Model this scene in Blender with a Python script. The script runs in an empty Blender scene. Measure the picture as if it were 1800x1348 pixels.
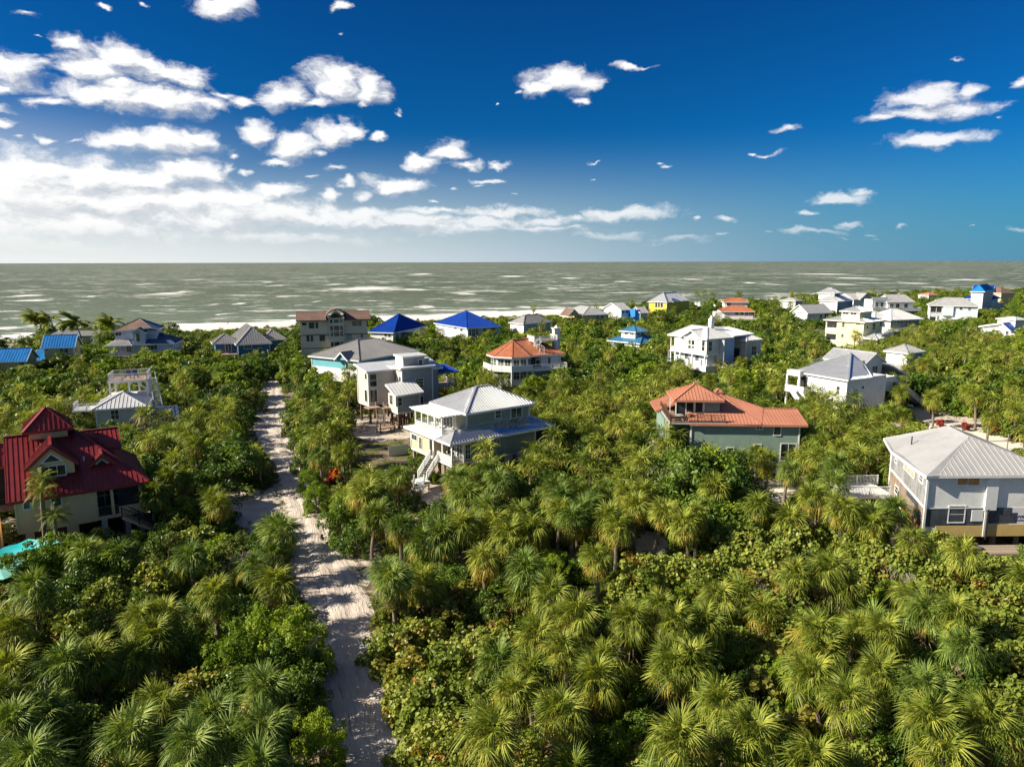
import bpy, math, random
import numpy as np
from mathutils import Vector, Matrix
R_ = math.radians
S = bpy.context.scene
rnd = random.Random(7)

# ---------------------------------------------------------------- camera
FPX, CAMH = 1240.0, 28.0
PITCH = math.atan((674 - 460.3) / FPX)
ROLL = R_(0.143)
cd = bpy.data.cameras.new('camera'); cam = bpy.data.objects.new('camera', cd)
S.collection.objects.link(cam)
cd.sensor_width = 36.0; cd.lens = 36.0 * FPX / 1800.0
cd.clip_start = 0.5; cd.clip_end = 90000
cam.location = (0, 0, CAMH)
cam.rotation_euler = (Matrix.Rotation(math.pi/2 - PITCH, 3, 'X') @ Matrix.Rotation(-ROLL, 3, 'Z')).to_euler()
S.camera = cam

# ---------------------------------------------------------------- view and light
S.view_settings.view_transform = 'Standard'; S.view_settings.look = 'None'
S.view_settings.exposure = 0.98; S.view_settings.gamma = 1.0
S.cycles.max_bounces = 6; S.cycles.diffuse_bounces = 3; S.cycles.glossy_bounces = 2
S.cycles.transmission_bounces = 2; S.cycles.transparent_max_bounces = 6
S.cycles.use_denoising = True
SUN_EL = 31.0
SUN_AZ = -101.0            # degrees clockwise from +Y (the viewing direction): the sun stands to the left
sd = bpy.data.lights.new('sun', 'SUN'); sd.energy = 5.0; sd.angle = R_(0.5); sd.color = (1.0, 0.91, 0.74)
so = bpy.data.objects.new('sun', sd); S.collection.objects.link(so)
tosun = Vector((math.sin(R_(SUN_AZ))*math.cos(R_(SUN_EL)), math.cos(R_(SUN_AZ))*math.cos(R_(SUN_EL)), math.sin(R_(SUN_EL))))
so.rotation_euler = tosun.to_track_quat('Z', 'Y').to_euler(); so.location = (-60, 0, 60)

# ---------------------------------------------------------------- pixel <-> place
def ray(px, py):
    x = px - 900.0; y = -(py - 674.0)
    c, s = math.cos(-ROLL), math.sin(-ROLL)
    x, y = c*x - s*y, s*x + c*y
    c, s = math.cos(-PITCH), math.sin(-PITCH)
    return Vector((x, c*FPX - s*y, s*FPX + c*y))
def at(px, py, z=0.0):
    d = ray(px, py); t = (z - CAMH) / d.z
    return Vector((d.x*t, d.y*t, z))
def proj(p):
    x, y, z = p[0], p[1], p[2] - CAMH
    c, s = math.cos(PITCH), math.sin(PITCH)
    y, z = c*y - s*z, s*y + c*z
    if y < 0.1: return (-9999, -9999)
    x = x / y * FPX; v = z / y * FPX
    c, s = math.cos(ROLL), math.sin(ROLL)
    x, v = c*x - s*v, s*x + c*v
    return (900 + x, 674 - v)
def zat(X, Y, py):
    a, b = -20.0, 27.9
    for _ in range(40):
        m = (a + b) / 2
        if proj((X, Y, m))[1] > py: a = m
        else: b = m
    return (a + b) / 2

# ---------------------------------------------------------------- materials
MATS = {}
def new_mat(name):
    m = bpy.data.materials.new(name); m.use_nodes = True
    nt = m.node_tree; b = nt.nodes['Principled BSDF']
    MATS[name] = m
    return m, nt, b
def N(nt, t, **kw):
    n = nt.nodes.new(t)
    for k, v in kw.items():
        if k.startswith('i_'):
            key = k[2:]; key = int(key) if key.isdigit() else key
            n.inputs[key].default_value = v
        else: setattr(n, k, v)
    return n
def ramp(nt, stops, fac=None, interp='LINEAR'):
    r = nt.nodes.new('ShaderNodeValToRGB'); r.color_ramp.interpolation = interp
    e = r.color_ramp.elements
    e[0].position, e[0].color = stops[0][0], (*stops[0][1], 1)
    e[1].position, e[1].color = stops[-1][0], (*stops[-1][1], 1)
    for p, c in stops[1:-1]:
        q = e.new(p); q.color = (*c, 1)
    if fac is not None: nt.links.new(fac, r.inputs[0])
    return r
def surf(name, col, rough=0.6, metal=0.0, var=0.12, scale=1.5, siding=0.0, board=0.0, bump=0.0, dirt=None, spec=0.5):
    """painted / metal / wood surface with uneven tone, grime streaks and optional lap relief"""
    m, nt, b = new_mat(name); L = nt.links.new
    tc = N(nt, 'ShaderNodeTexCoord')
    mp = N(nt, 'ShaderNodeMapping'); mp.inputs['Scale'].default_value = (1, 1, 0.35); L(tc.outputs['Object'], mp.inputs[0])
    n1 = N(nt, 'ShaderNodeTexNoise', i_Scale=scale, i_Detail=6.0, i_Roughness=0.65); L(mp.outputs[0], n1.inputs['Vector'])
    lo = tuple(max(0, c*(1 - var*1.6)) for c in col); hi = tuple(min(1, c*(1 + var)) for c in col)
    if dirt: lo = tuple(c*0.5 + d*0.5 for c, d in zip(lo, dirt))
    r = ramp(nt, [(0.30, lo), (0.52, col), (0.75, hi)], n1.outputs['Fac'])
    n3 = N(nt, 'ShaderNodeTexNoise', i_Scale=scale*.22, i_Detail=5.0, i_Roughness=0.7); L(tc.outputs['Object'], n3.inputs['Vector'])
    n4 = N(nt, 'ShaderNodeTexNoise', i_Scale=scale*9, i_Detail=3.0, i_Roughness=0.7); L(mp.outputs[0], n4.inputs['Vector'])
    g1 = N(nt, 'ShaderNodeMapRange'); L(n3.outputs['Fac'], g1.inputs[0]); g1.inputs[1].default_value = .35; g1.inputs[2].default_value = .7; g1.inputs[3].default_value = 1.0 + var*.3; g1.inputs[4].default_value = 1.0 - var*1.5
    g2 = N(nt, 'ShaderNodeMapRange'); L(n4.outputs['Fac'], g2.inputs[0]); g2.inputs[1].default_value = .45; g2.inputs[2].default_value = .75; g2.inputs[3].default_value = 1.0; g2.inputs[4].default_value = 1.0 - var*1.8
    gm = N(nt, 'ShaderNodeMath', operation='MULTIPLY'); L(g1.outputs[0], gm.inputs[0]); L(g2.outputs[0], gm.inputs[1])
    vm = N(nt, 'ShaderNodeVectorMath', operation='SCALE'); L(r.outputs[0], vm.inputs[0]); L(gm.outputs[0], vm.inputs['Scale'])
    L(vm.outputs[0], b.inputs['Base Color'])
    b.inputs['Roughness'].default_value = rough; b.inputs['Metallic'].default_value = metal
    b.inputs['Specular IOR Level'].default_value = spec
    h = None
    if siding or board:
        w = N(nt, 'ShaderNodeSeparateXYZ'); L(tc.outputs['Object'], w.inputs[0])
        mth = N(nt, 'ShaderNodeMath', operation='MULTIPLY'); 
        if siding: L(w.outputs['Z'], mth.inputs[0])
        else:
            ad = N(nt, 'ShaderNodeMath', operation='ADD'); L(w.outputs['X'], ad.inputs[0]); L(w.outputs['Y'], ad.inputs[1]); L(ad.outputs[0], mth.inputs[0])
        mth.inputs[1].default_value = 1.0 / (siding or board)
        fr = N(nt, 'ShaderNodeMath', operation='FRACT'); L(mth.outputs[0], fr.inputs[0])
        if board:
            gt = N(nt, 'ShaderNodeMath', operation='GREATER_THAN'); gt.inputs[1].default_value = 0.88; L(fr.outputs[0], gt.inputs[0]); h = gt.outputs[0]
        else: 
            iv = N(nt, 'ShaderNodeMath', operation='SUBTRACT'); iv.inputs[0].default_value = 1.0; L(fr.outputs[0], iv.inputs[1]); h = iv.outputs[0]
    if h is not None or bump:
        bp = N(nt, 'ShaderNodeBump'); bp.inputs['Strength'].default_value = 0.6; bp.inputs['Distance'].default_value = 0.03 if h is not None else bump
        L(h if h is not None else n1.outputs['Fac'], bp.inputs['Height']); L(bp.outputs[0], b.inputs['Normal'])
    return m

# ---------------------------------------------------------------- objects
def link(o): S.collection.objects.link(o); return o
def tag(o, label=None, cat=None, group=None, kind=None):
    if label: o['label'] = label
    if cat: o['category'] = cat
    if group: o['group'] = group
    if kind: o['kind'] = kind
    return o
def empty(name, loc, rz=0.0):
    o = bpy.data.objects.new(name, None); o.location = loc; o.rotation_euler = (0, 0, rz)
    o.empty_display_size = 0.3
    return link(o)
class MB:
    def __init__(s): s.v = []; s.f = []
    def poly(s, pts):
        b = len(s.v); s.v += [tuple(p) for p in pts]; s.f.append(tuple(range(b, b + len(pts)))); return s
    def box(s, x0, x1, y0, y1, z0, z1):
        b = len(s.v)
        s.v += [(x0,y0,z0),(x1,y0,z0),(x1,y1,z0),(x0,y1,z0),(x0,y0,z1),(x1,y0,z1),(x1,y1,z1),(x0,y1,z1)]
        s.f += [tuple(b+i for i in q) for q in ((0,3,2,1),(4,5,6,7),(0,1,5,4),(1,2,6,5),(2,3,7,6),(3,0,4,7))]
        return s
    def bar(s, p, q, w, h=None, up=(0,0,1)):
        p, q = Vector(p), Vector(q); h = h or w
        d = (q - p)
        if d.length < 1e-5: return s
        d.normalize(); u = Vector(up)
        if abs(d.dot(u)) > 0.98: u = Vector((1,0,0))
        a = d.cross(u).normalized() * w/2; c = a.cross(d).normalized() * h/2
        b = len(s.v)
        for o in (p, q):
            s.v += [tuple(o - a - c), tuple(o + a - c), tuple(o + a + c), tuple(o - a + c)]
        s.f += [tuple(b+i for i in r) for r in ((0,1,2,3),(7,6,5,4),(0,4,5,1),(1,5,6,2),(2,6,7,3),(3,7,4,0))]
        return s
    def cone(s, p, q, r0, r1, n=8, cap=True):
        p, q = Vector(p), Vector(q); d = (q-p).normalized()
        u = Vector((0,0,1)) if abs(d.z) < 0.95 else Vector((1,0,0))
        a = d.cross(u).normalized(); c = a.cross(d)
        b = len(s.v)
        for o, r in ((p, r0), (q, r1)):
            for i in range(n):
                t = 2*math.pi*i/n; s.v.append(tuple(o + (a*math.cos(t) + c*math.sin(t))*r))
        for i in range(n):
            j = (i+1) % n; s.f.append((b+i, b+j, b+n+j, b+n+i))
        if cap: s.f.append(tuple(b+n+i for i in range(n))); s.f.append(tuple(b+n-1-i for i in range(n)))
        return s
    def slab(s, pts, t):
        """roof slab: polygon pts (top face), given depth t downward"""
        pts = [Vector(p) for p in pts]; n = len(pts); b = len(s.v)
        s.v += [tuple(p) for p in pts] + [tuple(p - Vector((0,0,t))) for p in pts]
        s.f.append(tuple(range(b, b+n))); s.f.append(tuple(b+n+n-1-i for i in range(n)))
        for i in range(n):
            j = (i+1) % n; s.f.append((b+i, b+n+i, b+n+j, b+j))
        return s
    def seams(s, pts, sp, h=0.05, w=0.04, off=0.0):
        """standing seams: ribs running down the slope of a roof polygon"""
        P = [Vector(p) for p in pts]; n = (P[1]-P[0]).cross(P[2]-P[0]).normalized()
        if n.z < 0: n = -n
        if n.z > 0.999: dn = Vector((0,-1,0))
        else: dn = Vector((n.x, n.y, 0)); dn = (dn - n*dn.dot(n)).normalized()
        ac = n.cross(dn).normalized(); O = P[0]
        q = [((p-O).dot(ac), (p-O).dot(dn)) for p in P]
        a0 = min(t[0] for t in q); a1 = max(t[0] for t in q)
        k = a0 + sp*0.5
        while k < a1:
            ds = []
            for i in range(len(q)):
                (x0, y0), (x1, y1) = q[i], q[(i+1) % len(q)]
                if (x0 - k) * (x1 - k) < 0: ds.append(y0 + (y1-y0)*(k-x0)/(x1-x0))
            if len(ds) >= 2 and max(ds) - min(ds) > 0.2:
                a = O + ac*k + dn*(min(ds)+0.02) + n*(h/2+off); b = O + ac*k + dn*(max(ds)-0.01) + n*(h/2+off)
                s.bar(a, b, w, h, up=n)
            k += sp
        return s
    def mesh(s, name, mat=None, smooth=False):
        me = bpy.data.meshes.new(name); me.from_pydata(s.v, [], s.f); me.update()
        if mat: me.materials.append(MATS[mat] if isinstance(mat, str) else mat)
        if smooth:
            for p in me.polygons: p.use_smooth = True
        return me
    def build(s, name, mat, parent=None, loc=None, smooth=False):
        o = bpy.data.objects.new(name, s.mesh(name, mat, smooth)); link(o)
        if parent: o.parent = parent
        if loc: o.location = loc
        return o
def fastmesh(name, V, Fs, mat, attrs=None, matidx=None, smooth=False):
    """V (n,3) float array, Fs (m,k) int array of equal sized faces"""
    me = bpy.data.meshes.new(name); V = np.asarray(V, np.float32); Fs = np.asarray(Fs, np.int32)
    m, k = Fs.shape
    me.vertices.add(len(V)); me.vertices.foreach_set('co', V.ravel())
    me.loops.add(m*k); me.loops.foreach_set('vertex_index', Fs.ravel())
    me.polygons.add(m); me.polygons.foreach_set('loop_start', np.arange(m, dtype=np.int32)*k)
    try: me.polygons.foreach_set('loop_total', np.full(m, k, np.int32))
    except Exception: pass
    for x in (mat if isinstance(mat, (list, tuple)) else [mat]): me.materials.append(MATS[x])
    if matidx is not None: me.polygons.foreach_set('material_index', np.asarray(matidx, np.int32))
    if smooth: me.polygons.foreach_set('use_smooth', np.ones(m, bool))
    me.update(calc_edges=True)
    if attrs:
        for nm, a in attrs.items():
            at_ = me.attributes.new(nm, 'FLOAT', 'POINT'); at_.data.foreach_set('value', np.asarray(a, np.float32))
    return me
# ---------------------------------------------------------------- sky with clouds (world)
def build_world():
    w = bpy.data.worlds.new('World'); S.world = w; w.use_nodes = True
    nt = w.node_tree; L = nt.links.new
    for n in list(nt.nodes): nt.nodes.remove(n)
    out = N(nt, 'ShaderNodeOutputWorld')
    sky = N(nt, 'ShaderNodeTexSky', sky_type='NISHITA', sun_disc=False, sun_elevation=R_(SUN_EL), sun_rotation=R_(SUN_AZ))
    sky.air_density = 1.0; sky.dust_density = 0.3; sky.ozone_density = 3.0; sky.altitude = 0
    tc = N(nt, 'ShaderNodeTexCoord')
    def math_(op, a, b=None, clamp=False):
        n = N(nt, 'ShaderNodeMath', operation=op, use_clamp=clamp)
        for i, x in enumerate((a, b)):
            if x is None: continue
            if isinstance(x, (int, float)): n.inputs[i].default_value = x
            else: L(x, n.inputs[i])
        return n.outputs[0]
    def mapr(x, a, b, c=0.0, d=1.0, t='SMOOTHSTEP'):
        n = N(nt, 'ShaderNodeMapRange', interpolation_type=t); L(x, n.inputs[0])
        for i, v in enumerate((a, b, c, d)): n.inputs[i+1].default_value = v
        return n.outputs[0]
    sep = N(nt, 'ShaderNodeSeparateXYZ'); L(tc.outputs['Generated'], sep.inputs[0])
    az = math_('ARCTAN2', sep.outputs['X'], sep.outputs['Y'])      # radians, 0 in the viewing direction, + to the right
    el = math_('ARCSINE', sep.outputs['Z'])
    # polarised, saturated blue
    gm = N(nt, 'ShaderNodeGamma'); gm.inputs[1].default_value = 1.35; L(sky.outputs[0], gm.inputs[0])
    tint = N(nt, 'ShaderNodeMix', data_type='RGBA', blend_type='MULTIPLY'); tint.inputs['Factor'].default_value = 1.0
    L(gm.outputs[0], tint.inputs['A']); tint.inputs['B'].default_value = (*SKY_TINT, 1)
    base = tint.outputs['Result']
    # haze towards the horizon, whiter on the sun's side
    side = mapr(az, R_(42), R_(-42), 0.0, 1.0)
    side2 = mapr(az, R_(-180), R_(-110), 0.0, 1.0); side = math_('MULTIPLY', side, side2)
    e_hz = math_('MULTIPLY', mapr(el, R_(10.5), R_(-1.5), 0, 1), 1.0)
    e_hz = math_('POWER', e_hz, 1.25)
    hzc = N(nt, 'ShaderNodeMix', data_type='RGBA'); L(side, hzc.inputs['Factor'])
    hzc.inputs['A'].default_value = (*HZ_R, 1); hzc.inputs['B'].default_value = (*HZ_L, 1)
    f1 = math_('MULTIPLY', e_hz, mapr(side, 0, 0.5, 0.85, 1.0))
    # broad glow around the sun's side
    gl = math_('MULTIPLY', mapr(az, R_(-6), R_(-46), 0, 1), mapr(el, R_(12), R_(2), 0, 1)); gl = math_('MULTIPLY', gl, side2)
    f1 = math_('MAXIMUM', f1, math_('MULTIPLY', gl, 0.9))
    m1 = N(nt, 'ShaderNodeMix', data_type='RGBA'); L(f1, m1.inputs['Factor']); L(base, m1.inputs['A']); L(hzc.outputs['Result'], m1.inputs['B'])
    # ---- clouds
    cxyz = N(nt, 'ShaderNodeCombineXYZ'); L(az, cxyz.inputs[0]); L(el, cxyz.inputs[1])
    P0 = cxyz.outputs[0]
    def make_group(clouds):
        g = bpy.data.node_groups.new('cloud_field', 'ShaderNodeTree')
        g.interface.new_socket('P', in_out='INPUT', socket_type='NodeSocketVector')
        g.interface.new_socket('D', in_out='OUTPUT', socket_type='NodeSocketFloat')
        gi = g.nodes.new('NodeGroupInput'); go = g.nodes.new('NodeGroupOutput'); GL = g.links.new
        def vm(op, a, b=None, c=None):
            n = g.nodes.new('ShaderNodeVectorMath'); n.operation = op
            for i, x in enumerate((a, b, c)):
                if x is None: continue
                if isinstance(x, tuple): n.inputs[i].default_value = x
                else: GL(x, n.inputs[i])
            return n
        def gm_(op, a, b=None, c=None):
            n = g.nodes.new('ShaderNodeMath'); n.operation = op
            for i, x in enumerate((a, b, c)):
                if x is None: continue
                if isinstance(x, (int, float)): n.inputs[i].default_value = x
                else: GL(x, n.inputs[i])
            return n.outputs[0]
        # warp (coarse + fine)
        mp = vm('MULTIPLY', gi.outputs[0], (14.0, 26.0, 1.0)).outputs[0]
        nz = g.nodes.new('ShaderNodeTexNoise'); nz.inputs['Scale'].default_value = 1.0; nz.inputs['Detail'].default_value = 6; nz.inputs['Roughness'].default_value = 0.58
        GL(mp, nz.inputs['Vector'])
        wv = vm('SUBTRACT', nz.outputs['Color'], (0.5, 0.5, 0.5)).outputs[0]
        wv = vm('MULTIPLY', wv, (0.065, 0.042, 0.0)).outputs[0]
        PW = vm('ADD', gi.outputs[0], wv).outputs[0]
        cur = None
        for (px, py, rx, ry, st) in clouds:
            d = ray(px, py); d.normalize(); a = math.atan2(d.x, d.y); e = math.asin(d.z)
            sx = FPX / rx; sy = FPX / ry
            q = vm('MULTIPLY_ADD', PW, (sx, sy, 0.0), (-a*sx, -e*sy, 0.0)).outputs[0]
            ln = vm('LENGTH', q).outputs['Value']
            if st != 1.0: ln = gm_('ADD', ln, 1.0 - st)
            cur = ln if cur is None else gm_('SMOOTH_MIN', cur, ln, 0.18)
        dens = gm_('SUBTRACT', 1.0, cur)
        # break-up
        n2 = g.nodes.new('ShaderNodeTexNoise'); n2.inputs['Scale'].default_value = 1.0; n2.inputs['Detail'].default_value = 8; n2.inputs['Roughness'].default_value = 0.62
        GL(vm('MULTIPLY', PW, (34.0, 60.0, 1.0)).outputs[0], n2.inputs['Vector'])
        dens = gm_('ADD', dens, gm_('MULTIPLY_ADD', n2.outputs['Fac'], 1.6, -0.80))
        GL(dens, go.inputs[0])
        return g
    f_az = az
    def layer(P, g):
        n = nt.nodes.new('ShaderNodeGroup'); n.node_tree = g; L(P, n.inputs[0]); return n.outputs[0]
    sh = N(nt, 'ShaderNodeVectorMath', operation='ADD'); L(P0, sh.inputs[0]); sh.inputs[1].default_value = (-0.010, 0.013, 0)
    el_f = mapr(el, R_(0.2), R_(3.0), 0.0, 1.0)
    def bgnode(col):
        b = N(nt, 'ShaderNodeBackground'); b.inputs['Strength'].default_value = 0.10; L(col, b.inputs['Color']); return b.outputs[0]
    def cloudy(d0, d1):
        alpha = mapr(d0, -0.16, 0.66, 0, 1)
        lit = mapr(math_('SUBTRACT', d0, d1), -0.5, 0.35, 0.0, 1.0)
        cc = N(nt, 'ShaderNodeMix', data_type='RGBA'); L(lit, cc.inputs['Factor'])
        cc.inputs['A'].default_value = (*CL_DARK, 1); cc.inputs['B'].default_value = (*CL_LIT, 1)
        cf = N(nt, 'ShaderNodeMix', data_type='RGBA'); L(math_('MULTIPLY', f1, 0.75), cf.inputs['Factor']); L(cc.outputs['Result'], cf.inputs['A']); L(hzc.outputs['Result'], cf.inputs['B'])
        alpha = math_('MULTIPLY', alpha, el_f)
        alpha = math_('MULTIPLY', alpha, mapr(az, R_(2), R_(30), 1.0, 0.86))
        m2 = N(nt, 'ShaderNodeMix', data_type='RGBA'); L(alpha, m2.inputs['Factor']); L(m1.outputs['Result'], m2.inputs['A']); L(cf.outputs['Result'], m2.inputs['B'])
        return bgnode(m2.outputs['Result'])
    # the rest of the sky, out of the frame: unseen clouds from one noise, thinned for roof reflections, thickened behind as fill
    nb = N(nt, 'ShaderNodeTexNoise', i_Scale=1.0, i_Detail=4.0)
    sc = N(nt, 'ShaderNodeVectorMath', operation='MULTIPLY'); L(P0, sc.inputs[0]); sc.inputs[1].default_value = (5.0, 13.0, 1.0); L(sc.outputs[0], nb.inputs['Vector'])
    gen = math_('SUBTRACT', math_('SUBTRACT', math_('MULTIPLY', nb.outputs['Fac'], 5.0), 2.75), mapr(az, R_(-40), R_(-5), 0.0, 1.3))
    gen = math_('ADD', gen, math_('MULTIPLY', mapr(math_('ABSOLUTE', az), R_(62), R_(100), 0.0, 1.0), mapr(az, R_(-60), R_(60), 0.25, 0.95)))
    rest = cloudy(gen, math_('MULTIPLY', gen, 1.0))
    cur = rest
    edges = [-60, 330, 700, 1240, 1860]
    def azof(px):
        d = ray(px, 250); return math.atan2(d.x, d.y)
    for x0, x1 in zip(edges, edges[1:]):
        sub = [c for c in CLOUDS if c[0] + c[2] + 130 > x0 and c[0] - c[2] - 130 < x1]
        g = make_group(sub)
        cl = cloudy(layer(P0, g), layer(sh.outputs[0], g))
        inside = math_('MULTIPLY', math_('GREATER_THAN', az, azof(x0)), math_('LESS_THAN', az, azof(x1)))
        inside = math_('MULTIPLY', inside, math_('MULTIPLY', math_('GREATER_THAN', el, 0.0), math_('LESS_THAN', el, R_(23.0))))
        mx = N(nt, 'ShaderNodeMixShader'); L(inside, mx.inputs[0]); L(cur, mx.inputs[1]); L(cl, mx.inputs[2]); cur = mx.outputs[0]
    L(cur, out.inputs[0])
    w.cycles.sampling_method = 'MANUAL'; w.cycles.sample_map_resolution = 512
SKY_TINT = (0.0065, 0.112, 0.207)
HZ_R = (0.55, 1.55, 2.45); HZ_L = (4.8, 4.85, 4.75)
CL_LIT = (5.6, 5.55, 5.5); CL_DARK = (2.7, 2.9, 3.3)
# cloud bodies: centre (photo pixels, turned into directions), half sizes, strength
CLOUDS = [
 (50,28,26,8,.55),(190,10,16,7,.6),(262,6,14,5,.6),(598,8,20,8,.65),(610,60,14,5,.4),(15,185,26,9,.75),(10,215,22,8,.7),(35,240,14,6,.6),(60,62,12,4,.45),(700,200,10,6,.5),(865,180,7,6,.55),(845,325,16,5,.6),(805,330,10,4,.5),(590,300,26,8,.6),(430,300,22,10,.6),(405,270,16,8,.6),(545,310,18,5,.55),(905,345,12,3,.5),(760,350,20,4,.6),(1050,285,16,3,.45),(1160,282,14,4,.55),(1320,270,12,4,.6),(1045,312,10,3,.5),(1590,200,30,5,.5),(1680,110,20,4,.4),(1760,205,16,4,.4),(1540,408,16,4,.6),(1350,408,18,4,.6),(1160,425,60,4,.6),(1710,395,12,3,.4),
 (395,12,55,20,1.0),(360,5,30,12,.8),(25,118,40,26,.9),(0,150,30,14,.8),(75,112,30,10,.6),
 (120,75,40,16,.7),(155,120,50,26,.95),(210,98,42,22,1.0),(250,112,30,16,.8),(290,132,75,20,.95),(330,150,50,14,.8),(205,150,35,10,.9),
 (165,168,70,20,.95),(230,172,110,24,1.0),(300,180,75,22,1.0),(350,186,50,14,.8),(90,176,35,10,.8),(385,165,30,10,.7),(425,178,36,12,.8),
 (500,172,45,22,1.0),(590,150,58,34,1.0),(560,180,40,16,.9),(650,160,38,26,.95),(640,188,18,10,.7),
 (210,247,60,18,.9),(280,246,90,20,1.0),(345,240,45,16,.9),(75,240,12,9,.8),(115,243,22,6,.6),
 (455,232,34,18,.95),(520,252,42,24,1.0),(575,240,50,22,.95),(615,228,30,18,.8),(560,268,16,10,.7),(497,280,30,10,.9),(660,237,18,10,.9),
 (745,282,35,18,.95),(790,262,36,20,.95),(815,285,35,10,.8),(875,288,24,6,.8),(735,270,10,14,.5),
 (578,340,20,12,.95),(607,321,20,7,.8),(640,338,26,12,.8),(700,324,60,18,1.0),(855,315,32,9,.75),
 (45,295,90,26,1.0),(150,315,110,30,1.0),(250,320,90,26,1.0),(335,297,62,24,1.0),(395,290,20,26,.6),
 (60,350,150,45,1.0),(220,360,150,36,1.0),(400,345,110,26,1.0),(480,333,60,18,.95),(120,400,200,30,1.0),(40,330,120,60,1.0),(300,355,160,34,1.0),(450,370,150,30,1.0),(620,380,130,18,.95),(60,430,260,22,.9),(720,392,130,16,.95),(860,392,120,14,.95),(350,385,140,24,.9),(540,385,120,16,.85),(650,395,90,14,.85),
 (760,370,80,10,.85),(880,372,110,12,.8),(960,388,80,12,.8),(1000,385,40,10,.8),(1100,377,90,14,1.0),(1060,372,50,12,.8),(480,415,300,18,.7),(800,405,200,16,.7),(950,405,150,10,.7),(1070,415,80,9,.8),(1190,420,70,6,.7),
 (990,145,64,24,1.0),(950,160,45,16,.9),(1025,150,36,16,.9),(1027,184,14,8,.95),(1108,113,36,7,.85),(1140,113,30,5,.5),(905,166,14,6,.5),
 (1625,170,60,18,.95),(1655,192,80,14,1.0),(1590,168,40,16,.8),(1550,208,45,9,.75),(1708,148,28,11,.8),(1798,136,20,8,.8),
 (1645,247,78,13,.95),(1600,252,40,9,.8),(1382,230,26,6,.75),(1350,274,36,7,.6),(1172,288,16,4,.5),
 (1475,345,42,12,.95),(1515,332,24,8,.85),(1423,375,20,6,.85),(1271,386,20,8,.9),(1228,392,7,6,.7),(1420,405,70,6,.75),(1500,392,36,6,.75),(1270,415,20,5,.6),(1582,392,12,4,.6),(1485,415,16,4,.5),(1548,416,12,4,.5),(1792,400,20,7,.7),
]
build_world()
# ---------------------------------------------------------------- land, beach, sea
def xyz(nt, out='Object'):
    tc = N(nt, 'ShaderNodeTexCoord'); return tc.outputs[out]
def noise(nt, vec, scale, detail=5, rough=0.6, sc3=None):
    L = nt.links.new
    if sc3:
        m = N(nt, 'ShaderNodeMapping'); m.inputs['Scale'].default_value = sc3; L(vec, m.inputs[0]); vec = m.outputs[0]
    n = N(nt, 'ShaderNodeTexNoise', i_Scale=scale, i_Detail=float(detail), i_Roughness=rough); L(vec, n.inputs['Vector']); return n.outputs['Fac']
def mixc(nt, f, a, b):
    m = N(nt, 'ShaderNodeMix', data_type='RGBA'); L = nt.links.new
    L(f, m.inputs['Factor']) if not isinstance(f, float) else setattr(m.inputs['Factor'], 'default_value', f)
    for k, v in (('A', a), ('B', b)):
        if isinstance(v, tuple): m.inputs[k].default_value = (*v, 1)
        else: L(v, m.inputs[k])
    return m.outputs['Result']
def mrange(nt, x, a, b, c=0., d=1., t='SMOOTHSTEP'):
    n = N(nt, 'ShaderNodeMapRange', interpolation_type=t); nt.links.new(x, n.inputs[0])
    for i, v in enumerate((a, b, c, d)): n.inputs[i+1].default_value = v
    return n.outputs[0]
def mth(nt, op, a, b=None, clamp=False):
    n = N(nt, 'ShaderNodeMath', operation=op, use_clamp=clamp)
    for i, x in enumerate((a, b)):
        if x is None: continue
        if isinstance(x, (int, float)): n.inputs[i].default_value = x
        else: nt.links.new(x, n.inputs[i])
    return n.outputs[0]
def bump(nt, b, h, strength, dist):
    bp = N(nt, 'ShaderNodeBump'); bp.inputs['Strength'].default_value = strength; bp.inputs['Distance'].default_value = dist
    nt.links.new(h, bp.inputs['Height']); nt.links.new(bp.outputs[0], b.inputs['Normal'])

def soil_mat():
    m, nt, b = new_mat('soil'); L = nt.links.new; P = xyz(nt)
    big = noise(nt, P, 0.10, 5); mid = noise(nt, P, 0.7, 6, .7); fine = noise(nt, P, 9, 4, .7)
    sand = mixc(nt, mrange(nt, fine, .3, .7), (0.36, 0.28, 0.22), (0.52, 0.44, 0.37))
    lit = mixc(nt, mrange(nt, fine, .35, .7), (0.06, 0.04, 0.025), (0.17, 0.12, 0.075))
    f = mth(nt, 'ADD', mth(nt, 'MULTIPLY', big, .5), mth(nt, 'MULTIPLY', mid, .6))
    c = mixc(nt, mrange(nt, f, .46, .62), sand, lit)
    grn = mixc(nt, mrange(nt, fine, .35, .7), (0.03, 0.05, 0.012), (0.09, 0.12, 0.03))
    c = mixc(nt, mrange(nt, noise(nt, P, 0.32, 6, .7), .54, .64), c, grn)
    L(c, b.inputs['Base Color']); b.inputs['Roughness'].default_value = 0.95; b.inputs['Specular IOR Level'].default_value = 0.15
    bump(nt, b, mth(nt, 'ADD', mid, mth(nt, 'MULTIPLY', fine, .3)), 0.8, 0.12)
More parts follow.
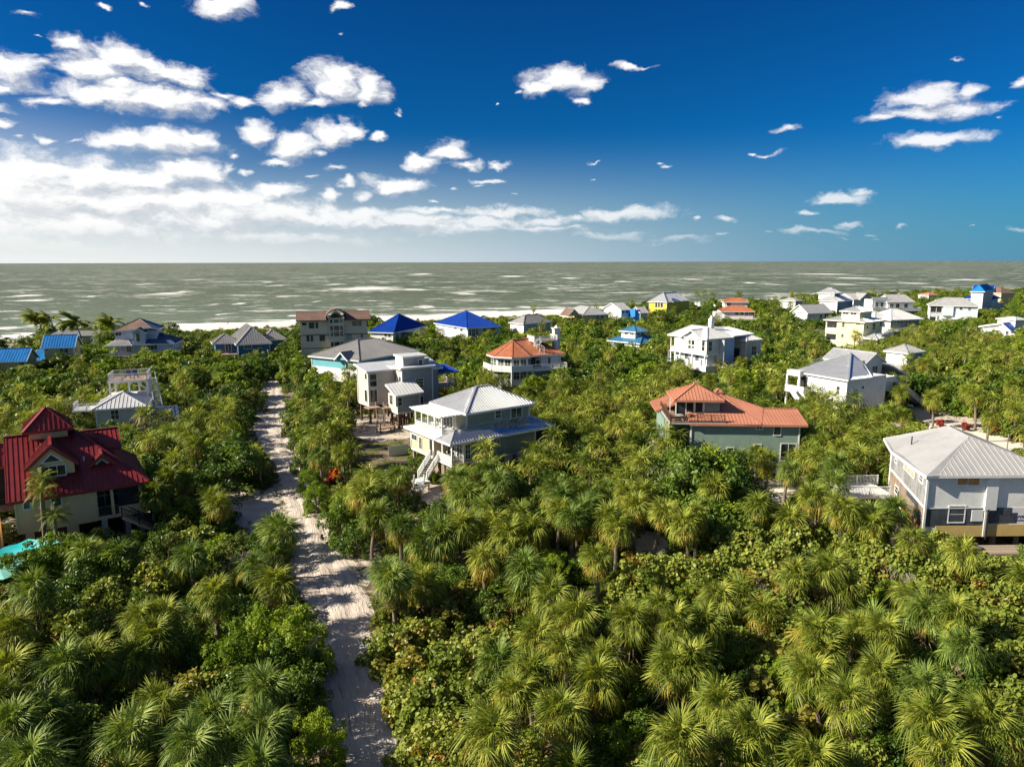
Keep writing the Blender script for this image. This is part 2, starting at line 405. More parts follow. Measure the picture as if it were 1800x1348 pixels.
def sand_mat(name, lo, hi, ruts=False, litter=0.0):
    m, nt, b = new_mat(name); L = nt.links.new; P = xyz(nt)
    fine = noise(nt, P, 6, 5, .7); mid = noise(nt, P, 0.6, 6, .65)
    c = mixc(nt, mrange(nt, mth(nt, 'ADD', mth(nt, 'MULTIPLY', fine, .4), mth(nt, 'MULTIPLY', mid, .6)), .35, .65), lo, hi)
    c = mixc(nt, mrange(nt, noise(nt, P, 1.7, 8, .75), .66 - litter, .78 - litter*.6), c, (0.13, 0.09, 0.055))
    h = mth(nt, 'ADD', mid, mth(nt, 'MULTIPLY', fine, .35))
    if ruts:
        uv = N(nt, 'ShaderNodeUVMap'); uv.uv_map = 'UVMap'
        s = N(nt, 'ShaderNodeMapping'); s.inputs['Scale'].default_value = (26, 0.5, 1); L(uv.outputs[0], s.inputs[0])
        r = N(nt, 'ShaderNodeTexNoise', i_Scale=1.0, i_Detail=4.0, i_Roughness=.65); L(s.outputs[0], r.inputs['Vector'])
        h = mth(nt, 'ADD', mth(nt, 'MULTIPLY', h, .5), mth(nt, 'MULTIPLY', r.outputs['Fac'], 1.6))
        c = mixc(nt, mrange(nt, r.outputs['Fac'], .46, .66, 0, .6), c, tuple(x*.72 for x in lo))
    L(c, b.inputs['Base Color']); b.inputs['Roughness'].default_value = 0.92; b.inputs['Specular IOR Level'].default_value = 0.2
    bump(nt, b, h, 0.7, 0.10)
def dune_mat():
    m, nt, b = new_mat('dune_cover'); L = nt.links.new; P = xyz(nt)
    n = noise(nt, P, 0.22, 7, .7); fine = noise(nt, P, 2.5, 5, .7)
    sand = mixc(nt, fine, (0.50, 0.44, 0.37), (0.66, 0.60, 0.52))
    g = mixc(nt, fine, (0.10, 0.10, 0.03), (0.22, 0.19, 0.06))
    c = mixc(nt, mrange(nt, n, .44, .56), sand, g)
    L(c, b.inputs['Base Color']); b.inputs['Roughness'].default_value = 0.95
    bump(nt, b, n, 0.6, 0.4)
BREAKERS = [(640,507,115,6),(725,509,50,2.5),(740,482,40,2),(290,516,65,3.5),(330,513,30,2.5),(367,535,16,3),(425,534,24,3),(397,552,22,3),(745,540,40,4),(830,548,45,3),(820,516,38,3),(35,520,45,3.5),(50,528,55,3),(167,521,24,2.5),(485,502,18,2),(470,496,18,1.6),(515,555,24,3),(335,492,18,1.6),
 (975,507,22,2.5),(1355,500,24,2.2),(1480,500,45,2),(935,540,40,3.5),(1450,482,90,1.6),(1315,497,28,2),(10,576,70,5),(100,570,60,5),(1215,491,40,1.6),(1000,489,35,1.5),(1100,495,30,1.6),(1600,498,40,1.6),(1700,492,60,1.5),(1500,489,70,1.5),(900,486,40,1.6),(590,500,22,2),(250,500,22,2),(1640,505,30,2),(560,530,14,2),(640,545,14,2.2)]
BREAKERS = [(x, y, rx*.85, ry*1.1) for x, y, rx, ry in BREAKERS]
def sea_mat():
    m, nt, b = new_mat('sea_water'); L = nt.links.new; P = xyz(nt)
    n1 = noise(nt, P, 0.004, 4, .55, (0.5, 1.6, 1)); n2 = noise(nt, P, 0.05, 6, .62, (.6, 1.8, 1)); n3 = noise(nt, P, 0.35, 5, .7, (.55, 1.5, 1))
    sep = N(nt, 'ShaderNodeSeparateXYZ'); L(P, sep.inputs[0]); Y = sep.outputs['Y']; X = sep.outputs['X']
    lo = mixc(nt, mrange(nt, n1, .35, .65), (0.090, 0.116, 0.062), (0.140, 0.152, 0.086))
    c = mixc(nt, mrange(nt, n2, .32, .68), lo, (0.130, 0.156, 0.094))
    # shallow, stirred water near the shore is paler and greener
    near = mrange(nt, Y, 260, 700, 1, 0)
    c = mixc(nt, mth(nt, 'MULTIPLY', near, .55), c, (0.17, 0.21, 0.145))
    c = mixc(nt, mrange(nt, n3, .42, .70, 0, .35), c, (0.05, 0.06, 0.035))
    # cloud shade far out is left to light; whitecaps
    wob = noise(nt, P, 0.02, 3, .5)
    w1 = noise(nt, P, 1.0, 5, .58, (0.030, 0.125, 1)); grp = noise(nt, P, 0.006, 3, .5, (.7, 1.5, 1)); fz = noise(nt, P, 0.35, 6, .75, (.5, 1.8, 1))
    k = mth(nt, 'ADD', w1, mth(nt, 'MULTIPLY', mth(nt, 'SUBTRACT', grp, .5), .32)); k = mth(nt, 'ADD', k, mth(nt, 'MULTIPLY', mth(nt, 'SUBTRACT', fz, .5), .28))
    foam = mrange(nt, k, .615, .645)
    w2 = noise(nt, P, 1.0, 6, .6, (0.011, 0.042, 1)); k2 = mth(nt, 'ADD', w2, mth(nt, 'MULTIPLY', mth(nt, 'SUBTRACT', fz, .5), .3))
    foam = mth(nt, 'MAXIMUM', foam, mrange(nt, k2, .655, .70, 0, .95))
    at_ = N(nt, 'ShaderNodeAttribute'); at_.attribute_name = 'surf'
    w3 = noise(nt, P, 1.0, 7, .66, (0.028, 0.16, 1))
    k3 = mth(nt, 'ADD', mth(nt, 'MULTIPLY', at_.outputs['Fac'], .55), w3)
    foam = mth(nt, 'MAXIMUM', foam, mrange(nt, k3, .66, .78))
    # the larger breakers, where they stand
    wp = N(nt, 'ShaderNodeVectorMath', operation='MULTIPLY_ADD'); nz = N(nt, 'ShaderNodeTexNoise', i_Scale=0.02, i_Detail=6.0, i_Roughness=.65); L(P, nz.inputs['Vector'])
    L(nz.outputs['Color'], wp.inputs[0]); wp.inputs[1].default_value = (60, 26, 0); L(P, wp.inputs[2])
    cur = None
    for (bx, by, rx, ry) in BREAKERS:
        p = at(bx, by, -.55); hy = (at(bx, by-ry, -.55).y - at(bx, by+ry, -.55).y)/2; hx = rx*p.y/FPX
        q = N(nt, 'ShaderNodeVectorMath', operation='MULTIPLY_ADD'); L(wp.outputs[0], q.inputs[0]); q.inputs[1].default_value = (1/hx, 1/hy, 0); q.inputs[2].default_value = (-(p.x+30)/hx, -(p.y+13)/hy, 0)
        ln = N(nt, 'ShaderNodeVectorMath', operation='LENGTH'); L(q.outputs[0], ln.inputs[0])
        cur = ln.outputs['Value'] if cur is None else mth(nt, 'MINIMUM', cur, ln.outputs['Value'])
    f4 = noise(nt, P, 1.0, 7, .78, (0.07, 0.30, 1))
    k4 = mth(nt, 'ADD', mth(nt, 'MULTIPLY', mth(nt, 'SUBTRACT', 1.0, cur), .42), f4)
    foam = mth(nt, 'MAXIMUM', foam, mrange(nt, k4, .655, .80, 0, .95))
    c = mixc(nt, foam, c, (0.80, 0.80, 0.76))
    L(c, b.inputs['Base Color'])
    L(mth(nt, 'ADD', mth(nt, 'MULTIPLY', foam, .4), 0.42), b.inputs['Roughness']); b.inputs['IOR'].default_value = 1.18
    h = mth(nt, 'ADD', mth(nt, 'MULTIPLY', n2, 2.2), mth(nt, 'MULTIPLY', n3, .6))
    bump(nt, b, h, 1.0, 1.6)

SHORE_PX = [(-900,650),(-400,618),(0,593),(150,585),(330,575),(500,567),(650,561),(860,552),(1000,546),(1150,539),(1300,531),(1500,521),(1800,510),(2200,501)]
SHORE = sorted([tuple(at(x, y)[:2]) for x, y in SHORE_PX])
SHORE = [(-900, SHORE[0][1] - 30)] + SHORE + [(1600, SHORE[-1][1] + 250)]
def shore_y(x):
    for (x0, y0), (x1, y1) in zip(SHORE, SHORE[1:]):
        if x0 <= x <= x1: return y0 + (y1-y0)*(x-x0)/(x1-x0)
    return SHORE[0][1] if x < SHORE[0][0] else SHORE[-1][1]
def build_land():
    soil_mat(); sea_mat(); dune_mat()
    sand_mat('beach_sand', (0.60, 0.54, 0.47), (0.78, 0.73, 0.66))
    sand_mat('road_sand', (0.50, 0.42, 0.36), (0.66, 0.575, 0.50), ruts=True)
    sand_mat('yard_sand', (0.44, 0.36, 0.30), (0.62, 0.54, 0.46), litter=0.06)
    sand_mat('bright_sand', (0.62, 0.56, 0.47), (0.76, 0.70, 0.61))
    xs = list(np.arange(-900, 1601, 10.0))
    def strip(name, mat, rows, lab, wob=0):
        V = []; F = []
        nr = len(rows)
        for i, x in enumerate(xs):
            sy = shore_y(x) + 3*math.sin(x*.045) + 2*math.sin(x*.13+1)
            for off, z, absy in rows:
                o = off + (wob*(math.sin(x*.09+off)+.6*math.sin(x*.21+2)) if not absy and off not in (30, ) else 0)
                V.append((x, off if absy else sy + o, z))
        for i in range(len(xs)-1):
            for j in range(nr-1):
                a = i*nr+j; F.append((a, a+nr, a+nr+1, a+1))
        me = bpy.data.meshes.new(name); me.from_pydata(V, [], F); me.materials.append(MATS[mat])
        for p in me.polygons: p.use_smooth = True
        o = link(bpy.data.objects.new(name, me)); tag(o, lab, kind='structure'); return o
    strip('ground', 'soil', [(-120, 0, True), (0, 0, True), (60, 0, True), (-52, 0, False)], 'flat sandy soil with leaf litter under the trees')
    strip('dune', 'dune_cover', [(-52, 0.0, False), (-44, .5, False), (-36, .35, False), (-30, 0.12, False)], 'low dune with sparse yellow green cover behind the beach')
    strip('beach', 'beach_sand', [(-30, 0.12, False), (-18, -0.05, False), (-8, -0.3, False), (8, -1.2, False)], 'pale sand beach along the sea')
    # sea: finer near the shore, carrying a measure of how close the surf is
    ys = [-14, -6, 0, 6, 14, 24, 40, 60, 90, 140, 220, 400, 900, 2500, 9000, 60000]
    V = []; F = []; A = []
    xs2 = [-60000, -9000, -3000] + xs + [4000, 12000, 60000]
    for x in xs2:
        sy = shore_y(min(max(x, -900), 1600))
        for j, y in enumerate(ys):
            V.append((x, sy + y, -0.55 + .001*j*0)); 
            A.append(max(0, 1 - abs(y-4)/36.) if y < 38 else (.22 if y < 90 else (.10 if y < 200 else 0.0)))
    nr = len(ys)
    for i in range(len(xs2)-1):
        for j in range(nr-1):
            a = i*nr+j; F.append((a, a+nr, a+nr+1, a+1))
    me = bpy.data.meshes.new('sea'); me.from_pydata(V, [], F); me.materials.append(MATS['sea_water'])
    q = me.attributes.new('surf', 'FLOAT', 'POINT'); q.data.foreach_set('value', A)
    tag(link(bpy.data.objects.new('sea', me)), 'green grey sea with whitecaps out to the horizon', kind='structure')
build_land()

# ---- the sand road and bare yards
ROAD_PX = [(1420,598,720),(1348,588,705),(1250,566,700),(1180,546,676),(1100,535,662),(1050,522,648),(1000,510,622),(950,508,600),(900,505,582),(860,495,560),(820,484,540),(780,455,522),(740,440,508),(700,455,500),(672,462,492),(655,466,486),(640,470,482)]
def sheet(name, mat, pts, z, lab, kind='structure', jit=0.5):
    """an irregular patch lying on the ground: outline from ground points, edge wobbling"""
    P = []
    n = len(pts)
    for i in range(n):
        a, b = Vector(pts[i]), Vector(pts[(i+1) % n]); k = max(1, int((b-a).length/1.2))
        for j in range(k):
            p = a.lerp(b, j/k); P.append((p.x + rnd.uniform(-jit, jit), p.y + rnd.uniform(-jit, jit), z))
    me = bpy.data.meshes.new(name); me.from_pydata(P, [], [tuple(range(len(P)))]); me.materials.append(MATS[mat])
    o = link(bpy.data.objects.new(name, me)); tag(o, lab, kind=kind); return o
ROAD_W = []
def build_road():
    V = []; F = []; UV = []
    rows = [(at(l, y), at(r, y)) for y, l, r in ROAD_PX]
    # resample along the length
    pts = []
    for (a0, b0), (a1, b1) in zip(rows, rows[1:]):
        k = max(2, int((a1-a0).length/0.8))
        for j in range(k):
            t = j/k; t2 = t*t*(3-2*t); pts.append((a0.lerp(a1, t), b0.lerp(b1, t)))
    pts.append(rows[-1]); M = 24; dist = 0
    for i, (a, b) in enumerate(pts):
        if i: dist += ((a+b)/2 - (pts[i-1][0]+pts[i-1][1])/2).length
        a = a + Vector((math.sin(dist*.31)*.10 + rnd.uniform(-.05,.05), 0, 0)); b = b + Vector((math.sin(dist*.27+2)*.10 + rnd.uniform(-.05,.05), 0, 0))
        ROAD_W.append((a.copy(), b.copy()))
        for j in range(M+1):
            u = j/M; p = a.lerp(b, u)
            rut = -0.08*(math.exp(-((u-.33)/.05)**2) + math.exp(-((u-.68)/.05)**2)) + .03*math.exp(-((u-.5)/.1)**2)
            e = min(u, 1-u); z = 0.006 + (0.07 + rut + rnd.uniform(-.008,.008))*min(1, e*12)
            V.append((p.x, p.y, z)); UV.append((u, dist))
    for i in range(len(pts)-1):
        for j in range(M):
            a = i*(M+1)+j; F.append((a, a+1, a+M+2, a+M+1))
    me = bpy.data.meshes.new('sand_road'); me.from_pydata(V, [], F); me.materials.append(MATS['road_sand'])
    uvl = me.uv_layers.new(name='UVMap')
    for lp in me.loops: uvl.data[lp.index].uv = UV[lp.vertex_index]
    for p in me.polygons: p.use_smooth = True
    tag(link(bpy.data.objects.new('sand_road', me)), 'pale sand track with tyre ruts running between the palms', kind='structure')
build_road()
YARDS = [  # name, material, photo outline on the ground, label
 ('sand_yard','yard_sand',[(610,735),(640,728),(720,728),(745,745),(735,765),(690,775),(650,775),(612,762)],'pinkish sand yard beneath the grey stilt house'),
 ('grass_yard','yard_grass',[(612,764),(650,777),(730,770),(745,790),(735,830),(690,850),(640,840),(600,800)],'rough grass and bare dirt beside the green house'),
 ('sand_path','yard_sand',[(735,850),(770,850),(790,880),(800,905),(720,925),(700,900),(725,880)],'sand at the foot of the white stairs'),
 ('dirt_patch','yard_sand',[(500,835),(470,862),(400,850),(330,842),(330,862),(400,885),(395,925),(440,955),(505,950),(515,900)],'bare sandy lot left of the road'),
 ('driveway','yard_sand',[(200,965),(270,955),(300,990),(330,1030),(250,1020),(205,1000)],'pinkish sand drive in front of the red roofed house'),
 ('sand_shoulder','yard_sand',[(590,930),(640,960),(700,985),(720,1000),(650,1000),(640,1060),(655,1110),(640,1110),(610,1010)],'sand shoulder on the right side of the road'),
 ('sand_clearing','yard_sand',[(1110,935),(1190,935),(1240,985),(1200,1000),(1120,985)],'sand clearing among the palms'),
 ('sand_clearing','bright_sand',[(1300,850),(1400,850),(1420,885),(1330,885)],'white sand strip behind the big dark green tree'),
 ('sand_clearing','yard_sand',[(1320,920),(1480,905),(1640,930),(1640,965),(1560,960),(1440,960),(1330,955)],'sand strip before the half clad house'),
 ('sand_lane','bright_sand',[(1520,765),(1530,735),(1600,742),(1700,745),(1800,778),(1860,800),(1850,840),(1780,800),(1700,770),(1600,770)],'bright sand lane behind the half clad house'),
 ('sand_lane','yard_sand',[(1600,760),(1585,720),(1640,708),(1720,722),(1760,750),(1690,768)],'sand drive shaded by palms beside the white house'),
 ('sand_clearing','yard_sand',[(1170,1260),(1240,1255),(1270,1300),(1210,1325),(1165,1300)],'shaded sand hollow among the nearest palms'),
 ('sand_yard','yard_sand',[(30,930),(0,900),(0,1010),(40,1000),(110,985),(120,950)],'sand yard beside the red roofed house'),
]
def grass_yard_mat():
    m, nt, b = new_mat('yard_grass'); L = nt.links.new; P = xyz(nt)
    n = noise(nt, P, .35, 7, .7); fine = noise(nt, P, 5, 5, .75)
    g = mixc(nt, fine, (0.045, 0.055, 0.012), (0.15, 0.15, 0.035)); d = mixc(nt, fine, (0.13, 0.09, 0.06), (0.30, 0.22, 0.16))
    L(mixc(nt, mrange(nt, n, .44, .54), d, g), b.inputs['Base Color']); b.inputs['Roughness'].default_value = .95
    bump(nt, b, fine, .8, .1)
grass_yard_mat()
YARD_W = []
for k, (nm, mt, pp, lab) in enumerate(YARDS):
    W = [at(x, y) for x, y in pp]; YARD_W.append([tuple(p[:2]) for p in W])
    sheet(nm, mt, W, 0.004 + 0.004*(k % 2) if mt != 'yard_grass' else 0.010, lab)
# ---------------------------------------------------------------- plants
def leaf_mat(name, dark, mid, light, accent=None, acc=0.0, rough=0.5, trans=0.28, spec=0.22):
    m, nt, b = new_mat(name); L = nt.links.new
    a = N(nt, 'ShaderNodeAttribute'); a.attribute_name = 'var'
    oi = N(nt, 'ShaderNodeObjectInfo')
    P = xyz(nt); n = noise(nt, P, 0.9, 3, .6)
    f = mth(nt, 'ADD', mth(nt, 'MULTIPLY', a.outputs['Fac'], .45), mth(nt, 'MULTIPLY', oi.outputs['Random'], .33))
    f = mth(nt, 'ADD', f, mth(nt, 'MULTIPLY', mth(nt, 'SUBTRACT', n, .5), .7)); f = mth(nt, 'ADD', f, .12)
    c = ramp(nt, [(0.05, dark), (0.45, mid), (0.9, light)], f).outputs[0]
    if accent: c = mixc(nt, mrange(nt, a.outputs['Fac'], 1-acc-.01, 1-acc, 0, 1), c, accent)
    L(c, b.inputs['Base Color']); b.inputs['Roughness'].default_value = rough; b.inputs['Specular IOR Level'].default_value = spec
    t = N(nt, 'ShaderNodeBsdfTranslucent'); 
    tm = N(nt, 'ShaderNodeMix', data_type='RGBA', blend_type='MULTIPLY'); tm.inputs['Factor'].default_value = 1; L(c, tm.inputs['A']); tm.inputs['B'].default_value = (1.35, 1.3, .6, 1); L(tm.outputs['Result'], t.inputs['Color'])
    mx = N(nt, 'ShaderNodeMixShader'); mx.inputs[0].default_value = trans; L(b.outputs[0], mx.inputs[1]); L(t.outputs[0], mx.inputs[2])
    L(mx.outputs[0], nt.nodes['Material Output'].inputs[0])
leaf_mat('palm_leaf', (0.045, 0.078, 0.010), (0.145, 0.190, 0.020), (0.42, 0.435, 0.070), rough=.52, trans=.30, spec=.22)
leaf_mat('palm_leaf_cool', (0.038, 0.082, 0.012), (0.120, 0.185, 0.028), (0.34, 0.40, 0.085), rough=.5, trans=.28, spec=.25)
leaf_mat('palm_leaf_yellow', (0.14, 0.13, 0.02), (0.30, 0.25, 0.035), (0.46, 0.33, 0.05), rough=.5)
leaf_mat('palm_leaf_dead', (0.10, 0.065, 0.04), (0.21, 0.145, 0.09), (0.33, 0.25, 0.17), rough=.9, trans=.1, spec=.1)
leaf_mat('grape_leaf', (0.065, 0.100, 0.016), (0.185, 0.235, 0.036), (0.37, 0.39, 0.080), accent=(0.30, 0.12, 0.03), acc=.035, rough=.42)
leaf_mat('grape_leaf_orange', (0.075, 0.10, 0.018), (0.20, 0.20, 0.035), (0.36, 0.29, 0.05), accent=(0.40, 0.15, 0.04), acc=.12, rough=.4)
leaf_mat('bright_leaf', (0.055, 0.105, 0.010), (0.145, 0.225, 0.018), (0.32, 0.39, 0.032), rough=.5, trans=.35)
leaf_mat('dark_leaf', (0.026, 0.058, 0.009), (0.075, 0.135, 0.017), (0.180, 0.255, 0.034), rough=.4, trans=.2)
leaf_mat('olive_leaf', (0.036, 0.060, 0.012), (0.100, 0.130, 0.024), (0.24, 0.26, 0.052), rough=.5)
leaf_mat('lime_leaf', (0.14, 0.22, 0.01), (0.30, 0.38, 0.02), (0.48, 0.50, 0.03), rough=.5, trans=.4)
leaf_mat('red_leaf', (0.10, 0.015, 0.012), (0.25, 0.03, 0.025), (0.36, 0.06, 0.04), rough=.5)
leaf_mat('orange_leaf', (0.22, 0.06, 0.015), (0.45, 0.12, 0.02), (0.55, 0.22, 0.03), rough=.5)
surf('palm_bark', (0.24, 0.185, 0.135), .9, var=.35, scale=5, bump=.05)
surf('tree_bark', (0.17, 0.135, 0.10), .9, var=.3, scale=4, bump=.04)
surf('dead_wood', (0.33, 0.29, 0.25), .9, var=.2, scale=4)
nr = np.random.RandomState(11)

def fan_frond(seed, nseg=18, droop=1.0, pet=0.95, bl=1.05):
    """one costapalmate palm leaf along +X: petiole and a pleated fan of split, drooping segments"""
    r = np.random.RandomState(seed); V = []; F = []; A = []
    def tri(a, b, c, v): i = len(V); V.extend([a, b, c]); A.extend([v]*3); F.append((i, i+1, i+2, i+2))
    def quad(a, b, c, d, v): i = len(V); V.extend([a, b, c, d]); A.extend([v]*4); F.append((i, i+1, i+2, i+3))
    w = .02
    q = lambda x: np.array([x, 0, 0.10*x - .16*x*x])
    for x0, x1 in ((0, pet*.5), (pet*.5, pet)):
        a, b = q(x0), q(x1); s = np.array([0, w, 0]); quad(a-s, a+s, b+s, b-s, .3)
        u = np.array([0, 0, w]); quad(a-u, a+u, b+u, b-u, .3)
    hub0 = q(pet)
    for i in range(nseg):
        t = (i+.5)/nseg*2-1; ang = t*math.radians(118) + r.uniform(-.06, .06)
        hub = hub0 + np.array([(1-abs(t))*.28, 0, -(1-abs(t))*.05])
        ln = bl*(1-.30*abs(t)**2)*r.uniform(.86, 1.08)
        d = np.array([math.cos(ang), math.sin(ang), 0]); s = np.array([-math.sin(ang), math.cos(ang), 0])
        up = np.array([0, 0, 1.0]); fold = .16 + .22*abs(t) + r.uniform(-.1, .1)
        dr = droop*r.uniform(.5, 1.7)
        p = [hub + d*ln*k + up*(fold*ln*k - dr*ln*k**2.4*.85) for k in (0, .38, .72, 1.0)]
        ww = (.012, .036*bl*22/max(nseg, 12), .028*bl*22/max(nseg, 12), 0); tw = r.uniform(-.5, .5); s2 = s*math.cos(tw) + up*math.sin(tw); v = r.uniform(0, 1)
        quad(p[0]-s*ww[0], p[0]+s*ww[0], p[1]+s2*ww[1], p[1]-s2*ww[1], v)
        quad(p[1]-s2*ww[1], p[1]+s2*ww[1], p[2]+s2*ww[2], p[2]-s2*ww[2], v)
        tri(p[2]-s2*ww[2], p[2]+s2*ww[2], p[3], v)
    return np.array(V), np.array(F), np.array(A)
def feather_frond(seed, L=2.8, n=20, droop=1.0, lw=.06, ll=.75):
    r = np.random.RandomState(seed); V = []; F = []; A = []
    def quad(a, b, c, d, v): i = len(V); V.extend([a, b, c, d]); A.extend([v]*4); F.append((i, i+1, i+2, i+3))
    q = lambda t: np.array([L*(t - .12*t*t), 0, L*(.35*t - .62*droop*t*t)])
    for k in range(6):
        a, b = q(k/6), q((k+1)/6); s = np.array([0, .03*(1-k/8), 0]); quad(a-s, a+s, b+s*.8, b-s*.8, .3)
    for k in range(n):
        t = .14 + .86*k/n; p = q(t); tg = q(min(1, t+.02)) - q(t-.02); tg /= np.linalg.norm(tg)
        l = ll*math.sin(math.pi*(.12+.8*t))*r.uniform(.85, 1.1)
        for sd_ in (-1, 1):
            d = np.array([0, sd_, 0])*.85 + tg*.55 + np.array([0, 0, -.25*r.uniform(.5, 1.6)]); d /= np.linalg.norm(d)
            w = tg*lw*.5; e = p + d*l*.6 + np.array([0, 0, -.04]); f = p + d*l + np.array([0, 0, -.22*l])
            v = r.uniform(0, 1); quad(p-w, p+w, e+w, e-w, v); quad(e-w, e+w, f+w*.1, f-w*.1, v)
    return np.array(V), np.array(F), np.array(A)
def rotm(az, el, roll=0.0):
    return np.array((Matrix.Rotation(az, 3, 'Z') @ Matrix.Rotation(-el, 3, 'Y') @ Matrix.Rotation(roll, 3, 'X')))
FR = {}
for i in range(4):
    V, F, A = fan_frond(20+i, 24, droop=(.65, 1.0, 1.35, .85)[i], bl=1.12)
    for key, mt in (('g', 'palm_leaf'), ('c', 'palm_leaf_cool'), ('y', 'palm_leaf_yellow')): FR[(key, i)] = fastmesh('frond', V, F, mt, {'var': A})
for i in range(3):
    V, F, A = fan_frond(60+i, 11, droop=2.0, bl=.85); FR[('d', i)] = fastmesh('dead_frond', V, F, 'palm_leaf_dead', {'var': A})
def frond_layout(r, n, top=80, low=-42):
    out = []
    for i in range(n):
        t = (i+.5)/n; el = math.radians(top + (low-top)*t**.95 + r.uniform(-9, 9)); az = i*2.39996 + r.uniform(-.25, .25)
        out.append((az, el, t))
    return out
def join_parts(parts):
    Vs, Fs, As, Ms = [], [], [], []; b = 0
    for V, F, A, mi in parts:
        Vs.append(V); Fs.append(F+b); As.append(A); Ms.append(np.full(len(F), mi)); b += len(V)
    return np.concatenate(Vs), np.concatenate(Fs), np.concatenate(As), np.concatenate(Ms)
PALM_CROWN = []
def palm_crown_mesh(seed, n=38, nseg=19, yellow=.1, dead=6, sc=1.0):
    r = np.random.RandomState(seed); parts = []
    for az, el, t in frond_layout(r, n):
        V, F, A = fan_frond(r.randint(9999), nseg, droop=.5+.7*t+r.uniform(0, .3)); mi = 1 if (t > .72 and r.rand() < yellow*4) else 0
        parts.append(((V*r.uniform(.85, 1.08)*sc) @ rotm(az, el, r.uniform(-.3, .3)).T, F, A, mi))
    for i in range(dead):
        V, F, A = fan_frond(r.randint(9999), 8, droop=2.0, bl=.8)
        parts.append(((V*.9*sc) @ rotm(r.uniform(0, 6.28), math.radians(r.uniform(-80, -60))).T, F, A, 2))
    V, F, A, M = join_parts(parts)
    return fastmesh('crown', V, F, ['palm_leaf', 'palm_leaf_yellow', 'palm_leaf_dead'], {'var': A}, M)
for i in range(7): PALM_CROWN.append(palm_crown_mesh(100+i, yellow=(.05, .12, .25)[i % 3], dead=(4, 9, 6)[i % 3]))
PALM_COOL = []
for m_ in PALM_CROWN: c_ = m_.copy(); c_.materials[0] = MATS['palm_leaf_cool']; PALM_COOL.append(c_)
PALM_FAR = [palm_crown_mesh(150+i, n=24, nseg=7, dead=4) for i in range(4)]
COCO = []
for i in range(3):
    r = np.random.RandomState(300+i); parts = []
    for az, el, t in frond_layout(r, 20, 75, -30):
        V, F, A = feather_frond(r.randint(9999), L=2.9*r.uniform(.85, 1.05), droop=.8+.5*t); parts.append((V @ rotm(az, el*.8).T, F, A, 0))
    V, F, A, M = join_parts(parts); COCO.append(fastmesh('crown', V, F, ['palm_leaf'], {'var': A}, M))
COCO_WIND = []
for i in range(3):
    r = np.random.RandomState(330+i); parts = []
    for k in range(30):   # fronds streaming with the wind towards -X
        az = math.radians(180 + r.uniform(-62, 62)) if k < 26 else r.uniform(0, 6.28); el = math.radians(r.uniform(-20, 62))
        V, F, A = feather_frond(r.randint(9999), L=3.1*r.uniform(.8, 1.05), droop=r.uniform(.7, 1.3), n=26, lw=.11); parts.append((V @ rotm(az, el).T, F, A, 0))
    V, F, A, M = join_parts(parts); COCO_WIND.append(fastmesh('crown', V, F, ['palm_leaf'], {'var': A}, M))

def leaf_cloud(seed, R=2.0, H=2.6, nclump=46, nleaf=70, ls=.17, mats=('grape_leaf',), kind='round', base=.25, spread=.60, fill=.5, second=0.0):
    """leaves gathered in many small clumps over an uneven dome; base at z=0, width 2R, height H"""
    r = np.random.RandomState(seed); C = []; 
    lob = [(r.uniform(0, 6.28), r.uniform(.7, 1.15), r.uniform(.75, 1.15)) for _ in range(5)]
    while len(C) < nclump:
        az = r.uniform(0, 6.28); cz = r.uniform(-.25, 1.0); rr = 1 - fill*r.rand()**2
        k = 1 + .22*math.sin(az*2+lob[0][0]) + .14*math.sin(az*5+lob[1][0]) + .10*math.sin(cz*7+lob[2][0]+az)
        s = math.sqrt(max(0, 1-cz*cz)); p = np.array([R*k*s*math.cos(az)*rr, R*k*s*math.sin(az)*rr, H*(base + (1-base)*cz*rr*(.85+.15*k))])
        if p[2] > .08*H: C.append(p)
    C = np.array(C); cr = r.uniform(.65, 1.35, nclump)*spread*R/2.0
    ctr = np.array([0, 0, H*.35])
    n = nclump*nleaf; ci = np.repeat(np.arange(nclump), nleaf)
    d = r.normal(size=(n, 3)); d /= np.linalg.norm(d, axis=1)[:, None]
    out = C[ci]-ctr; out /= np.linalg.norm(out, axis=1)[:, None]+1e-6
    d = d + out*.55; d /= np.linalg.norm(d, axis=1)[:, None]
    pos = C[ci] + d*(cr[ci]*r.uniform(.12, 1.1, n)**.5)[:, None]*np.array([1, 1, .8])
    nrm = d*.5 + np.array([0, 0, .6]) + r.normal(size=(n, 3))*.6; nrm /= np.linalg.norm(nrm, axis=1)[:, None]
    u = np.cross(nrm, r.normal(size=(n, 3))); u /= np.linalg.norm(u, axis=1)[:, None]; v = np.cross(nrm, u)
    s = (ls*r.uniform(.65, 1.3, n))[:, None]
    cv = r.rand(nclump)[ci]*.55 + r.rand(n)*.45
    if kind == 'round':
        K = 6; an = np.arange(K)/K*2*math.pi
        pts = [pos + (u*math.cos(a)*.58 + v*math.sin(a)*.52)*s for a in an]
    else:
        K = 4; pts = [pos - u*s*.9, pos + v*s*.36 + nrm*s*.05, pos + u*s*.9, pos - v*s*.36 + nrm*s*.05]
    V = np.stack(pts, 1).reshape(-1, 3); F = np.arange(n*K).reshape(n, K); A = np.repeat(cv, K)
    mi = (r.rand(nclump) < second)[ci].astype(int) if second else None
    return fastmesh('crown', V, F, list(mats), {'var': A}, mi), C
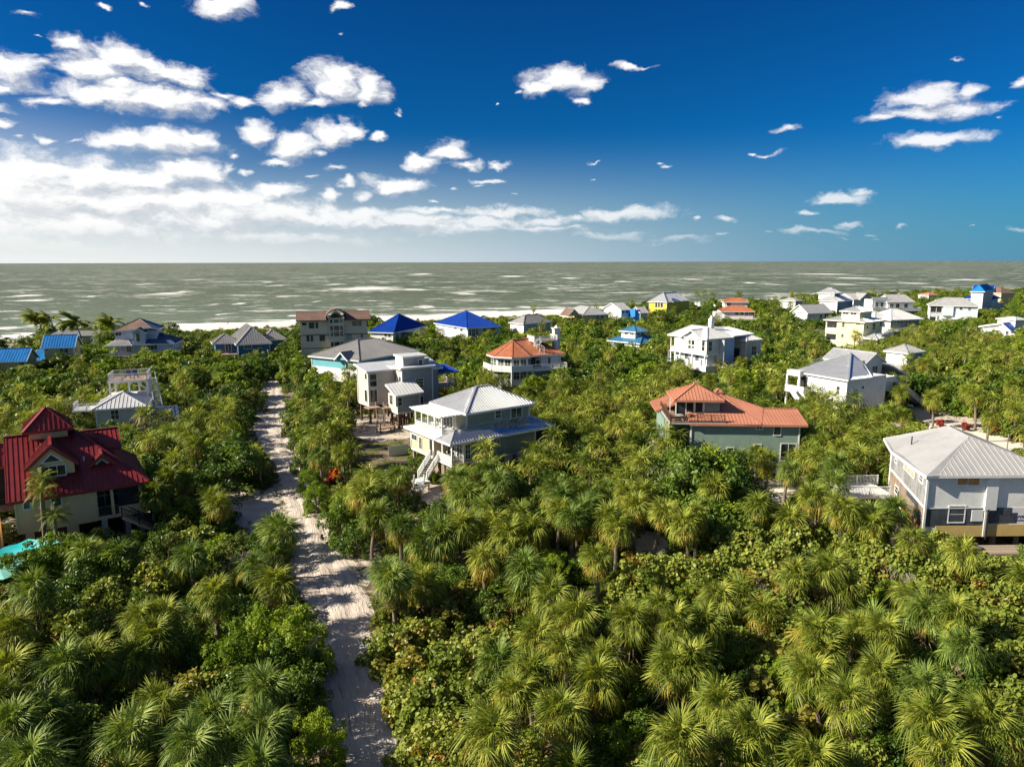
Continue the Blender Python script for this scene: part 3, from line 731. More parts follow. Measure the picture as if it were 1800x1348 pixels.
def bush_trunk(C, seed, r0=.12, n=7):
    r = np.random.RandomState(seed); mb = MB()
    for i in r.choice(len(C), min(n, len(C)), replace=False):
        a = Vector((r.uniform(-.25, .25), r.uniform(-.25, .25), -.05)); e = Vector(C[i])*.92; m = a.lerp(e, .5) + Vector((r.uniform(-.2, .2), r.uniform(-.2, .2), r.uniform(0, .3)))
        mb.cone(a, m, r0*.7, r0*.45, 5, False); mb.cone(m, e, r0*.45, r0*.12, 5, False)
    return mb
KINDS = {}
def add_kind(key, n, mats, **kw):
    L_ = []
    for i in range(n):
        k2 = dict(kw); me, C = leaf_cloud(hash((len(key), i, ord(key[0]), ord(key[-1]))) % 99991, mats=mats, **k2)
        tm = bush_trunk(C, i, .10 if kw.get('R', 2) < 2.2 else .16).mesh('trunk', 'tree_bark'); L_.append((me, tm))
    KINDS[key] = L_
# near kinds
add_kind('grape', 5, ('grape_leaf', 'grape_leaf_orange'), R=2.0, H=2.7, nclump=70, nleaf=52, ls=.21, kind='round', second=.14)
add_kind('grape_orange', 2, ('grape_leaf_orange', 'grape_leaf'), R=1.6, H=2.6, nclump=48, nleaf=48, ls=.20, kind='round', second=.35)
add_kind('bright', 4, ('bright_leaf',), R=2.1, H=3.6, nclump=85, nleaf=90, ls=.14, kind='leaf', spread=.46, fill=.6)
add_kind('dark', 4, ('dark_leaf', 'bright_leaf'), R=2.3, H=3.8, nclump=80, nleaf=80, ls=.16, kind='leaf', spread=.52, second=.08)
add_kind('olive', 4, ('olive_leaf', 'dark_leaf'), R=2.2, H=3.4, nclump=70, nleaf=70, ls=.16, kind='leaf', spread=.50, second=.2)
# farther away the leaves are gathered into coarser sprays
add_kind('m_grape', 4, ('grape_leaf',), R=2.2, H=3.0, nclump=46, nleaf=34, ls=.30, kind='round')
add_kind('m_bright', 4, ('bright_leaf',), R=2.2, H=3.8, nclump=55, nleaf=44, ls=.24, kind='leaf', spread=.5, fill=.6)
add_kind('m_dark', 4, ('dark_leaf', 'bright_leaf'), R=2.4, H=4.0, nclump=55, nleaf=44, ls=.25, kind='leaf', second=.1)
add_kind('m_olive', 4, ('olive_leaf', 'dark_leaf'), R=2.3, H=3.6, nclump=50, nleaf=44, ls=.25, kind='leaf', second=.2)
add_kind('lime', 1, ('lime_leaf', 'bright_leaf'), R=2.2, H=5.5, nclump=44, nleaf=60, ls=.20, kind='leaf', spread=.42, second=.35, fill=.8)
add_kind('red', 1, ('red_leaf',), R=1.1, H=1.5, nclump=9, nleaf=34, ls=.30, kind='leaf')
add_kind('orange', 1, ('orange_leaf', 'red_leaf'), R=1.1, H=1.3, nclump=14, nleaf=40, ls=.26, kind='leaf', second=.3)
for k in ('olive', 'dark', 'grape'):
    pass
def palm_trunk_mesh(h, seed, r0=.19, r1=.15, lean=0.0, n=9):
    r = random.Random(seed); mb = MB(); k = 6; ax = r.uniform(0, 6.28); pts = []
    for i in range(k+1):
        t = i/k; b = lean*h*(t**1.6); pts.append((Vector((math.cos(ax)*b, math.sin(ax)*b, -.1 + t*h)), r0 + (r1-r0)*t + (.05 if i == 0 else 0) + r.uniform(-.012, .012)))
    bidx = 0
    for p, rr in pts:
        for j in range(n):
            a = 2*math.pi*j/n; mb.v.append((p.x + rr*math.cos(a), p.y + rr*math.sin(a), p.z))
    for i in range(k):
        for j in range(n):
            j2 = (j+1) % n; mb.f.append((i*n+j, i*n+j2, (i+1)*n+j2, (i+1)*n+j))
    # old leaf bases below the crown
    top = pts[-1][0]
    for q in range(10):
        a = r.uniform(0, 6.28); z = top.z - r.uniform(.05, .9); c = pts[-1][0]*1.0; c.z = z
        o = Vector((math.cos(a), math.sin(a), 0)); mb.bar(c + o*.12, c + o*.30 + Vector((0, 0, .22)), .10, .05)
    return mb.mesh('trunk', 'palm_bark'), top
TRUNKS = {}
def trunk_for(h):
    key = round(h*2)/2
    if key not in TRUNKS: TRUNKS[key] = [palm_trunk_mesh(key, int(key*10)+s, lean=.02+.09*s) for s in range(3)]
    return TRUNKS[key][rnd.randrange(3)]
PLANTS = []   # (object, kind word, look, x, y) for labelling
def make_palm(x, y, h, near=False, sc=1.0, look=None):
    """h = height of the crown's heart"""
    tm, top = trunk_for(h); rz = rnd.uniform(0, 6.28)
    root = empty('cabbage_palm', (x, y, 0), rz); 
    t = link(bpy.data.objects.new('trunk', tm)); t.parent = root
    look = look or rnd.choice(('green', 'green', 'yellow', 'skirted')); cool = rnd.random() < (.55 if x < -4 else .2)
    if near:
        n = rnd.randint(34, 46); r = np.random.RandomState(rnd.randrange(99999))
        for az, el, tt in frond_layout(r, n):
            key = 'y' if (tt > (.86 if look == 'green' else .62) and r.rand() < (.35 if look != 'yellow' else .65)) else ('c' if cool else 'g')
            i = min(3, int(tt*3 + r.rand())) if key != 'y' else r.randint(4)
            o = link(bpy.data.objects.new('frond', FR[(key, i)])); o.parent = root; o.location = top + Vector((0, 0, .08*(1-tt)))
            s = sc*.77*r.uniform(.72, 1.2); o.scale = (s, s, s); o.rotation_euler = (Matrix.Rotation(az, 3, 'Z') @ Matrix.Rotation(-el, 3, 'Y') @ Matrix.Rotation(r.uniform(-.6, .6), 3, 'X')).to_euler()
        for k in range(14 if look == 'skirted' else rnd.randint(3, 7)):
            o = link(bpy.data.objects.new('dead_frond', FR[('d', k % 3)])); o.parent = root; o.location = top - Vector((0, 0, .15))
            o.scale = (sc*.95,)*3; o.rotation_euler = (Matrix.Rotation(r.uniform(0, 6.28), 3, 'Z') @ Matrix.Rotation(math.radians(r.uniform(55, 82)), 3, 'Y')).to_euler()
    else:
        ix = {'green': 0, 'skirted': 1, 'yellow': 2}[look]; far = y > 175
        me = rnd.choice(PALM_FAR) if far else (PALM_COOL if cool else PALM_CROWN)[rnd.choice([i for i in range(7) if i % 3 == ix])]
        c = link(bpy.data.objects.new('crown', me)); c.parent = root; c.location = top; s = sc*rnd.uniform(.74, .98); c.scale = (s, s, s*rnd.uniform(.9, 1.15)); c.rotation_euler = (rnd.uniform(-.12, .12), rnd.uniform(-.12, .12), rnd.uniform(0, 6.28))
    PLANTS.append([root, 'cabbage palm', {'green': 'all green', 'yellow': 'yellow fringed', 'skirted': 'brown skirted'}[look], x, y, h])
    return root
NAMES = {'grape': ('sea_grape_bush', 'round leaved sea grape'), 'grape_orange': ('sea_grape_bush', 'orange tinged sea grape'), 'bright': ('leafy_tree', 'bright green leafy tree'),
         'dark': ('evergreen_tree', 'dark green evergreen'), 'olive': ('olive_green_shrub', 'olive green shrub'), 'lime': ('lime_tree', 'lime yellow tree'), 'red': ('red_shrub', 'red leaved shrub'), 'orange': ('orange_shrub', 'orange leaved shrub')}
def make_bush(kind, x, y, h, w=None, mid=False):
    """h = total height, w = crown width"""
    key = ('m_' + kind) if mid and ('m_' + kind) in KINDS else kind
    cm, tm = KINDS[key][rnd.randrange(len(KINDS[key]))]; nm, word = NAMES[kind]
    H0 = max(v.co.z for v in cm.vertices) if not hasattr(cm, 'cached') and cm.name not in HC else HC[cm.name]; HC[cm.name] = H0
    root = empty(nm, (x, y, 0), rnd.uniform(0, 6.28)); w = w or h*1.15
    sz = h/H0; sx = w/(2*({'grape': 2.15, 'bright': 2.25, 'dark': 2.45, 'olive': 2.35}.get(kind, 1.7 if kind == 'grape_orange' else (2.3 if kind == 'lime' else 1.2))))
    for m, n in ((tm, 'trunk'), (cm, 'crown')):
        o = link(bpy.data.objects.new(n, m)); o.parent = root; o.scale = (sx, sx, sz)
    PLANTS.append([root, word, '', x, y, h])
    return root
HC = {}
# ---------------------------------------------------------------- house kit
surf('roof_silver', (0.78, 0.78, 0.78), .30, metal=.62, var=.07, scale=.6)
surf('roof_silver_shade', (0.86, 0.86, 0.86), .20, metal=.90, var=.05, scale=.5)  # shinier copy of the silver roof, so its shaded part shows sky blue
surf('roof_white', (0.66, 0.66, 0.66), .45, metal=.15, var=.05, scale=.6)
surf('roof_pearl', (0.43, 0.425, 0.425), .5, metal=.15, var=.07, scale=.6)
surf('roof_grey', (0.36, 0.35, 0.345), .5, metal=.3, var=.09, scale=.6)
surf('roof_shingle', (0.30, 0.29, 0.29), .85, var=.22, scale=6, bump=.02)
surf('wall_stripped', (0.33, 0.33, 0.34), .85, var=.35, scale=1.6, dirt=(0.25, 0.20, 0.15))
surf('roof_royal', (0.006, 0.055, 0.36), .42, var=.14, scale=.7)
surf('roof_azure', (0.012, 0.20, 0.55), .42, var=.14, scale=.7)
surf('roof_steel_blue', (0.06, 0.21, 0.38), .42, var=.12, scale=.7)
surf('roof_slate_blue', (0.07, 0.11, 0.20), .45, var=.12, scale=.7)
surf('roof_maroon', (0.23, 0.022, 0.022), .42, var=.16, scale=.8)
surf('roof_coral', (0.48, 0.205, 0.13), .48, var=.09, scale=.7)
surf('roof_orange', (0.47, 0.17, 0.085), .5, var=.12, scale=.9)
surf('roof_brown', (0.19, 0.115, 0.09), .7, var=.2, scale=1.4)
surf('paint_white', (0.72, 0.72, 0.70), .55, var=.06, scale=1.2)
surf('wall_white', (0.71, 0.71, 0.69), .65, var=.07, siding=.2)
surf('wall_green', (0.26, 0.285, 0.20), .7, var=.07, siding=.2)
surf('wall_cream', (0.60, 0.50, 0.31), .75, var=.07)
surf('wall_tan', (0.68, 0.48, 0.26), .75, var=.07)
surf('wall_teal', (0.20, 0.285, 0.235), .7, var=.07, siding=.2)
surf('wall_beige', (0.60, 0.53, 0.43), .8, var=.07)
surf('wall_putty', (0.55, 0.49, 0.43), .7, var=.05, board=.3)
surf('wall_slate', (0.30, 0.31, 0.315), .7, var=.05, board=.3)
surf('wall_blue', (0.03, 0.13, 0.26), .65, var=.1, siding=.2)
surf('wall_turquoise', (0.12, 0.38, 0.44), .65, var=.06, siding=.2)
surf('wall_vivid_blue', (0.02, 0.20, 0.58), .65, var=.06, siding=.2)
surf('wall_pale_blue', (0.56, 0.62, 0.68), .7, var=.05, siding=.2)
surf('wall_pale_yellow', (0.78, 0.72, 0.40), .7, var=.05, siding=.2)
surf('wall_yellow', (0.74, 0.55, 0.05), .7, var=.06, siding=.2)
surf('wall_butter', (0.55, 0.47, 0.24), .7, var=.07, siding=.2)
surf('wall_grey', (0.46, 0.47, 0.49), .7, var=.06, siding=.2)
surf('wall_lavender', (0.50, 0.52, 0.60), .7, var=.05, siding=.2)
surf('wall_wrap', (0.48, 0.60, 0.84), .55, var=.08, scale=.8)
surf('wall_black_board', (0.065, 0.078, 0.095), .7, var=.25, scale=1.4)
surf('wall_yellow_siding', (0.52, 0.38, 0.14), .6, var=.06, siding=.2)
surf('wall_bare', (0.33, 0.25, 0.185), .9, var=.3, scale=2.5, bump=.02)
surf('plywood', (0.52, 0.27, 0.09), .7, var=.15, scale=3)
surf('wood_weathered', (0.27, 0.215, 0.165), .85, var=.25, scale=3)
surf('wood_deck', (0.48, 0.30, 0.22), .8, var=.15, scale=3, board=.14)
surf('wood_brown', (0.12, 0.065, 0.04), .7, var=.2, scale=3)
surf('metal_dark', (0.03, 0.03, 0.032), .5, metal=.3, var=.1)
surf('metal_grey', (0.30, 0.31, 0.32), .5, metal=.5, var=.1)
surf('screen', (0.020, 0.021, 0.022), .8, var=.3)
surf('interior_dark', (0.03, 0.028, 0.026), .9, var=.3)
surf('door_maroon', (0.10, 0.018, 0.02), .6, var=.1)
surf('concrete', (0.42, 0.40, 0.37), .85, var=.15, scale=2)
surf('cushion', (0.62, 0.55, 0.42), .9, var=.1)
surf('ladder_red', (0.62, 0.05, 0.02), .5, var=.1)
def glass_mat():
    m, nt, b = new_mat('window_glass'); L = nt.links.new
    oi = N(nt, 'ShaderNodeObjectInfo'); n = mth(nt, 'ADD', mth(nt, 'MULTIPLY', noise(nt, xyz(nt), 1.3, 2, .5), .7), mth(nt, 'MULTIPLY', oi.outputs['Random'], .35))
    L(ramp(nt, [(.35, (0.010, 0.014, 0.016)), (.6, (0.055, 0.075, 0.070)), (.72, (0.16, 0.17, 0.155))], n).outputs[0], b.inputs['Base Color'])
    b.inputs['Roughness'].default_value = .06; b.inputs['IOR'].default_value = 1.5
glass_mat()
ZO = {0:(0,0,1.0),1:(0,520,4.9917),2:(340,520,4.9917),3:(620,520,4.4925),4:(1020,500,4.9917),5:(1380,480,4.2786),6:(0,690,4.0861),7:(620,650,4.5),8:(1110,660,5.0),9:(1460,720,4.647),
      'a':(1130,510,7.096),'b':(1380,490,8.985),'c':(1560,480,7.4875),'d':(1380,590,6.9115),'e':(840,560,9.628)}
class House:
    def __init__(s, name, label, C, B, z, zo=None, yaw=None, short=None, cat='house', group=None):
        s.zo = ZO[zo] if zo is not None else (0, 0, 1)
        a, b = at(*s.Z(*C), z), at(*s.Z(*B), z); s.o = Vector((a.x, a.y)); d = b - a
        s.yaw = math.atan2(d.y, d.x) if yaw is None else R_(yaw)
        s.ux = Vector((math.cos(s.yaw), math.sin(s.yaw))); s.uy = Vector((-s.ux.y, s.ux.x)); s.len = Vector((d.x, d.y)).dot(s.ux)
        s.root = empty(name, (a.x, a.y, 0), s.yaw); tag(s.root, label, cat, group); s.foot = []; s.dist = a.y; s.short = short
        HOUSES.append(s)
    def Z(s, x, y): return (s.zo[0] + x/s.zo[2], s.zo[1] + y/s.zo[2])
    def sub(s, dx, dy, dyaw):
        import copy
        n = copy.copy(s); n.o = s.o + s.ux*dx + s.uy*dy; n.yaw = s.yaw + R_(dyaw)
        n.ux = Vector((math.cos(n.yaw), math.sin(n.yaw))); n.uy = Vector((-n.ux.y, n.ux.x)); n.xf = ((dx, dy, 0), R_(dyaw)); n.foot = []; return n
    def L(s, p, z):
        w = at(*s.Z(*p), z); w = Vector((w.x, w.y)) - s.o; return w.dot(s.ux), w.dot(s.uy)
    def onface(s, face, v, p):
        d = ray(*s.Z(*p)); n = s.uy if face in 'FB' else s.ux; dd = Vector((d.x, d.y))
        t = (v + n.dot(s.o)) / n.dot(dd); P = Vector((0, 0, CAMH)) + d*t; w = Vector((P.x, P.y)) - s.o
        return w.dot(s.ux if face in 'FB' else s.uy), P.z
    def zat(s, x, y, py):   # height over local (x,y) whose picture row is zoomed py
        w = s.o + s.ux*x + s.uy*y; return zat(w.x, w.y, s.zo[1] + py/s.zo[2])
    def part(s, name, mb, mat, parent=None, label=None):
        o = mb.build(name, mat, parent or s.root)
        if parent is None and getattr(s, 'xf', None): o.location = s.xf[0]; o.rotation_euler = (0, 0, s.xf[1])
        if label: o['label'] = label
        return o
    def body(s, x0, x1, y0, y1, z0, z1, mat, name='wall', label=None, foot=True):
        if foot: s.foot.append((min(x0, x1), max(x0, x1), min(y0, y1), max(y0, y1)))
        s.part(name, MB().box(x0, x1, y0, y1, z0, z1), mat, label=label); return (x0, x1, y0, y1)
    def trim(s, box, z0, z1, mat='paint_white', w=.12):
        x0, x1, y0, y1 = box; mb = MB(); e = .03
        for x, y in ((x0, y0), (x1, y0), (x0, y1), (x1, y1)): mb.box(x-w/2-e*(x == x0), x+w/2+e*(x == x1), y-w/2-e*(y == y0), y+w/2+e*(y == y1), z0, z1)
        mb.box(x0-e, x1+e, y0-e, y1+e, z0-.28, z0-.002)
        s.part('corner_trim', mb, mat)
    def roof(s, polys, mat, seam=.45, t=.14, name='roof', label=None, fascia='paint_white', ridge=True):
        mb = MB()
        for p in polys:
            mb.slab(p, t)
            if seam: mb.seams(p, seam)
        if ridge:   # caps along edges shared by two planes
            seen = {}
            for p in polys:
                for i in range(len(p)):
                    a, b = tuple(round(c, 2) for c in p[i]), tuple(round(c, 2) for c in p[(i+1) % len(p)])
                    k = (min(a, b), max(a, b)); seen[k] = seen.get(k, 0) + 1
            for (a, b), c in seen.items():
                if c > 1: mb.bar(Vector(a) + Vector((0, 0, .05)), Vector(b) + Vector((0, 0, .05)), .28, .06)
        o = s.part(name, mb, mat, label=label)
        if fascia:
            fb = MB(); zs = min(min(q[2] for q in p) for p in polys)
            seen = {}
            for p in polys:
                for i in range(len(p)):
                    a, b = tuple(round(c, 2) for c in p[i]), tuple(round(c, 2) for c in p[(i+1) % len(p)])
                    k = (min(a, b), max(a, b)); seen[k] = seen.get(k, 0) + 1
            for (a, b), c in seen.items():
                if c == 1 and (Vector(b)-Vector(a)).length > .3: fb.bar(Vector(a) - Vector((0, 0, t*.5+.06)), Vector(b) - Vector((0, 0, t*.5+.06)), .07, t+.14)
            if fb.v: s.part('fascia', fb, fascia, parent=o)
        return o
    def hip(s, x0, x1, y0, y1, ze, zr, mat, seam=.45, axis=None, t=.14, label=None, fascia='paint_white', inset=None):
        W, D = x1-x0, y1-y0; axis = axis or ('x' if W >= D else 'y')
        if axis == 'x': k = (W/2 if inset == 'pyr' else (min(D/2, W/2) if inset is None else inset)); a, b = (x0+k, (y0+y1)/2, zr), (x1-k, (y0+y1)/2, zr)
        else: k = (D/2 if inset == 'pyr' else (min(W/2, D/2) if inset is None else inset)); a, b = ((x0+x1)/2, y0+k, zr), ((x0+x1)/2, y1-k, zr)
        c = [(x0,y0,ze),(x1,y0,ze),(x1,y1,ze),(x0,y1,ze)]
        pt = (Vector(a)-Vector(b)).length < .05
        if pt: P = [[c[0],c[1],a],[c[1],c[2],a],[c[2],c[3],a],[c[3],c[0],a]]
        elif axis == 'x': P = [[c[0],c[1],b,a],[c[1],c[2],b],[c[2],c[3],a,b],[c[3],c[0],a]]
        else: P = [[c[0],c[1],a],[c[1],c[2],b,a],[c[2],c[3],b],[c[3],c[0],a,b]]
        return s.roof(P, mat, seam, t, label=label, fascia=fascia)
    def gable(s, x0, x1, y0, y1, ze, zr, mat, axis='x', seam=.45, wall=None, inset=.45, t=.14, label=None, fascia='paint_white', zwall=None):
        """ridge along axis; gable ends closed by wall triangles"""
        if axis == 'x': r0, r1 = (x0, (y0+y1)/2, zr), (x1, (y0+y1)/2, zr); P = [[(x0,y0,ze),(x1,y0,ze),r1,r0],[(x1,y1,ze),(x0,y1,ze),r0,r1]]
        else: r0, r1 = ((x0+x1)/2, y0, zr), ((x0+x1)/2, y1, zr); P = [[(x1,y0,ze),(x1,y1,ze),r1,r0],[(x0,y1,ze),(x0,y0,ze),r0,r1]]
        o = s.roof(P, mat, seam, t, label=label, fascia=fascia)
        if wall:
            mb = MB(); k = (zr-ze)*inset/((y1-y0)/2 if axis == 'x' else (x1-x0)/2); zw = zwall if zwall is not None else ze
            if axis == 'x':
                for x in (x0+inset, x1-inset): mb.poly([(x,y0+inset,zw),(x,y1-inset,zw),(x,y1-inset,ze+k-t),(x,(y0+y1)/2,zr-t),(x,y0+inset,ze+k-t)])
            else:
                for y in (y0+inset, y1-inset): mb.poly([(x0+inset,y,zw),(x1-inset,y,zw),(x1-inset,y,ze+k-t),((x0+x1)/2,y,zr-t),(x0+inset,y,ze+k-t)])
            s.part('gable_wall', mb, wall)
        return o
    def P3(s, face, box, u, z, d):
        x0, x1, y0, y1 = box
        return {'F': (u, y0-d, z), 'B': (u, y1+d, z), 'L': (x0-d, u, z), 'R': (x1+d, u, z)}[face]
    def winl(s, face, box, u0, u1, z0, z1, cols=1, rows=1, frame='paint_white', pane='window_glass', fw=.10, name='window', label=None):
        if u0 > u1: u0, u1 = u1, u0
        if z0 > z1: z0, z1 = z1, z0
        def bx(mb, a0, a1, b0, b1, d0, d1):
            p, q = s.P3(face, box, a0, b0, d0), s.P3(face, box, a1, b1, d1)
            mb.box(min(p[0],q[0]), max(p[0],q[0]), min(p[1],q[1]), max(p[1],q[1]), min(p[2],q[2]), max(p[2],q[2]))
        m = MB(); D = .07
        bx(m, u0-fw, u0, z0-fw, z1+fw, .002, D); bx(m, u1, u1+fw, z0-fw, z1+fw, .002, D); bx(m, u0, u1, z1, z1+fw, .002, D); bx(m, u0-.03, u1+.03, z0-fw, z0, .002, D+.03)
        for i in range(1, cols): u = u0+(u1-u0)*i/cols; bx(m, u-.03, u+.03, z0, z1, .03, D-.01)
        for j in range(1, rows): z = z0+(z1-z0)*j/rows; bx(m, u0, u1, z-.025, z+.025, .03, D-.015)
        o = s.part(name, m, frame, label=label); g = MB(); bx(g, u0, u1, z0, z1, .004, .03); s.part('pane', g, pane, parent=o); return o
    def win(s, face, box, p, q, cols=1, rows=1, **kw):
        v = {'F': box[2], 'B': box[3], 'L': box[0], 'R': box[1]}[face]
        (u0, z0), (u1, z1) = s.onface(face, v, p), s.onface(face, v, q)
        um = s.onface(face, v, (p[0], (p[1]+q[1])/2)); un = s.onface(face, v, (q[0], (p[1]+q[1])/2))
        return s.winl(face, box, um[0], un[0], z1, z0, cols, rows, **kw)
    def rail(s, pts, z, style='v', h=1.0, mat='paint_white', gap=.14, posts=True, name='railing'):
        mb = MB()
        for a, b in zip(pts, pts[1:]):
            a3 = Vector((a[0], a[1], a[2] if len(a) > 2 else z)); b3 = Vector((b[0], b[1], b[2] if len(b) > 2 else z)); L_ = (b3-a3).length
            U = Vector((0, 0, 1)); n = max(1, round(L_/2.0))
            if posts:
                for i in range(n+1): p = a3.lerp(b3, i/n); mb.bar(p, p+U*(h+.06), .11)
            mb.bar(a3+U*h, b3+U*h, .10, .06)
            if style == 'v':
                mb.bar(a3+U*.1, b3+U*.1, .06, .05); k = max(1, int(L_/gap))
                for i in range(1, k): p = a3.lerp(b3, i/k); mb.bar(p+U*.1, p+U*h, .035)
            elif style == 'h':
                for j in range(5): mb.bar(a3+U*(.12+j*.17), b3+U*(.12+j*.17), .03, .10)
            elif style == 'wire':
                for j in range(4): mb.bar(a3+U*(.15+j*.2), b3+U*(.15+j*.2), .015)
            elif style == 'solid': mb.bar(a3+U*(h*.5), b3+U*(h*.5), .08, h*.98)
        return s.part(name, mb, mat)
    def posts(s, pts, z0, z1, w=.16, mat='paint_white', name='post'):
        me = MB().box(-w/2, w/2, -w/2, w/2, z0, z1).mesh(name, mat)
        for x, y in pts:
            o = link(bpy.data.objects.new(name, me)); o.parent = s.root; o.location = (x, y, 0)
    def stilts(s, x0, x1, y0, y1, z, nx=4, ny=3, w=.3, mat='wood_weathered', core=True):
        s.posts([(x0+(x1-x0)*i/(nx-1), y0+(y1-y0)*j/(ny-1)) for i in range(nx) for j in range(ny)], -.1, z, w, mat, 'stilt')
        s.foot.append((x0, x1, y0, y1))
    def deck(s, x0, x1, y0, y1, z, t=.25, mat='wood_deck', name='deck', edge='paint_white'):
        o = s.part(name, MB().box(x0, x1, y0, y1, z-t, z), mat)
        if edge: s.part('rim_board', MB().box(x0-.04, x1+.04, y0-.04, y0-.002, z-t-.03, z+.02).box(x0-.04, x0-.002, y0, y1, z-t-.03, z+.02).box(x1+.002, x1+.04, y0, y1, z-t-.03, z+.02), edge, parent=o)
        return o
    def stairs(s, a, b, w=1.2, mat='paint_white', rail='v', rmat=None):
        """flight from a (top, local xyz) to b (bottom)"""
        a, b = Vector(a), Vector(b); d = Vector((b.x-a.x, b.y-a.y, 0)).normalized(); sd_ = Vector((-d.y, d.x, 0)); n = max(2, int(abs(a.z-b.z)/.18))
        mb = MB()
        for k in (-1, 1): mb.bar(a+sd_*w/2*k, b+sd_*w/2*k, .06, .32)
        o = s.part('staircase', mb, mat)
        st = MB().bar((0, -w/2, 0), (0, w/2, 0), .28, .05).mesh('step', mat)
        for i in range(n):
            p = a.lerp(b, (i+.5)/n); q = link(bpy.data.objects.new('step', st)); q.parent = o; q.location = p; q.rotation_euler = (0, 0, math.atan2(d.y, d.x))
        if rail:
            for k in (-1, 1): s.rail([tuple(a+sd_*w/2*k), tuple(b+sd_*w/2*k)], 0, rail, mat=rmat or mat)
        return o
HOUSES = []
# ---------------------------------------------------------------- the houses close by
def green_house():
    h = House('green_house', 'sage green two storey stilt house with silver hip roof, white balcony pergola and front stairs', (770,590), (1605,440), 6.0, zo=7, short='the green silver roofed house')
    X, Y = 16.8, 11.9
    A = h.body(2.5, 13.8, .7, 11.2, 3.15, 6.0, 'wall_green'); B = h.body(.7, 2.5, 5.2, 11.2, 3.15, 6.0, 'wall_cream', label='green side wall, its sunlit cream put into the colour')  # left wall of the green house; sunlight put into its cream colour
    C = h.body(13.8, 16.2, 4.2, 11.2, 3.15, 6.0, 'wall_green'); h.trim(A, 3.15, 5.9); h.trim(B, 3.15, 5.9)
    U = h.body(4.2, 14.3, 2.7, 10.9, 6.0, 9.0, 'wall_green'); h.trim(U, 6.4, 8.9)
    # porches
    h.deck(.5, 2.5, .5, 5.2, 3.15); h.deck(13.8, 16.4, .5, 4.2, 3.15)
    h.posts([(.65,.65),(2.4,.65),(.65,2.9),(.65,5.1),(16.25,.65),(16.25,4.1)], 3.15, 5.95, .18)
    h.rail([(2.45,.6),(.6,.6),(.6,4.1)], 3.15, 'h'); h.rail([(13.9,.6),(16.3,.6),(16.3,4.1)], 3.15, 'h')
    h.part('screen', MB().box(13.85,16.2,.72,.74,4.15,5.9).box(16.18,16.2,.75,4.1,4.15,5.9), 'screen')
    h.winl('L', A, 1.2, 2.4, 3.4, 5.5, 2, 3); h.winl('L', A, 2.9, 4.6, 3.3, 5.5, 2, 3)
    h.winl('F', A, 3.0-.35, 3.35, 3.5, 5.4, 2, 3)
    h.win('F', A, (1118,558), (1160,598), 2, 1); h.win('L', B, (470,505), (508,560), 1, 1); h.win('L', B, (527,530), (550,628), 1, 1)
    h.winl('L', B, 5.4, 6.2, 3.2, 5.3, 1, 1, pane='interior_dark', name='door')
    # lower roof: a skirt round the upper storey, a little hip over the corner porch
    ze = 6.0; zt = 7.25; P = (1.9, 2.0, 7.15)
    h.roof([[(.0,0,ze),(X,0,ze),(14.3,2.7,zt),(4.2,2.7,zt),P], [(X,0,ze),(X,Y,ze),(14.3,10.9,zt),(14.3,2.7,zt)], [(X,Y,ze),(9,Y,ze),(9,10.9,zt),(14.3,10.9,zt)]], 'roof_silver_shade', .42, label='silver lower roof, made mirror bright to show blue in shade')
    h.roof([[(0,3.3,ze),(0,0,ze),P], [(4.2,3.3,zt-.75),(0,3.3,ze),P,(4.2,2.7,zt)]], 'roof_silver', .42)
    h.deck(-.05, 4.2, 3.3, Y, 6.12, .3, mat='paint_white', name='balcony_deck')
    h.hip(3.7, 15.0, 2.1, 11.4, 9.0, 11.35, 'roof_silver', .42)
    h.rail([(4.1,3.4),(.9,3.4),(.9,10.2),(4.1,10.2)], 6.12, 'h')
    pc = [(.9,3.4),(.9,5.1),(.9,6.8),(.9,8.5),(.9,10.2),(2.6,3.4)]
    h.posts(pc, 6.12, 8.6, .16)
    mb = MB(); mb.bar((.7,2.9,8.62),(.7,11,8.62),.1,.22).bar((3.9,2.9,8.62),(3.9,11,8.62),.1,.22).bar((.5,3.3,8.66),(4.2,3.3,8.66),.08,.24)
    h.part('pergola_beam', mb, 'paint_white')
    me = MB().box(-.20, .20, 2.85, 11.1, 8.76, 8.84).mesh('pergola_slat', 'paint_white')
    for i in range(7):
        o = link(bpy.data.objects.new('pergola_slat', me)); o.parent = h.root; o.location = (.62+i*.55, 0, 0)
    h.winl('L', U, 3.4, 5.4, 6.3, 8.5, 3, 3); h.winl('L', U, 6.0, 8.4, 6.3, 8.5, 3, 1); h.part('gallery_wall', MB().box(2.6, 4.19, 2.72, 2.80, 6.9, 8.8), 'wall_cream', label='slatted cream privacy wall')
    h.win('F', U, (1128,325), (1170,378), 1, 2); h.win('F', U, (1252,303), (1335,372), 2, 1)
    # white stairs: top flight along the left side, landing, lower flight
    h.stairs((.55, 4.7, 3.1), (-2.2, 3.1, 1.3), 1.3, rail='h'); h.deck(-3.5, -2.1, 1.5, 3.6, 1.3, .18, mat='paint_white'); h.stairs((-3.3, 2.0, 1.25), (-4.6, .3, .05), 1.2, rail='h')
    h.posts([(-3.4,1.6),(-2.2,1.6),(-3.4,3.5)], 0, 1.3, .14)
    h.stilts(1, 16, 1, 11, 3.1, 6, 4, .32)
    h.part('storage_wall', MB().box(3.2, 9.5, 3.5, 9.5, 0, 2.9), 'wall_bare', label='brown enclosed store under the house')
    return h
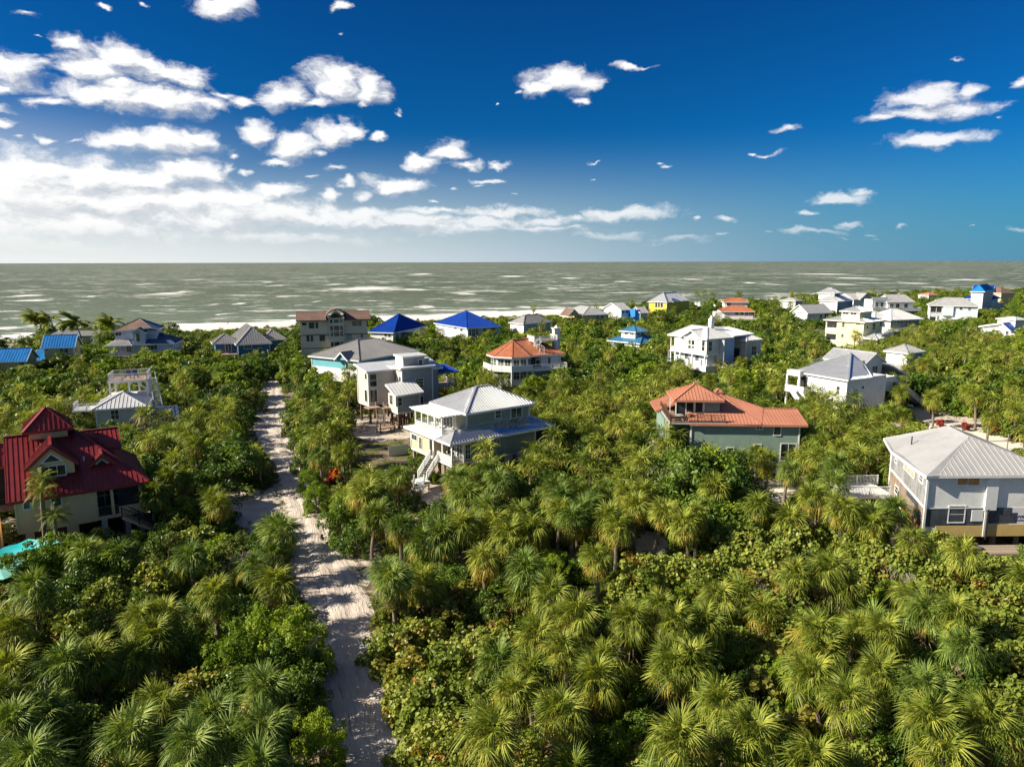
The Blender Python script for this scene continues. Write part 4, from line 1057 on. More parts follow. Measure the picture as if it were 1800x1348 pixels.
def tanks(h):
    """two round tanks on a small timber platform beside the front wall"""
    w = lambda x, y, z: tuple((h.o + h.ux*x + h.uy*y)) + (z,)
    p = empty('timber_platform', w(9.3, -.55, 0), h.yaw); tag(p, 'grey timber platform carrying two dark round tanks at the green house', 'platform')
    MB().box(-2.1, 2.1, -.6, .6, 2.45, 2.6).build('platform_deck', 'wood_weathered', p)
    me = MB().box(-.07, .07, -.07, .07, 0, 2.45).mesh('leg', 'wood_weathered')
    for x in (-1.9, 0, 1.9):
        for y in (-.5, .5): o = link(bpy.data.objects.new('leg', me)); o.parent = p; o.location = (x, y, 0)
    for x, t in ((8.45, 'left'), (10.15, 'right')):
        o = MB().cone((0,0,0), (0,0,.85), .62, .60, 20).cone((0,0,.85), (0,0,.93), .66, .66, 20).cone((0,0,.93), (0,0,1.0), .45, .40, 16).build('outdoor_unit', 'metal_grey', None, w(x, -.55, 2.6))
        tag(o, f'{t} of two round grey outdoor units on the timber platform', 'air conditioner', 'round outdoor units on the platform')
def grey_house():
    h = House('grey_modern_house', 'grey and putty modern stilt house with shed roofs and square tower', (120,592), (375,578), 9.5, zo=3, yaw=35, short='the grey modern house')
    A = h.body(0, 8, 0, 4.6, 3.4, 9.3, 'wall_putty'); T = h.body(5.0, 10.9, -3.0, 3.4, 3.4, 9.75, 'wall_slate')
    # tower's left side: sunlight put into the colour of a putty sheet
    h.part('side_face', MB().box(4.93, 4.998, -3.0, 0, 3.4, 9.75), 'wall_putty', label='side of the grey tower, sunlit putty tone painted on'); h.trim(A, 3.4, 9.3, w=.16); h.trim(T, 3.4, 9.7, w=.18)
    h.roof([[(-.5,-.5,9.45),(8.2,-.5,9.45),(8.2,5.1,10.2),(-.5,5.1,10.2)]], 'roof_silver', .45)
    h.roof([[(4.5,-3.5,9.95),(11.4,-3.5,9.95),(11.4,3.9,9.75),(4.5,3.9,9.75)]], 'roof_white', 0, t=.2)
    K = h.body(6.2, 10.4, -1.2, 1.8, 9.9, 11.5, 'wall_slate', foot=False); h.part('tower_lit_face', MB().box(6.13, 6.198, -1.2, 1.8, 9.9, 11.5), 'paint_white'); h.roof([[(5.9,-1.5,11.6),(10.8,-1.5,11.6),(10.8,2.1,11.75),(5.9,2.1,11.75)]], 'roof_white', 0, t=.18)  # white sheet carries the sunlit tone of the top box's left side
    h.roof([[(10.5,-2.6,9.3),(13.4,-2.6,9.3),(13.4,3.4,10.6),(10.5,3.4,10.6)]], 'roof_silver', .45); h.body(10.9, 12.8, -1.8, 3.2, 3.4, 9.4, 'wall_slate')
    E = h.body(2.4, 6.6, -6.3, -3.0, 2.9, 5.9, 'wall_slate'); h.part('side_face', MB().box(2.33, 2.398, -6.3, -3.0, 2.9, 5.9), 'wall_putty'); h.trim(E, 2.9, 5.8)  # entry's left face: sunlit beige put into the sheet's colour
    h.roof([[(1.8,-6.9,5.9),(7.1,-6.9,6.1),(7.1,-2.9,7.6),(1.8,-2.9,7.4)]], 'roof_white', .6)
    h.win('F', A, (135,622), (188,715), 1, 2); h.win('F', A, (138,745), (192,835), 1, 1); h.win('L', A, (98,612), (112,660), 1, 1); h.win('L', A, (98,742), (116,838), 1, 1)
    h.winl('L', (4.93, 0, 0, 0), -.8, -.2, 5.9, 8.6, 1, 1); h.winl('L', (4.93, 0, 0, 0), -2.7, -2.0, 7.2, 8.3)
    h.win('F', T, (498,655), (556,720), 1, 3, name='louvred_window'); h.win('F', T, (502,798), (556,865), 1, 1); h.win('F', E, (343,806), (388,866), 1, 2); h.winl('L', (2.33,0,0,0), -4.6, -3.5, 4.0, 5.6)
    h.win('F', K, (520,505), (548,548), 1, 1); h.win('F', K, (562,498), (600,545), 1, 1, pane='wall_slate')
    # deck with its blue roof at the right
    h.deck(12.8, 16.8, -1.5, 2.8, 5.6, .2, edge='wood_weathered'); h.posts([(16.6,-1.3),(16.6,2.6),(13.0,-1.3)], 0, 8.2, .14, 'wood_weathered')
    h.roof([[(12.6,-2,8.2),(17.1,-2,8.2),(17.1,3.2,8.9),(12.6,3.2,8.9)]], 'roof_royal', .45, fascia='wood_weathered'); h.rail([(13,-1.4),(16.7,-1.4),(16.7,2.7)], 5.6, 'v', mat='paint_white', gap=.2)
    h.stilts(.3, 10.6, .3, 4.2, 3.4, 5, 2, .34, 'wood_brown'); h.stilts(5.3, 10.6, -2.7, -1, 3.4, 3, 2, .34, 'wood_brown'); h.stilts(2.7, 6.3, -6, -3.4, 2.9, 3, 2, .34, 'wood_brown')
    h.deck(-1.0, 2.0, -2.2, 0, 3.3, .2, edge='wood_weathered'); h.deck(1.2, 2.4, -3.6, 0, 3.3, .2, edge='wood_weathered')
    h.stairs((.9,-2.3,3.3), (-.6,-6.0,.9), 1.3, 'wood_weathered', 'wire'); h.deck(-1.5, 1.2, -7.6, -6.0, .9, .18, edge='wood_weathered'); h.posts([(-1.4,-7.5),(1.1,-7.5),(-1.4,-6.1),(1.1,-6.1),(3.2,-7.6),(3.2,-6.6)], 0, 1.9, .16, 'wood_brown')
    return h
def red_house():
    h = House('red_roofed_house', 'tan stucco house with maroon metal roofs, two dormers and a square cupola', (140,778), (1070,635), 6.4, zo=6, short='the red roofed house')
    # frame: x along the eave to the right, y away from the viewer
    X = h.len; Y = 11.5; xL = -1.0
    A = h.body(xL+.6, X-4.8, .6, Y-.6, 3.3, 6.5, 'wall_tan'); A2 = h.body(X-4.8, X-.6, 3.2, Y-.6, 3.3, 6.5, 'wall_tan'); h.trim(A, 3.3, 6.4, 'wall_tan')
    ze, zr = 6.4, 10.9; rx1 = 4.9; ry = 8.0
    h.roof([[(xL,0,ze),(X,0,ze),(rx1,ry,zr),(xL,ry,zr)], [(X,0,ze),(X,Y,ze),(rx1,ry,zr)], [(X,Y,ze),(xL,Y,ze),(xL,ry,zr),(rx1,ry,zr)]], 'roof_maroon', .42, fascia='roof_maroon')
    # cupola
    K = h.body(1.1, 4.4, 7.2, 10.4, 9.2, 11.5, 'wall_tan', foot=False); h.hip(.6, 4.9, 6.7, 10.9, 11.4, 13.4, 'roof_maroon', .42, fascia='roof_maroon')
    # right rear gable wing
    W = h.body(5.6, 8.6, 8.2, 12.8, 6.4, 8.5, 'wall_tan', foot=False); h.gable(4.8, 9.1, 7.6, 13.4, 8.6, 10.1, 'roof_maroon', 'x', .42, 'wall_tan', fascia='roof_maroon')
    # dormers on the front slope
    def dormer(x0, x1, y, z0, zt, deep, win):
        xm = (x0+x1)/2; ov = .35
        h.part('dormer_wall', MB().poly([(x0,y,z0),(x1,y,z0),(x1,y,z0+win),(xm,y,zt-.12),(x0,y,z0+win)]).poly([(x0,y,z0),(x0,y,z0+win),(x0,y+deep,z0+win),(x0,y+deep,z0+win-.02)]).poly([(x1,y,z0),(x1,y+deep,z0+win-.02),(x1,y+deep,z0+win),(x1,y,z0+win)]), 'wall_tan')
        zo_ = z0+win-.12
        h.roof([[(x0-ov,y-ov,zo_-.15),(xm,y-ov,zt),(xm,y+deep+1.2,zt),(x0-ov,y+deep,zo_-.15)], [(xm,y-ov,zt),(x1+ov,y-ov,zo_-.15),(x1+ov,y+deep,zo_-.15),(xm,y+deep+1.2,zt)]], 'roof_maroon', .42, fascia='roof_maroon')
        zb = z0+win
        for k, (w, mt) in enumerate(((.9, 'paint_white'), (.62, 'window_glass'))):
            q = (x1-x0)/2*.62*w; hh = (zt-zb)*.62*w
            o = h.part('gable_window' if k == 0 else 'pane', MB().slab([(xm-q,y-.03-k*.02,zb+.0+(1-w)*.2),(xm+q,y-.03-k*.02,zb+(1-w)*.2),(xm,y-.03-k*.02,zb+(1-w)*.2+hh)], .0) if False else MB().poly([(xm-q,y-.03-k*.02,zb+(1-w)*.25),(xm+q,y-.03-k*.02,zb+(1-w)*.25),(xm,y-.03-k*.02,zb+(1-w)*.25+hh)]), mt)
    dx0, _ = h.onface('F', 2.2, (215,560)); dx1, _ = h.onface('F', 2.2, (538,555)); z0 = h.onface('F', 2.2, (400,590))[1]; zt = h.onface('F', 2.2, (360,375))[1]
    dormer(dx0, dx1, 2.2, z0, zt, 3.2, 1.25); h.win('F', (0,0,2.2,0), (290,540), (470,585), 3, 1)
    ex0, _ = h.onface('F', 3.0, (630,540)); ex1, _ = h.onface('F', 3.0, (835,520)); z0 = h.onface('F', 3.0, (720,535))[1]; zt = h.onface('F', 3.0, (722,440))[1]
    dormer(ex0, ex1, 3.0, z0-.15, zt, 2.2, .35)
    # left wing with screened porch
    h.gable(-9.5, .6, 9.6, 13.8, 7.6, 9.5, 'roof_maroon', 'x', .42, fascia='roof_maroon'); h.part('screened_porch', MB().box(-9, -.5, 10.2, 13.4, 3.4, 7.5), 'screen'); h.posts([(-9,10.1),(-6.2,10.1),(-3.3,10.1),(-.6,10.1)], 0, 7.5, .16); h.deck(-9.2, -.4, 8.6, 13.5, 3.4, .25, edge='wood_weathered'); h.rail([(-9.1,8.7),(-.6,8.7)], 3.4, 'wire', mat='metal_dark'); h.foot.append((-9,0,8,14))
    h.part('roof_deck_rail', MB().bar((-9,12,10.6),(-.5,12,10.6),.06).bar((-9,12,10.1),(-.5,12,10.1),.04).bar((-9,12,9.2),(-9,12,10.6),.06).bar((-4.5,12,9.2),(-4.5,12,10.6),.06), 'metal_dark')
    # windows and front porch
    h.win('F', A, (372,752), (438,805), 1, 1); h.win('F', A, (170,790), (215,830), 1, 1, pane='window_glass')
    h.deck(X-4.8, X-.7, .6, 3.2, 3.4, .3, edge='wall_tan'); h.posts([(X-4.7,.7),(X-3.3,.7),(X-.8,.7),(X-.8,3.1)], 3.4, 6.3, .26, 'wall_tan')
    h.rail([(X-4.7,.7),(X-2.9,.7)], 3.4, 'v', mat='metal_dark', gap=.11)
    h.winl('F', A2, X-4.5, X-2.5, 3.6, 5.9, 3, 2, frame='paint_white', name='glass_door'); h.part('screen', MB().box(X-2.8, X-.9, .72, .75, 4.1, 6.2), 'screen')
    h.part('half_wall', MB().box(X-2.8, X-.75, .6, .71, 3.4, 4.1), 'wall_tan')
    h.stairs((X-2.6, .1, 3.3), (X+1.6, -.4, .4), 1.2, 'wall_tan', 'v', 'metal_dark')
    h.body(.9, 3.3, .9, 1.3, 0, 3.2, 'door_maroon', 'garage_door', foot=False); h.body(3.4, 4.4, .8, 1.4, 0, 3.3, 'wall_tan', 'pillar', foot=False); h.body(.1, .8, .8, 1.4, 0, 3.3, 'wall_tan', 'pillar', foot=False)
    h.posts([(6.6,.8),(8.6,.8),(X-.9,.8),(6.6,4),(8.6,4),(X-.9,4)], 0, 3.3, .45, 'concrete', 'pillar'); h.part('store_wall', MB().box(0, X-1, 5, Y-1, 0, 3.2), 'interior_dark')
    # tan wall at the left with terrace deck
    h.body(-4.2, -1.8, 1.0, 3.2, 0, 4.2, 'wall_tan', 'stair_tower'); h.deck(-7.5, -1.8, -.5, 3.4, 1.2, .2, edge='wood_weathered'); h.rail([(-7.4,-.4),(-2,-.4)], 1.2, 'wire', mat='metal_dark')
    mb = MB()
    for u, v in ((515,385),(602,480)):
        x, y = h.L((u, v), 8.6); mb.cone((x,y,h.onface('F', y, (u,v))[1]-.6),(x,y,8.9),.07,.07,8)
    h.part('vent_pipe', mb, 'paint_white'); return h
def orange_house():
    h = House('teal_house', 'teal green house with coral metal roofs and a roof deck with brown railing', (515,425), (1540,437), 7.0, zo=8, short='the coral roofed house')
    X = h.len; 
    A = h.body(.3, X-.7, .5, 9.5, .2, 7.0, 'wall_teal'); A1 = h.body(-3.0, .3, 2.6, 9.5, 3.2, 7.0, 'wall_teal')
    ze = 7.0; zr = 9.3
    # long wing to the right, gable; big slope behind the tower; rear part
    h.gable(7.2, X+.2, 0, 9.2, ze, 8.2, 'roof_coral', 'x', .45, 'wall_teal', fascia='roof_coral')
    h.roof([[(0,0,7.02),(9.2,0,7.02),(5.0,6.8,9.95),(0,6.8,9.95)], [(9.2,0,7.02),(10.6,4.6,8.25),(5.0,6.8,9.95)], [(10.6,4.6,8.25),(11.5,9.6,7.1),(5.0,6.8,9.95)], [(11.5,9.6,7.1),(-2,9.6,7.1),(0,6.8,9.95),(5.0,6.8,9.95)]], 'roof_coral', .45, fascia='roof_coral')
    h.hip(4.5, 5.5, 6.3, 7.3, 10.15, 10.5, 'roof_coral', 0, fascia='roof_coral')
    h.roof([[(-3.4,7.6,7.2),(-.3,7.6,8.4),(-.3,14,8.4),(-3.4,14,7.2)]], 'roof_coral', .45, fascia='roof_coral')
    # tower room and its roof
    T = h.body(-.3, 4.3, 2.5, 7.4, 7.0, 9.9, 'wall_teal', foot=False); h.hip(-1.9, 4.7, 1.6, 8.0, 9.85, 11.5, 'roof_coral', .45, fascia='roof_coral')
    h.part('chimney_cap', MB().box(1.15, 1.65, 4.5, 5.1, 11.2, 11.8), 'roof_coral')
    h.part('screen', MB().box(-1.4, -.32, 2.42, 2.46, 7.2, 9.7), 'screen'); h.posts([(-1.5,2.4),(.9,2.4),(2.1,2.4),(-1.5,7.2)], 7.1, 9.8, .12)
    h.winl('F', T, -.1, .9, 7.3, 9.4, 1, 1, pane='window_glass'); h.winl('F', T, 1.1, 2.2, 7.2, 9.5, 1, 1, pane='interior_dark', name='door')
    # deck
    h.deck(-2.6, 4.6, .1, 2.5, 7.15, .22, mat='wood_deck', edge='concrete'); h.deck(-2.6, -.3, 2.5, 9.5, 7.15, .2, edge='concrete')
    h.rail([(4.5,.2),(-2.5,.2),(-2.5,9.3)], 7.15, 'v', mat='wood_brown', gap=.13)
    # ground: lower left glass bay and spiral stair
    h.winl('F', (0,0,.5,0), .7, .9, .5, .9) if False else None
    h.part('glazed_wall', MB().box(-2.6, .28, .55, .60, 3.3, 6.8), 'window_glass'); h.posts([(-2.7,.5),(.25,.5),(-2.7,2.6),(-2.7,5),(-2.7,9.2)], 0, 6.9, .2); h.deck(-4.6, -.2, .6, 4.4, 3.25, .2, edge='paint_white'); h.rail([(-2.8,.7),(-4.5,.7),(-4.5,4.3)], 3.25, 'v'); h.part('floor_slab', MB().box(-2.7, .3, .5, 4, 3.0, 3.24), 'paint_white')
    spiral(h, (-5.2, 1.4), 0, 3.3, .9)
    for (p, q, c, r) in (((1098,438),(1150,468),2,1),((1253,440),(1310,522),1,1),((615,602),(672,655),1,2),((1080,608),(1135,640),1,1),((1312,600),(1440,745),2,1),((840,635),(895,660),1,1)): h.win('F', A, p, q, c, r)
    h.part('corner_trim', MB().box(X-.78, X-.62, .42, .5, .2, 7).box(.22, .3, .42, .58, .2, 7), 'paint_white')
    h.stilts(-2.6, 0, 1, 9, 3.1, 2, 4, .2, 'paint_white'); return h
def spiral(h, c, z0, z1, r):
    mb = MB(); n = int((z1-z0)/.2); cx, cy = c; mb.cone((cx,cy,z0),(cx,cy,z1+1),.07,.07,6); pr = None
    for i in range(n):
        a = i*.42; z = z0+(z1-z0)*(i+1)/n; p = Vector((cx+math.cos(a)*r, cy+math.sin(a)*r, z)); q = Vector((cx+math.cos(a+.4)*r, cy+math.sin(a+.4)*r, z))
        mb.slab([(cx,cy,z), tuple(p), tuple(q)], .05); mb.bar(p, p+Vector((0,0,.95)), .035)
        if pr: mb.bar(pr, p+Vector((0,0,.95)), .05)
        pr = p+Vector((0,0,.95))
    h.part('spiral_staircase', mb, 'paint_white')
def clad_house():
    h = House('half_clad_house', 'large grey metal roofed house under repair, siding half replaced above bare sheathing', (785,540), (1580,530), 8.5, zo=9, yaw=1.0, short='the half clad house')
    X = 12.6; Y = 14.0
    xl = .4; A = (xl, X, .5, Y-.6); h.foot.append((xl, X, .5, Y))
    h.part('wall', MB().slab([(xl,.5,8.4),(X,.5,8.4),(X,Y-.6,8.4),(4.2,Y-.6,8.4)], 6.0), 'wall_white')
    s = h.sub(xl, .5, -16.5)
    # lower storey cladding sheets stand a little proud: dark board, house wrap, yellow siding
    F = A; zb = 5.15
    h.part('sheathing', MB().box(xl+.05, 6.1, .455, .498, 3.4, zb), 'wall_black_board', label='dark sheathing board below the white siding')
    h.part('yellow_siding', MB().box(xl+1.2, 6.1, .40, .454, 2.4, 3.45).box(6.1, X, .43, .498, 2.4, 3.55), 'wall_yellow_siding', label='remaining yellow lap siding')
    h.part('sheathing', MB().box(6.5, 9.3, .452, .498, 3.65, 4.7).box(6.6, 8.7, .44, .451, 4.45, 5.2), 'wall_black_board'); 
    wrap = h.part('house_wrap', MB().box(8.6, X, .455, .498, 3.55, 5.2).box(4.9, 6.0, .40, .45, 3.9, 5.0), 'paint_white', label='white house wrap printed with blue lettering')
    # lettering on the wrap
    def text(body, x, z, size, mat):
        cu = bpy.data.curves.new('lettering', 'FONT'); cu.body = body; cu.size = size; cu.extrude = .004; cu.offset = .008
        o = bpy.data.objects.new('lettering', cu); dg = bpy.context.evaluated_depsgraph_get(); link(o); dg.update()
        me = bpy.data.meshes.new_from_object(o.evaluated_get(bpy.context.evaluated_depsgraph_get())); bpy.data.objects.remove(o); me.materials.clear(); me.materials.append(MATS[mat])
        t = link(bpy.data.objects.new('lettering', me)); t.parent = wrap; t.location = (x, .445, z); t.rotation_euler = (R_(90), 0, 0)
    surf('ink_blue', (0.04, 0.05, 0.16), .6); surf('ink_red', (0.5, 0.05, 0.03), .6)
    for dx in (0, 3.4):
        text('Tyvek', 8.8+dx, 4.15, .62, 'ink_blue'); text('HomeWrap', 9.0+dx, 3.88, .22, 'ink_blue'); 
    h.part('print_square', MB().box(10.7, 11.1, .445, .453, 3.7, 4.05), 'ink_red', parent=wrap)
    h.part('corner_trim', MB().box(xl-.06, xl+.14, .36, .498, 2.9, 8.4).box(6.1, 6.28, .34, .498, 2.4, 5.2).box(6.0, 7.1, .3, .498, 5.0, 8.4).box(xl, 6.1, .42, .453, 5.15, 5.25), 'paint_white')
    h.win('F', A, (965,790), (1090,915), 1, 2); h.win('F', A, (1035,545), (1118,610), 1, 1, pane='plywood'); h.win('F', A, (1128,545), (1215,612), 1, 1, pane='plywood')
    # left side, stripped to sheathing
    q = (-.06, 0, 0, 0); M_ = Y-1.2
    s.part('bare_wall', MB().box(-.06, -.002, .1, M_, 2.6, 5.2), 'wall_bare', label='stripped brown plywood wall'); s.part('grey_wall', MB().box(-.05, -.002, .1, M_, 5.45, 8.3), 'wall_stripped', label='grey weathered upper side wall'); s.part('belt_board', MB().box(-.12, -.002, 0, M_+.1, 5.22, 5.42), 'paint_white')
    s.part('torn_board', MB().box(-.08, -.061, .5, 1.7, 3.2, 4.6).box(-.075, -.061, 1.7, 5.9, 4.6, 5.15), 'wall_black_board')
    s.win('L', q, (602,432), (690,562), 3, 2, pane='plywood'); s.win('L', q, (727,515), (758,605), 1, 2); s.win('L', q, (528,610), (555,700), 1, 2); s.win('L', q, (530,400), (545,440), 1, 1)
    # roof: hip with a wide plain left slope
    ex, ey = 0, 0; ap = (6.6, 4.4, 11.1); ap2 = (7.2, 8.6, 11.15)
    h.roof([[(1.2,.1,8.5),(X+.2,0,8.5),ap], [(X+.2,0,8.5),(X+.4,Y,8.5),ap2,ap], [(X+.4,Y,8.5),(3.6,Y,8.5),ap2]], 'roof_pearl', .52)
    h.roof([[(1.5,8.7,8.5),(-.1,-.1,8.5),(1.2,.1,8.5),ap,ap2,(3.6,Y,8.5)]], 'roof_pearl', 0, label='plain unseamed left slope')
    
    h.part('vent_pipe', MB().cone((3.4,8.4,9.2),(3.4,8.4,10.1),.06,.06,6), 'metal_dark')
    # rear left deck, white railing
    h.deck(-4.4, 2.2, 8.6, 12.8, 3.6, .25, mat='paint_white'); h.rail([(2.6,12.7),(-4.3,12.7)], 3.6, 'v', mat='paint_white', gap=.16); h.rail([(-4.3,12.7),(-4.3,10.6),(-2.6,8.7)], 3.6, 'solid'); h.rail([(-2.6,8.7),(1.8,8.7)], 3.6, 'v', gap=.16)
    h.posts([(-4.2,12.5),(-4.2,9),(-1.5,8.9),(-1.5,12.6)], 0, 3.6, .18); h.stilts(.8, X-.5, 1, Y-1, 2.4, 6, 4, .34); s.part('orange_sheathing', MB().box(-.08, -.061, .5, 7.5, 2.5, 3.3), 'plywood')
    h.part('downpipe', MB().cone((6.35,.3,2.2),(6.35,.3,5.1),.07,.07,6), 'metal_dark')
    W = lambda x, y, z: tuple(h.o + h.ux*x + h.uy*y) + (z,)
    # things in front
    p = empty('timber_platform', W(7.2, -1.7, 0), h.yaw); tag(p, 'grey weathered plank platform before the half clad house', 'platform')
    me = MB().box(-.1, .1, -1.0, 1.0, 1.95, 2.02).mesh('plank', 'wood_weathered')
    for i in range(17): o = link(bpy.data.objects.new('plank', me)); o.parent = p; o.location = (-2.2+i*.27, 0, 0)
    MB().box(-2.4, 2.3, -1.05, -.98, 1.72, 1.94).box(-2.4, 2.3, .9, .97, 1.72, 1.94).build('rim_board', 'wood_weathered', p)
    lm = MB().box(-.08, .08, -.08, .08, 0, 1.75).mesh('leg', 'wood_weathered')
    for x in (-2.1, 2.1):
        for y in (-.9, .8): o = link(bpy.data.objects.new('leg', lm)); o.parent = p; o.location = (x, y, 0)
    for i, (x, y, rz) in enumerate(((-1.1, .2, 0), (-.2, .3, 0))): pass
    ac = empty('air_conditioner', W(4.0, -1.4, 1.2), h.yaw); tag(ac, 'dark grey outdoor air conditioner on a stand left of the plank platform', 'air conditioner')
    mb = MB().box(-.55, .55, -.5, .5, 0, 1.15); [mb.box(-.56, .56, -.515, -.50, .1+.1*k, .14+.1*k) for k in range(10)]; mb.build('casing', 'metal_grey', ac)
    MB().cone((0,0,1.151),(0,0,1.2),.42,.42,20).build('fan_grille', 'metal_dark', ac); MB().box(-.6,.6,-.55,.55,-1.2,-.001).build('stand', 'wood_weathered', ac)
    ac = empty('heat_pump', W(9.9, -1.3, 1.2), h.yaw); tag(ac, 'small white outdoor unit right of the plank platform', 'air conditioner')
    MB().box(-.5,.5,-.25,.25,0,.7).build('casing', 'paint_white', ac); mb = MB(); [mb.box(-.42,.42,-.265,-.251,.08+.08*k,.11+.08*k) for k in range(7)]; mb.build('grille', 'metal_grey', ac); MB().box(-.5,.5,-.3,.3,-1.2,-.001).build('stand', 'wood_weathered', ac)
    ld = empty('ladder', W(10.6, -1.5, 0), h.yaw); tag(ld, 'tall orange red ladder leaning on the half clad house', 'ladder')
    a, b = Vector((.25,-.6,0)), Vector((0,1.95,5.6))
    rm = MB().bar(a+Vector((-.22,0,0)), b+Vector((-.22,0,0)), .08).mesh('rail', 'ladder_red'); MB().bar(a+Vector((.22,0,0)), b+Vector((.22,0,0)), .08).build('rail', 'ladder_red', ld); o = link(bpy.data.objects.new('rail', rm)); o.parent = ld
    g = MB().bar((-.22,0,0),(.22,0,0),.05).mesh('rung', 'ladder_red')
    for i in range(18): o = link(bpy.data.objects.new('rung', g)); o.parent = ld; o.location = a.lerp(b, (i+.5)/18)
    return h
def white_house():
    h = House('white_villa', 'white villa with grey ribbed hip roof, outside stairs and raised rear gable', (475,805), (600,790), 8.0, zo=5, yaw=28, short='the white villa')
    A = h.body(.5, 11, .5, 10.8, .2, 8, 'wall_white'); B = h.body(11, 19.4, 5.2, 13, .2, 6.1, 'wall_white')
    ap = (11.6, 8.4, 11.1)
    h.roof([[(0,0,8),(6.5,0,8),(13,6.6,9.2),ap], [(0,11.3,8),(0,0,8),ap,(9,12,9.3)]], 'roof_silver', .55)
    G = h.body(14.1, 19.2, 7.1, 15.5, 6.1, 9.2, 'wall_white', foot=False); h.gable(13.6, 19.8, 6.6, 16, 9.0, 10.9, 'roof_silver', 'y', .55, 'wall_white')
    h.roof([[(19.6,5.5,8.6),(25,5.5,6.2),(25,14,6.2),(19.6,14,8.6)]], 'roof_silver', .55); h.body(19.4, 24.4, 6.2, 13.4, .2, 6.2, 'wall_white')
    h.deck(8, 17.4, 3.2, 7.0, 6.1, .3, mat='concrete'); h.part('parapet', MB().box(11, 17.5, 3.1, 3.25, 5.8, 6.9).box(17.4, 17.5, 3.25, 6.9, 5.8, 6.9), 'paint_white'); h.body(11, 17.3, 3.3, 5.2, .2, 5.8, 'wall_white')
    h.stairs((17.6, 4.2, 6.0), (27, 3.6, .3), 1.5, 'concrete', 'solid', 'paint_white')
    h.part('parapet', MB().box(-.8, .6, 9.3, 12.2, 7.3, 8.3), 'paint_white'); h.deck(-1.2, .5, 8.0, 12.2, 4.6, .25, mat='paint_white'); h.rail([(.4,8),(-1.1,8),(-1.1,12.1)], 4.6, 'solid'); h.posts([(-.7,9.4),(-.7,12.1)], 0, 7.3, .3)
    h.part('veranda_opening', MB().box(.40, .498, 8.6, 10.4, 4.8, 7.3), 'interior_dark'); h.stairs((-1.6, 9.6, 4.6), (-2.6, 4.6, .4), 1.4, 'paint_white', 'solid')
    h.win('L', A, (388,850), (412,915), 1, 2); h.win('F', A, (578,852), (592,868), 1, 1); h.winl('F', (0,0,3.3,0), 13.6, 14.2, 2.8, 4.2, 1, 2)
    h.winl('F', G, 16.4, 17.9, 6.4, 8.3, 2, 2); h.winl('F', G, 14.5, 15.3, 6.3, 8.1, 1, 1)
    return h
GREEN = green_house(); tanks(GREEN); GREY = grey_house(); RED = red_house(); ORANGE = orange_house(); CLAD = clad_house(); WHITE = white_house()
# ---------------------------------------------------------------- houses farther off
def far(name, label, zo, A, C, B, ze, apex, wall, roofm, zb=3.0, zg=None, seam=.6, D=None, yaw=None, ov=.6, short=None, roof='hip', inset=None, leftwall=None, axis=None, trimz=True, dmin=6):
    """A, C, B: left, near and right eave corners in the zoomed photo; apex: photo row of the ridge"""
    h = House(name, label, C, B, ze, zo=zo, yaw=yaw, short=short); X = h.len
    Y = D if D else max(dmin, h.L(A, ze)[1])
    k = Y/2 if X >= Y else X/2
    zr = h.zat(X/2 if X < Y else min(X/2, k), Y/2 if X >= Y else Y/2, apex) if apex is not None else ze+2
    zr = max(ze+.8, min(zr, ze+5))
    W = h.body(ov, X-ov, ov, Y-ov, zb, ze, wall)
    if leftwall: h.part('side_face', MB().box(ov-.05, ov-.002, ov, Y-ov, zb, ze-.02), leftwall)
    h.trim(W, zb, ze-.05)
    if roof == 'hip': h.hip(0, X, 0, Y, ze, zr, roofm, seam, inset=inset, axis=axis)
    elif roof == 'gx': h.gable(0, X, 0, Y, ze, zr, roofm, 'x', seam, wall)
    elif roof == 'gy': h.gable(0, X, 0, Y, ze, zr, roofm, 'y', seam, wall)
    if zb > 1: h.stilts(ov+.3, X-ov-.3, ov+.3, Y-ov-.3, zb, max(2, int(X/3.5)), max(2, int(Y/3.5)), .3)
    h.W = W; h.X = X; h.Y = Y; h.ze = ze; h.zr = zr
    return h
def windows(h, face, lst, box=None, **kw):
    for (x0, y0, x1, y1, c, r) in lst: h.win(face, box or h.W, (x0, y0), (x1, y1), c, r, **kw)
FH = {}
# left shore side
h = far('blue_roofed_cottage', 'low cottage with azure ribbed roof and butter walls at the left edge, bushes in front', 1, (-120,575), (-60,582), (235,572), 5.5, 462, 'wall_butter', 'roof_azure', zb=.2, D=8, roof='gx', short='the low azure roofed cottage')
windows(h, 'F', [(165,585,210,605,2,1)])
h = far('yellow_blue_roofed_house', 'yellow house with azure ribbed gable roof by the beach palms', 1, (355,455), (355,460), (658,450), 7.5, 343, 'wall_butter', 'roof_azure', zb=.2, D=7, roof='gx', short='the azure roofed yellow house')
windows(h, 'F', [(525,462,598,500,2,1),(400,466,418,486,1,1)]); h.roof([[(-2.6,1,4.4),(.5,1,4.4),(.5,6,6.6),(-2.6,6,6.6)]], 'roof_azure', .6)
h = far('grey_green_roofed_house', 'grey house with dull green roof half hidden behind the azure roofed house', 1, (440,342), (440,344), (840,342), 6.0, 306, 'wall_grey', 'roof_grey', zb=.2, D=9, roof='gx', short='the dull green roofed house')
windows(h, 'F', [(680,355,705,382,1,1)])
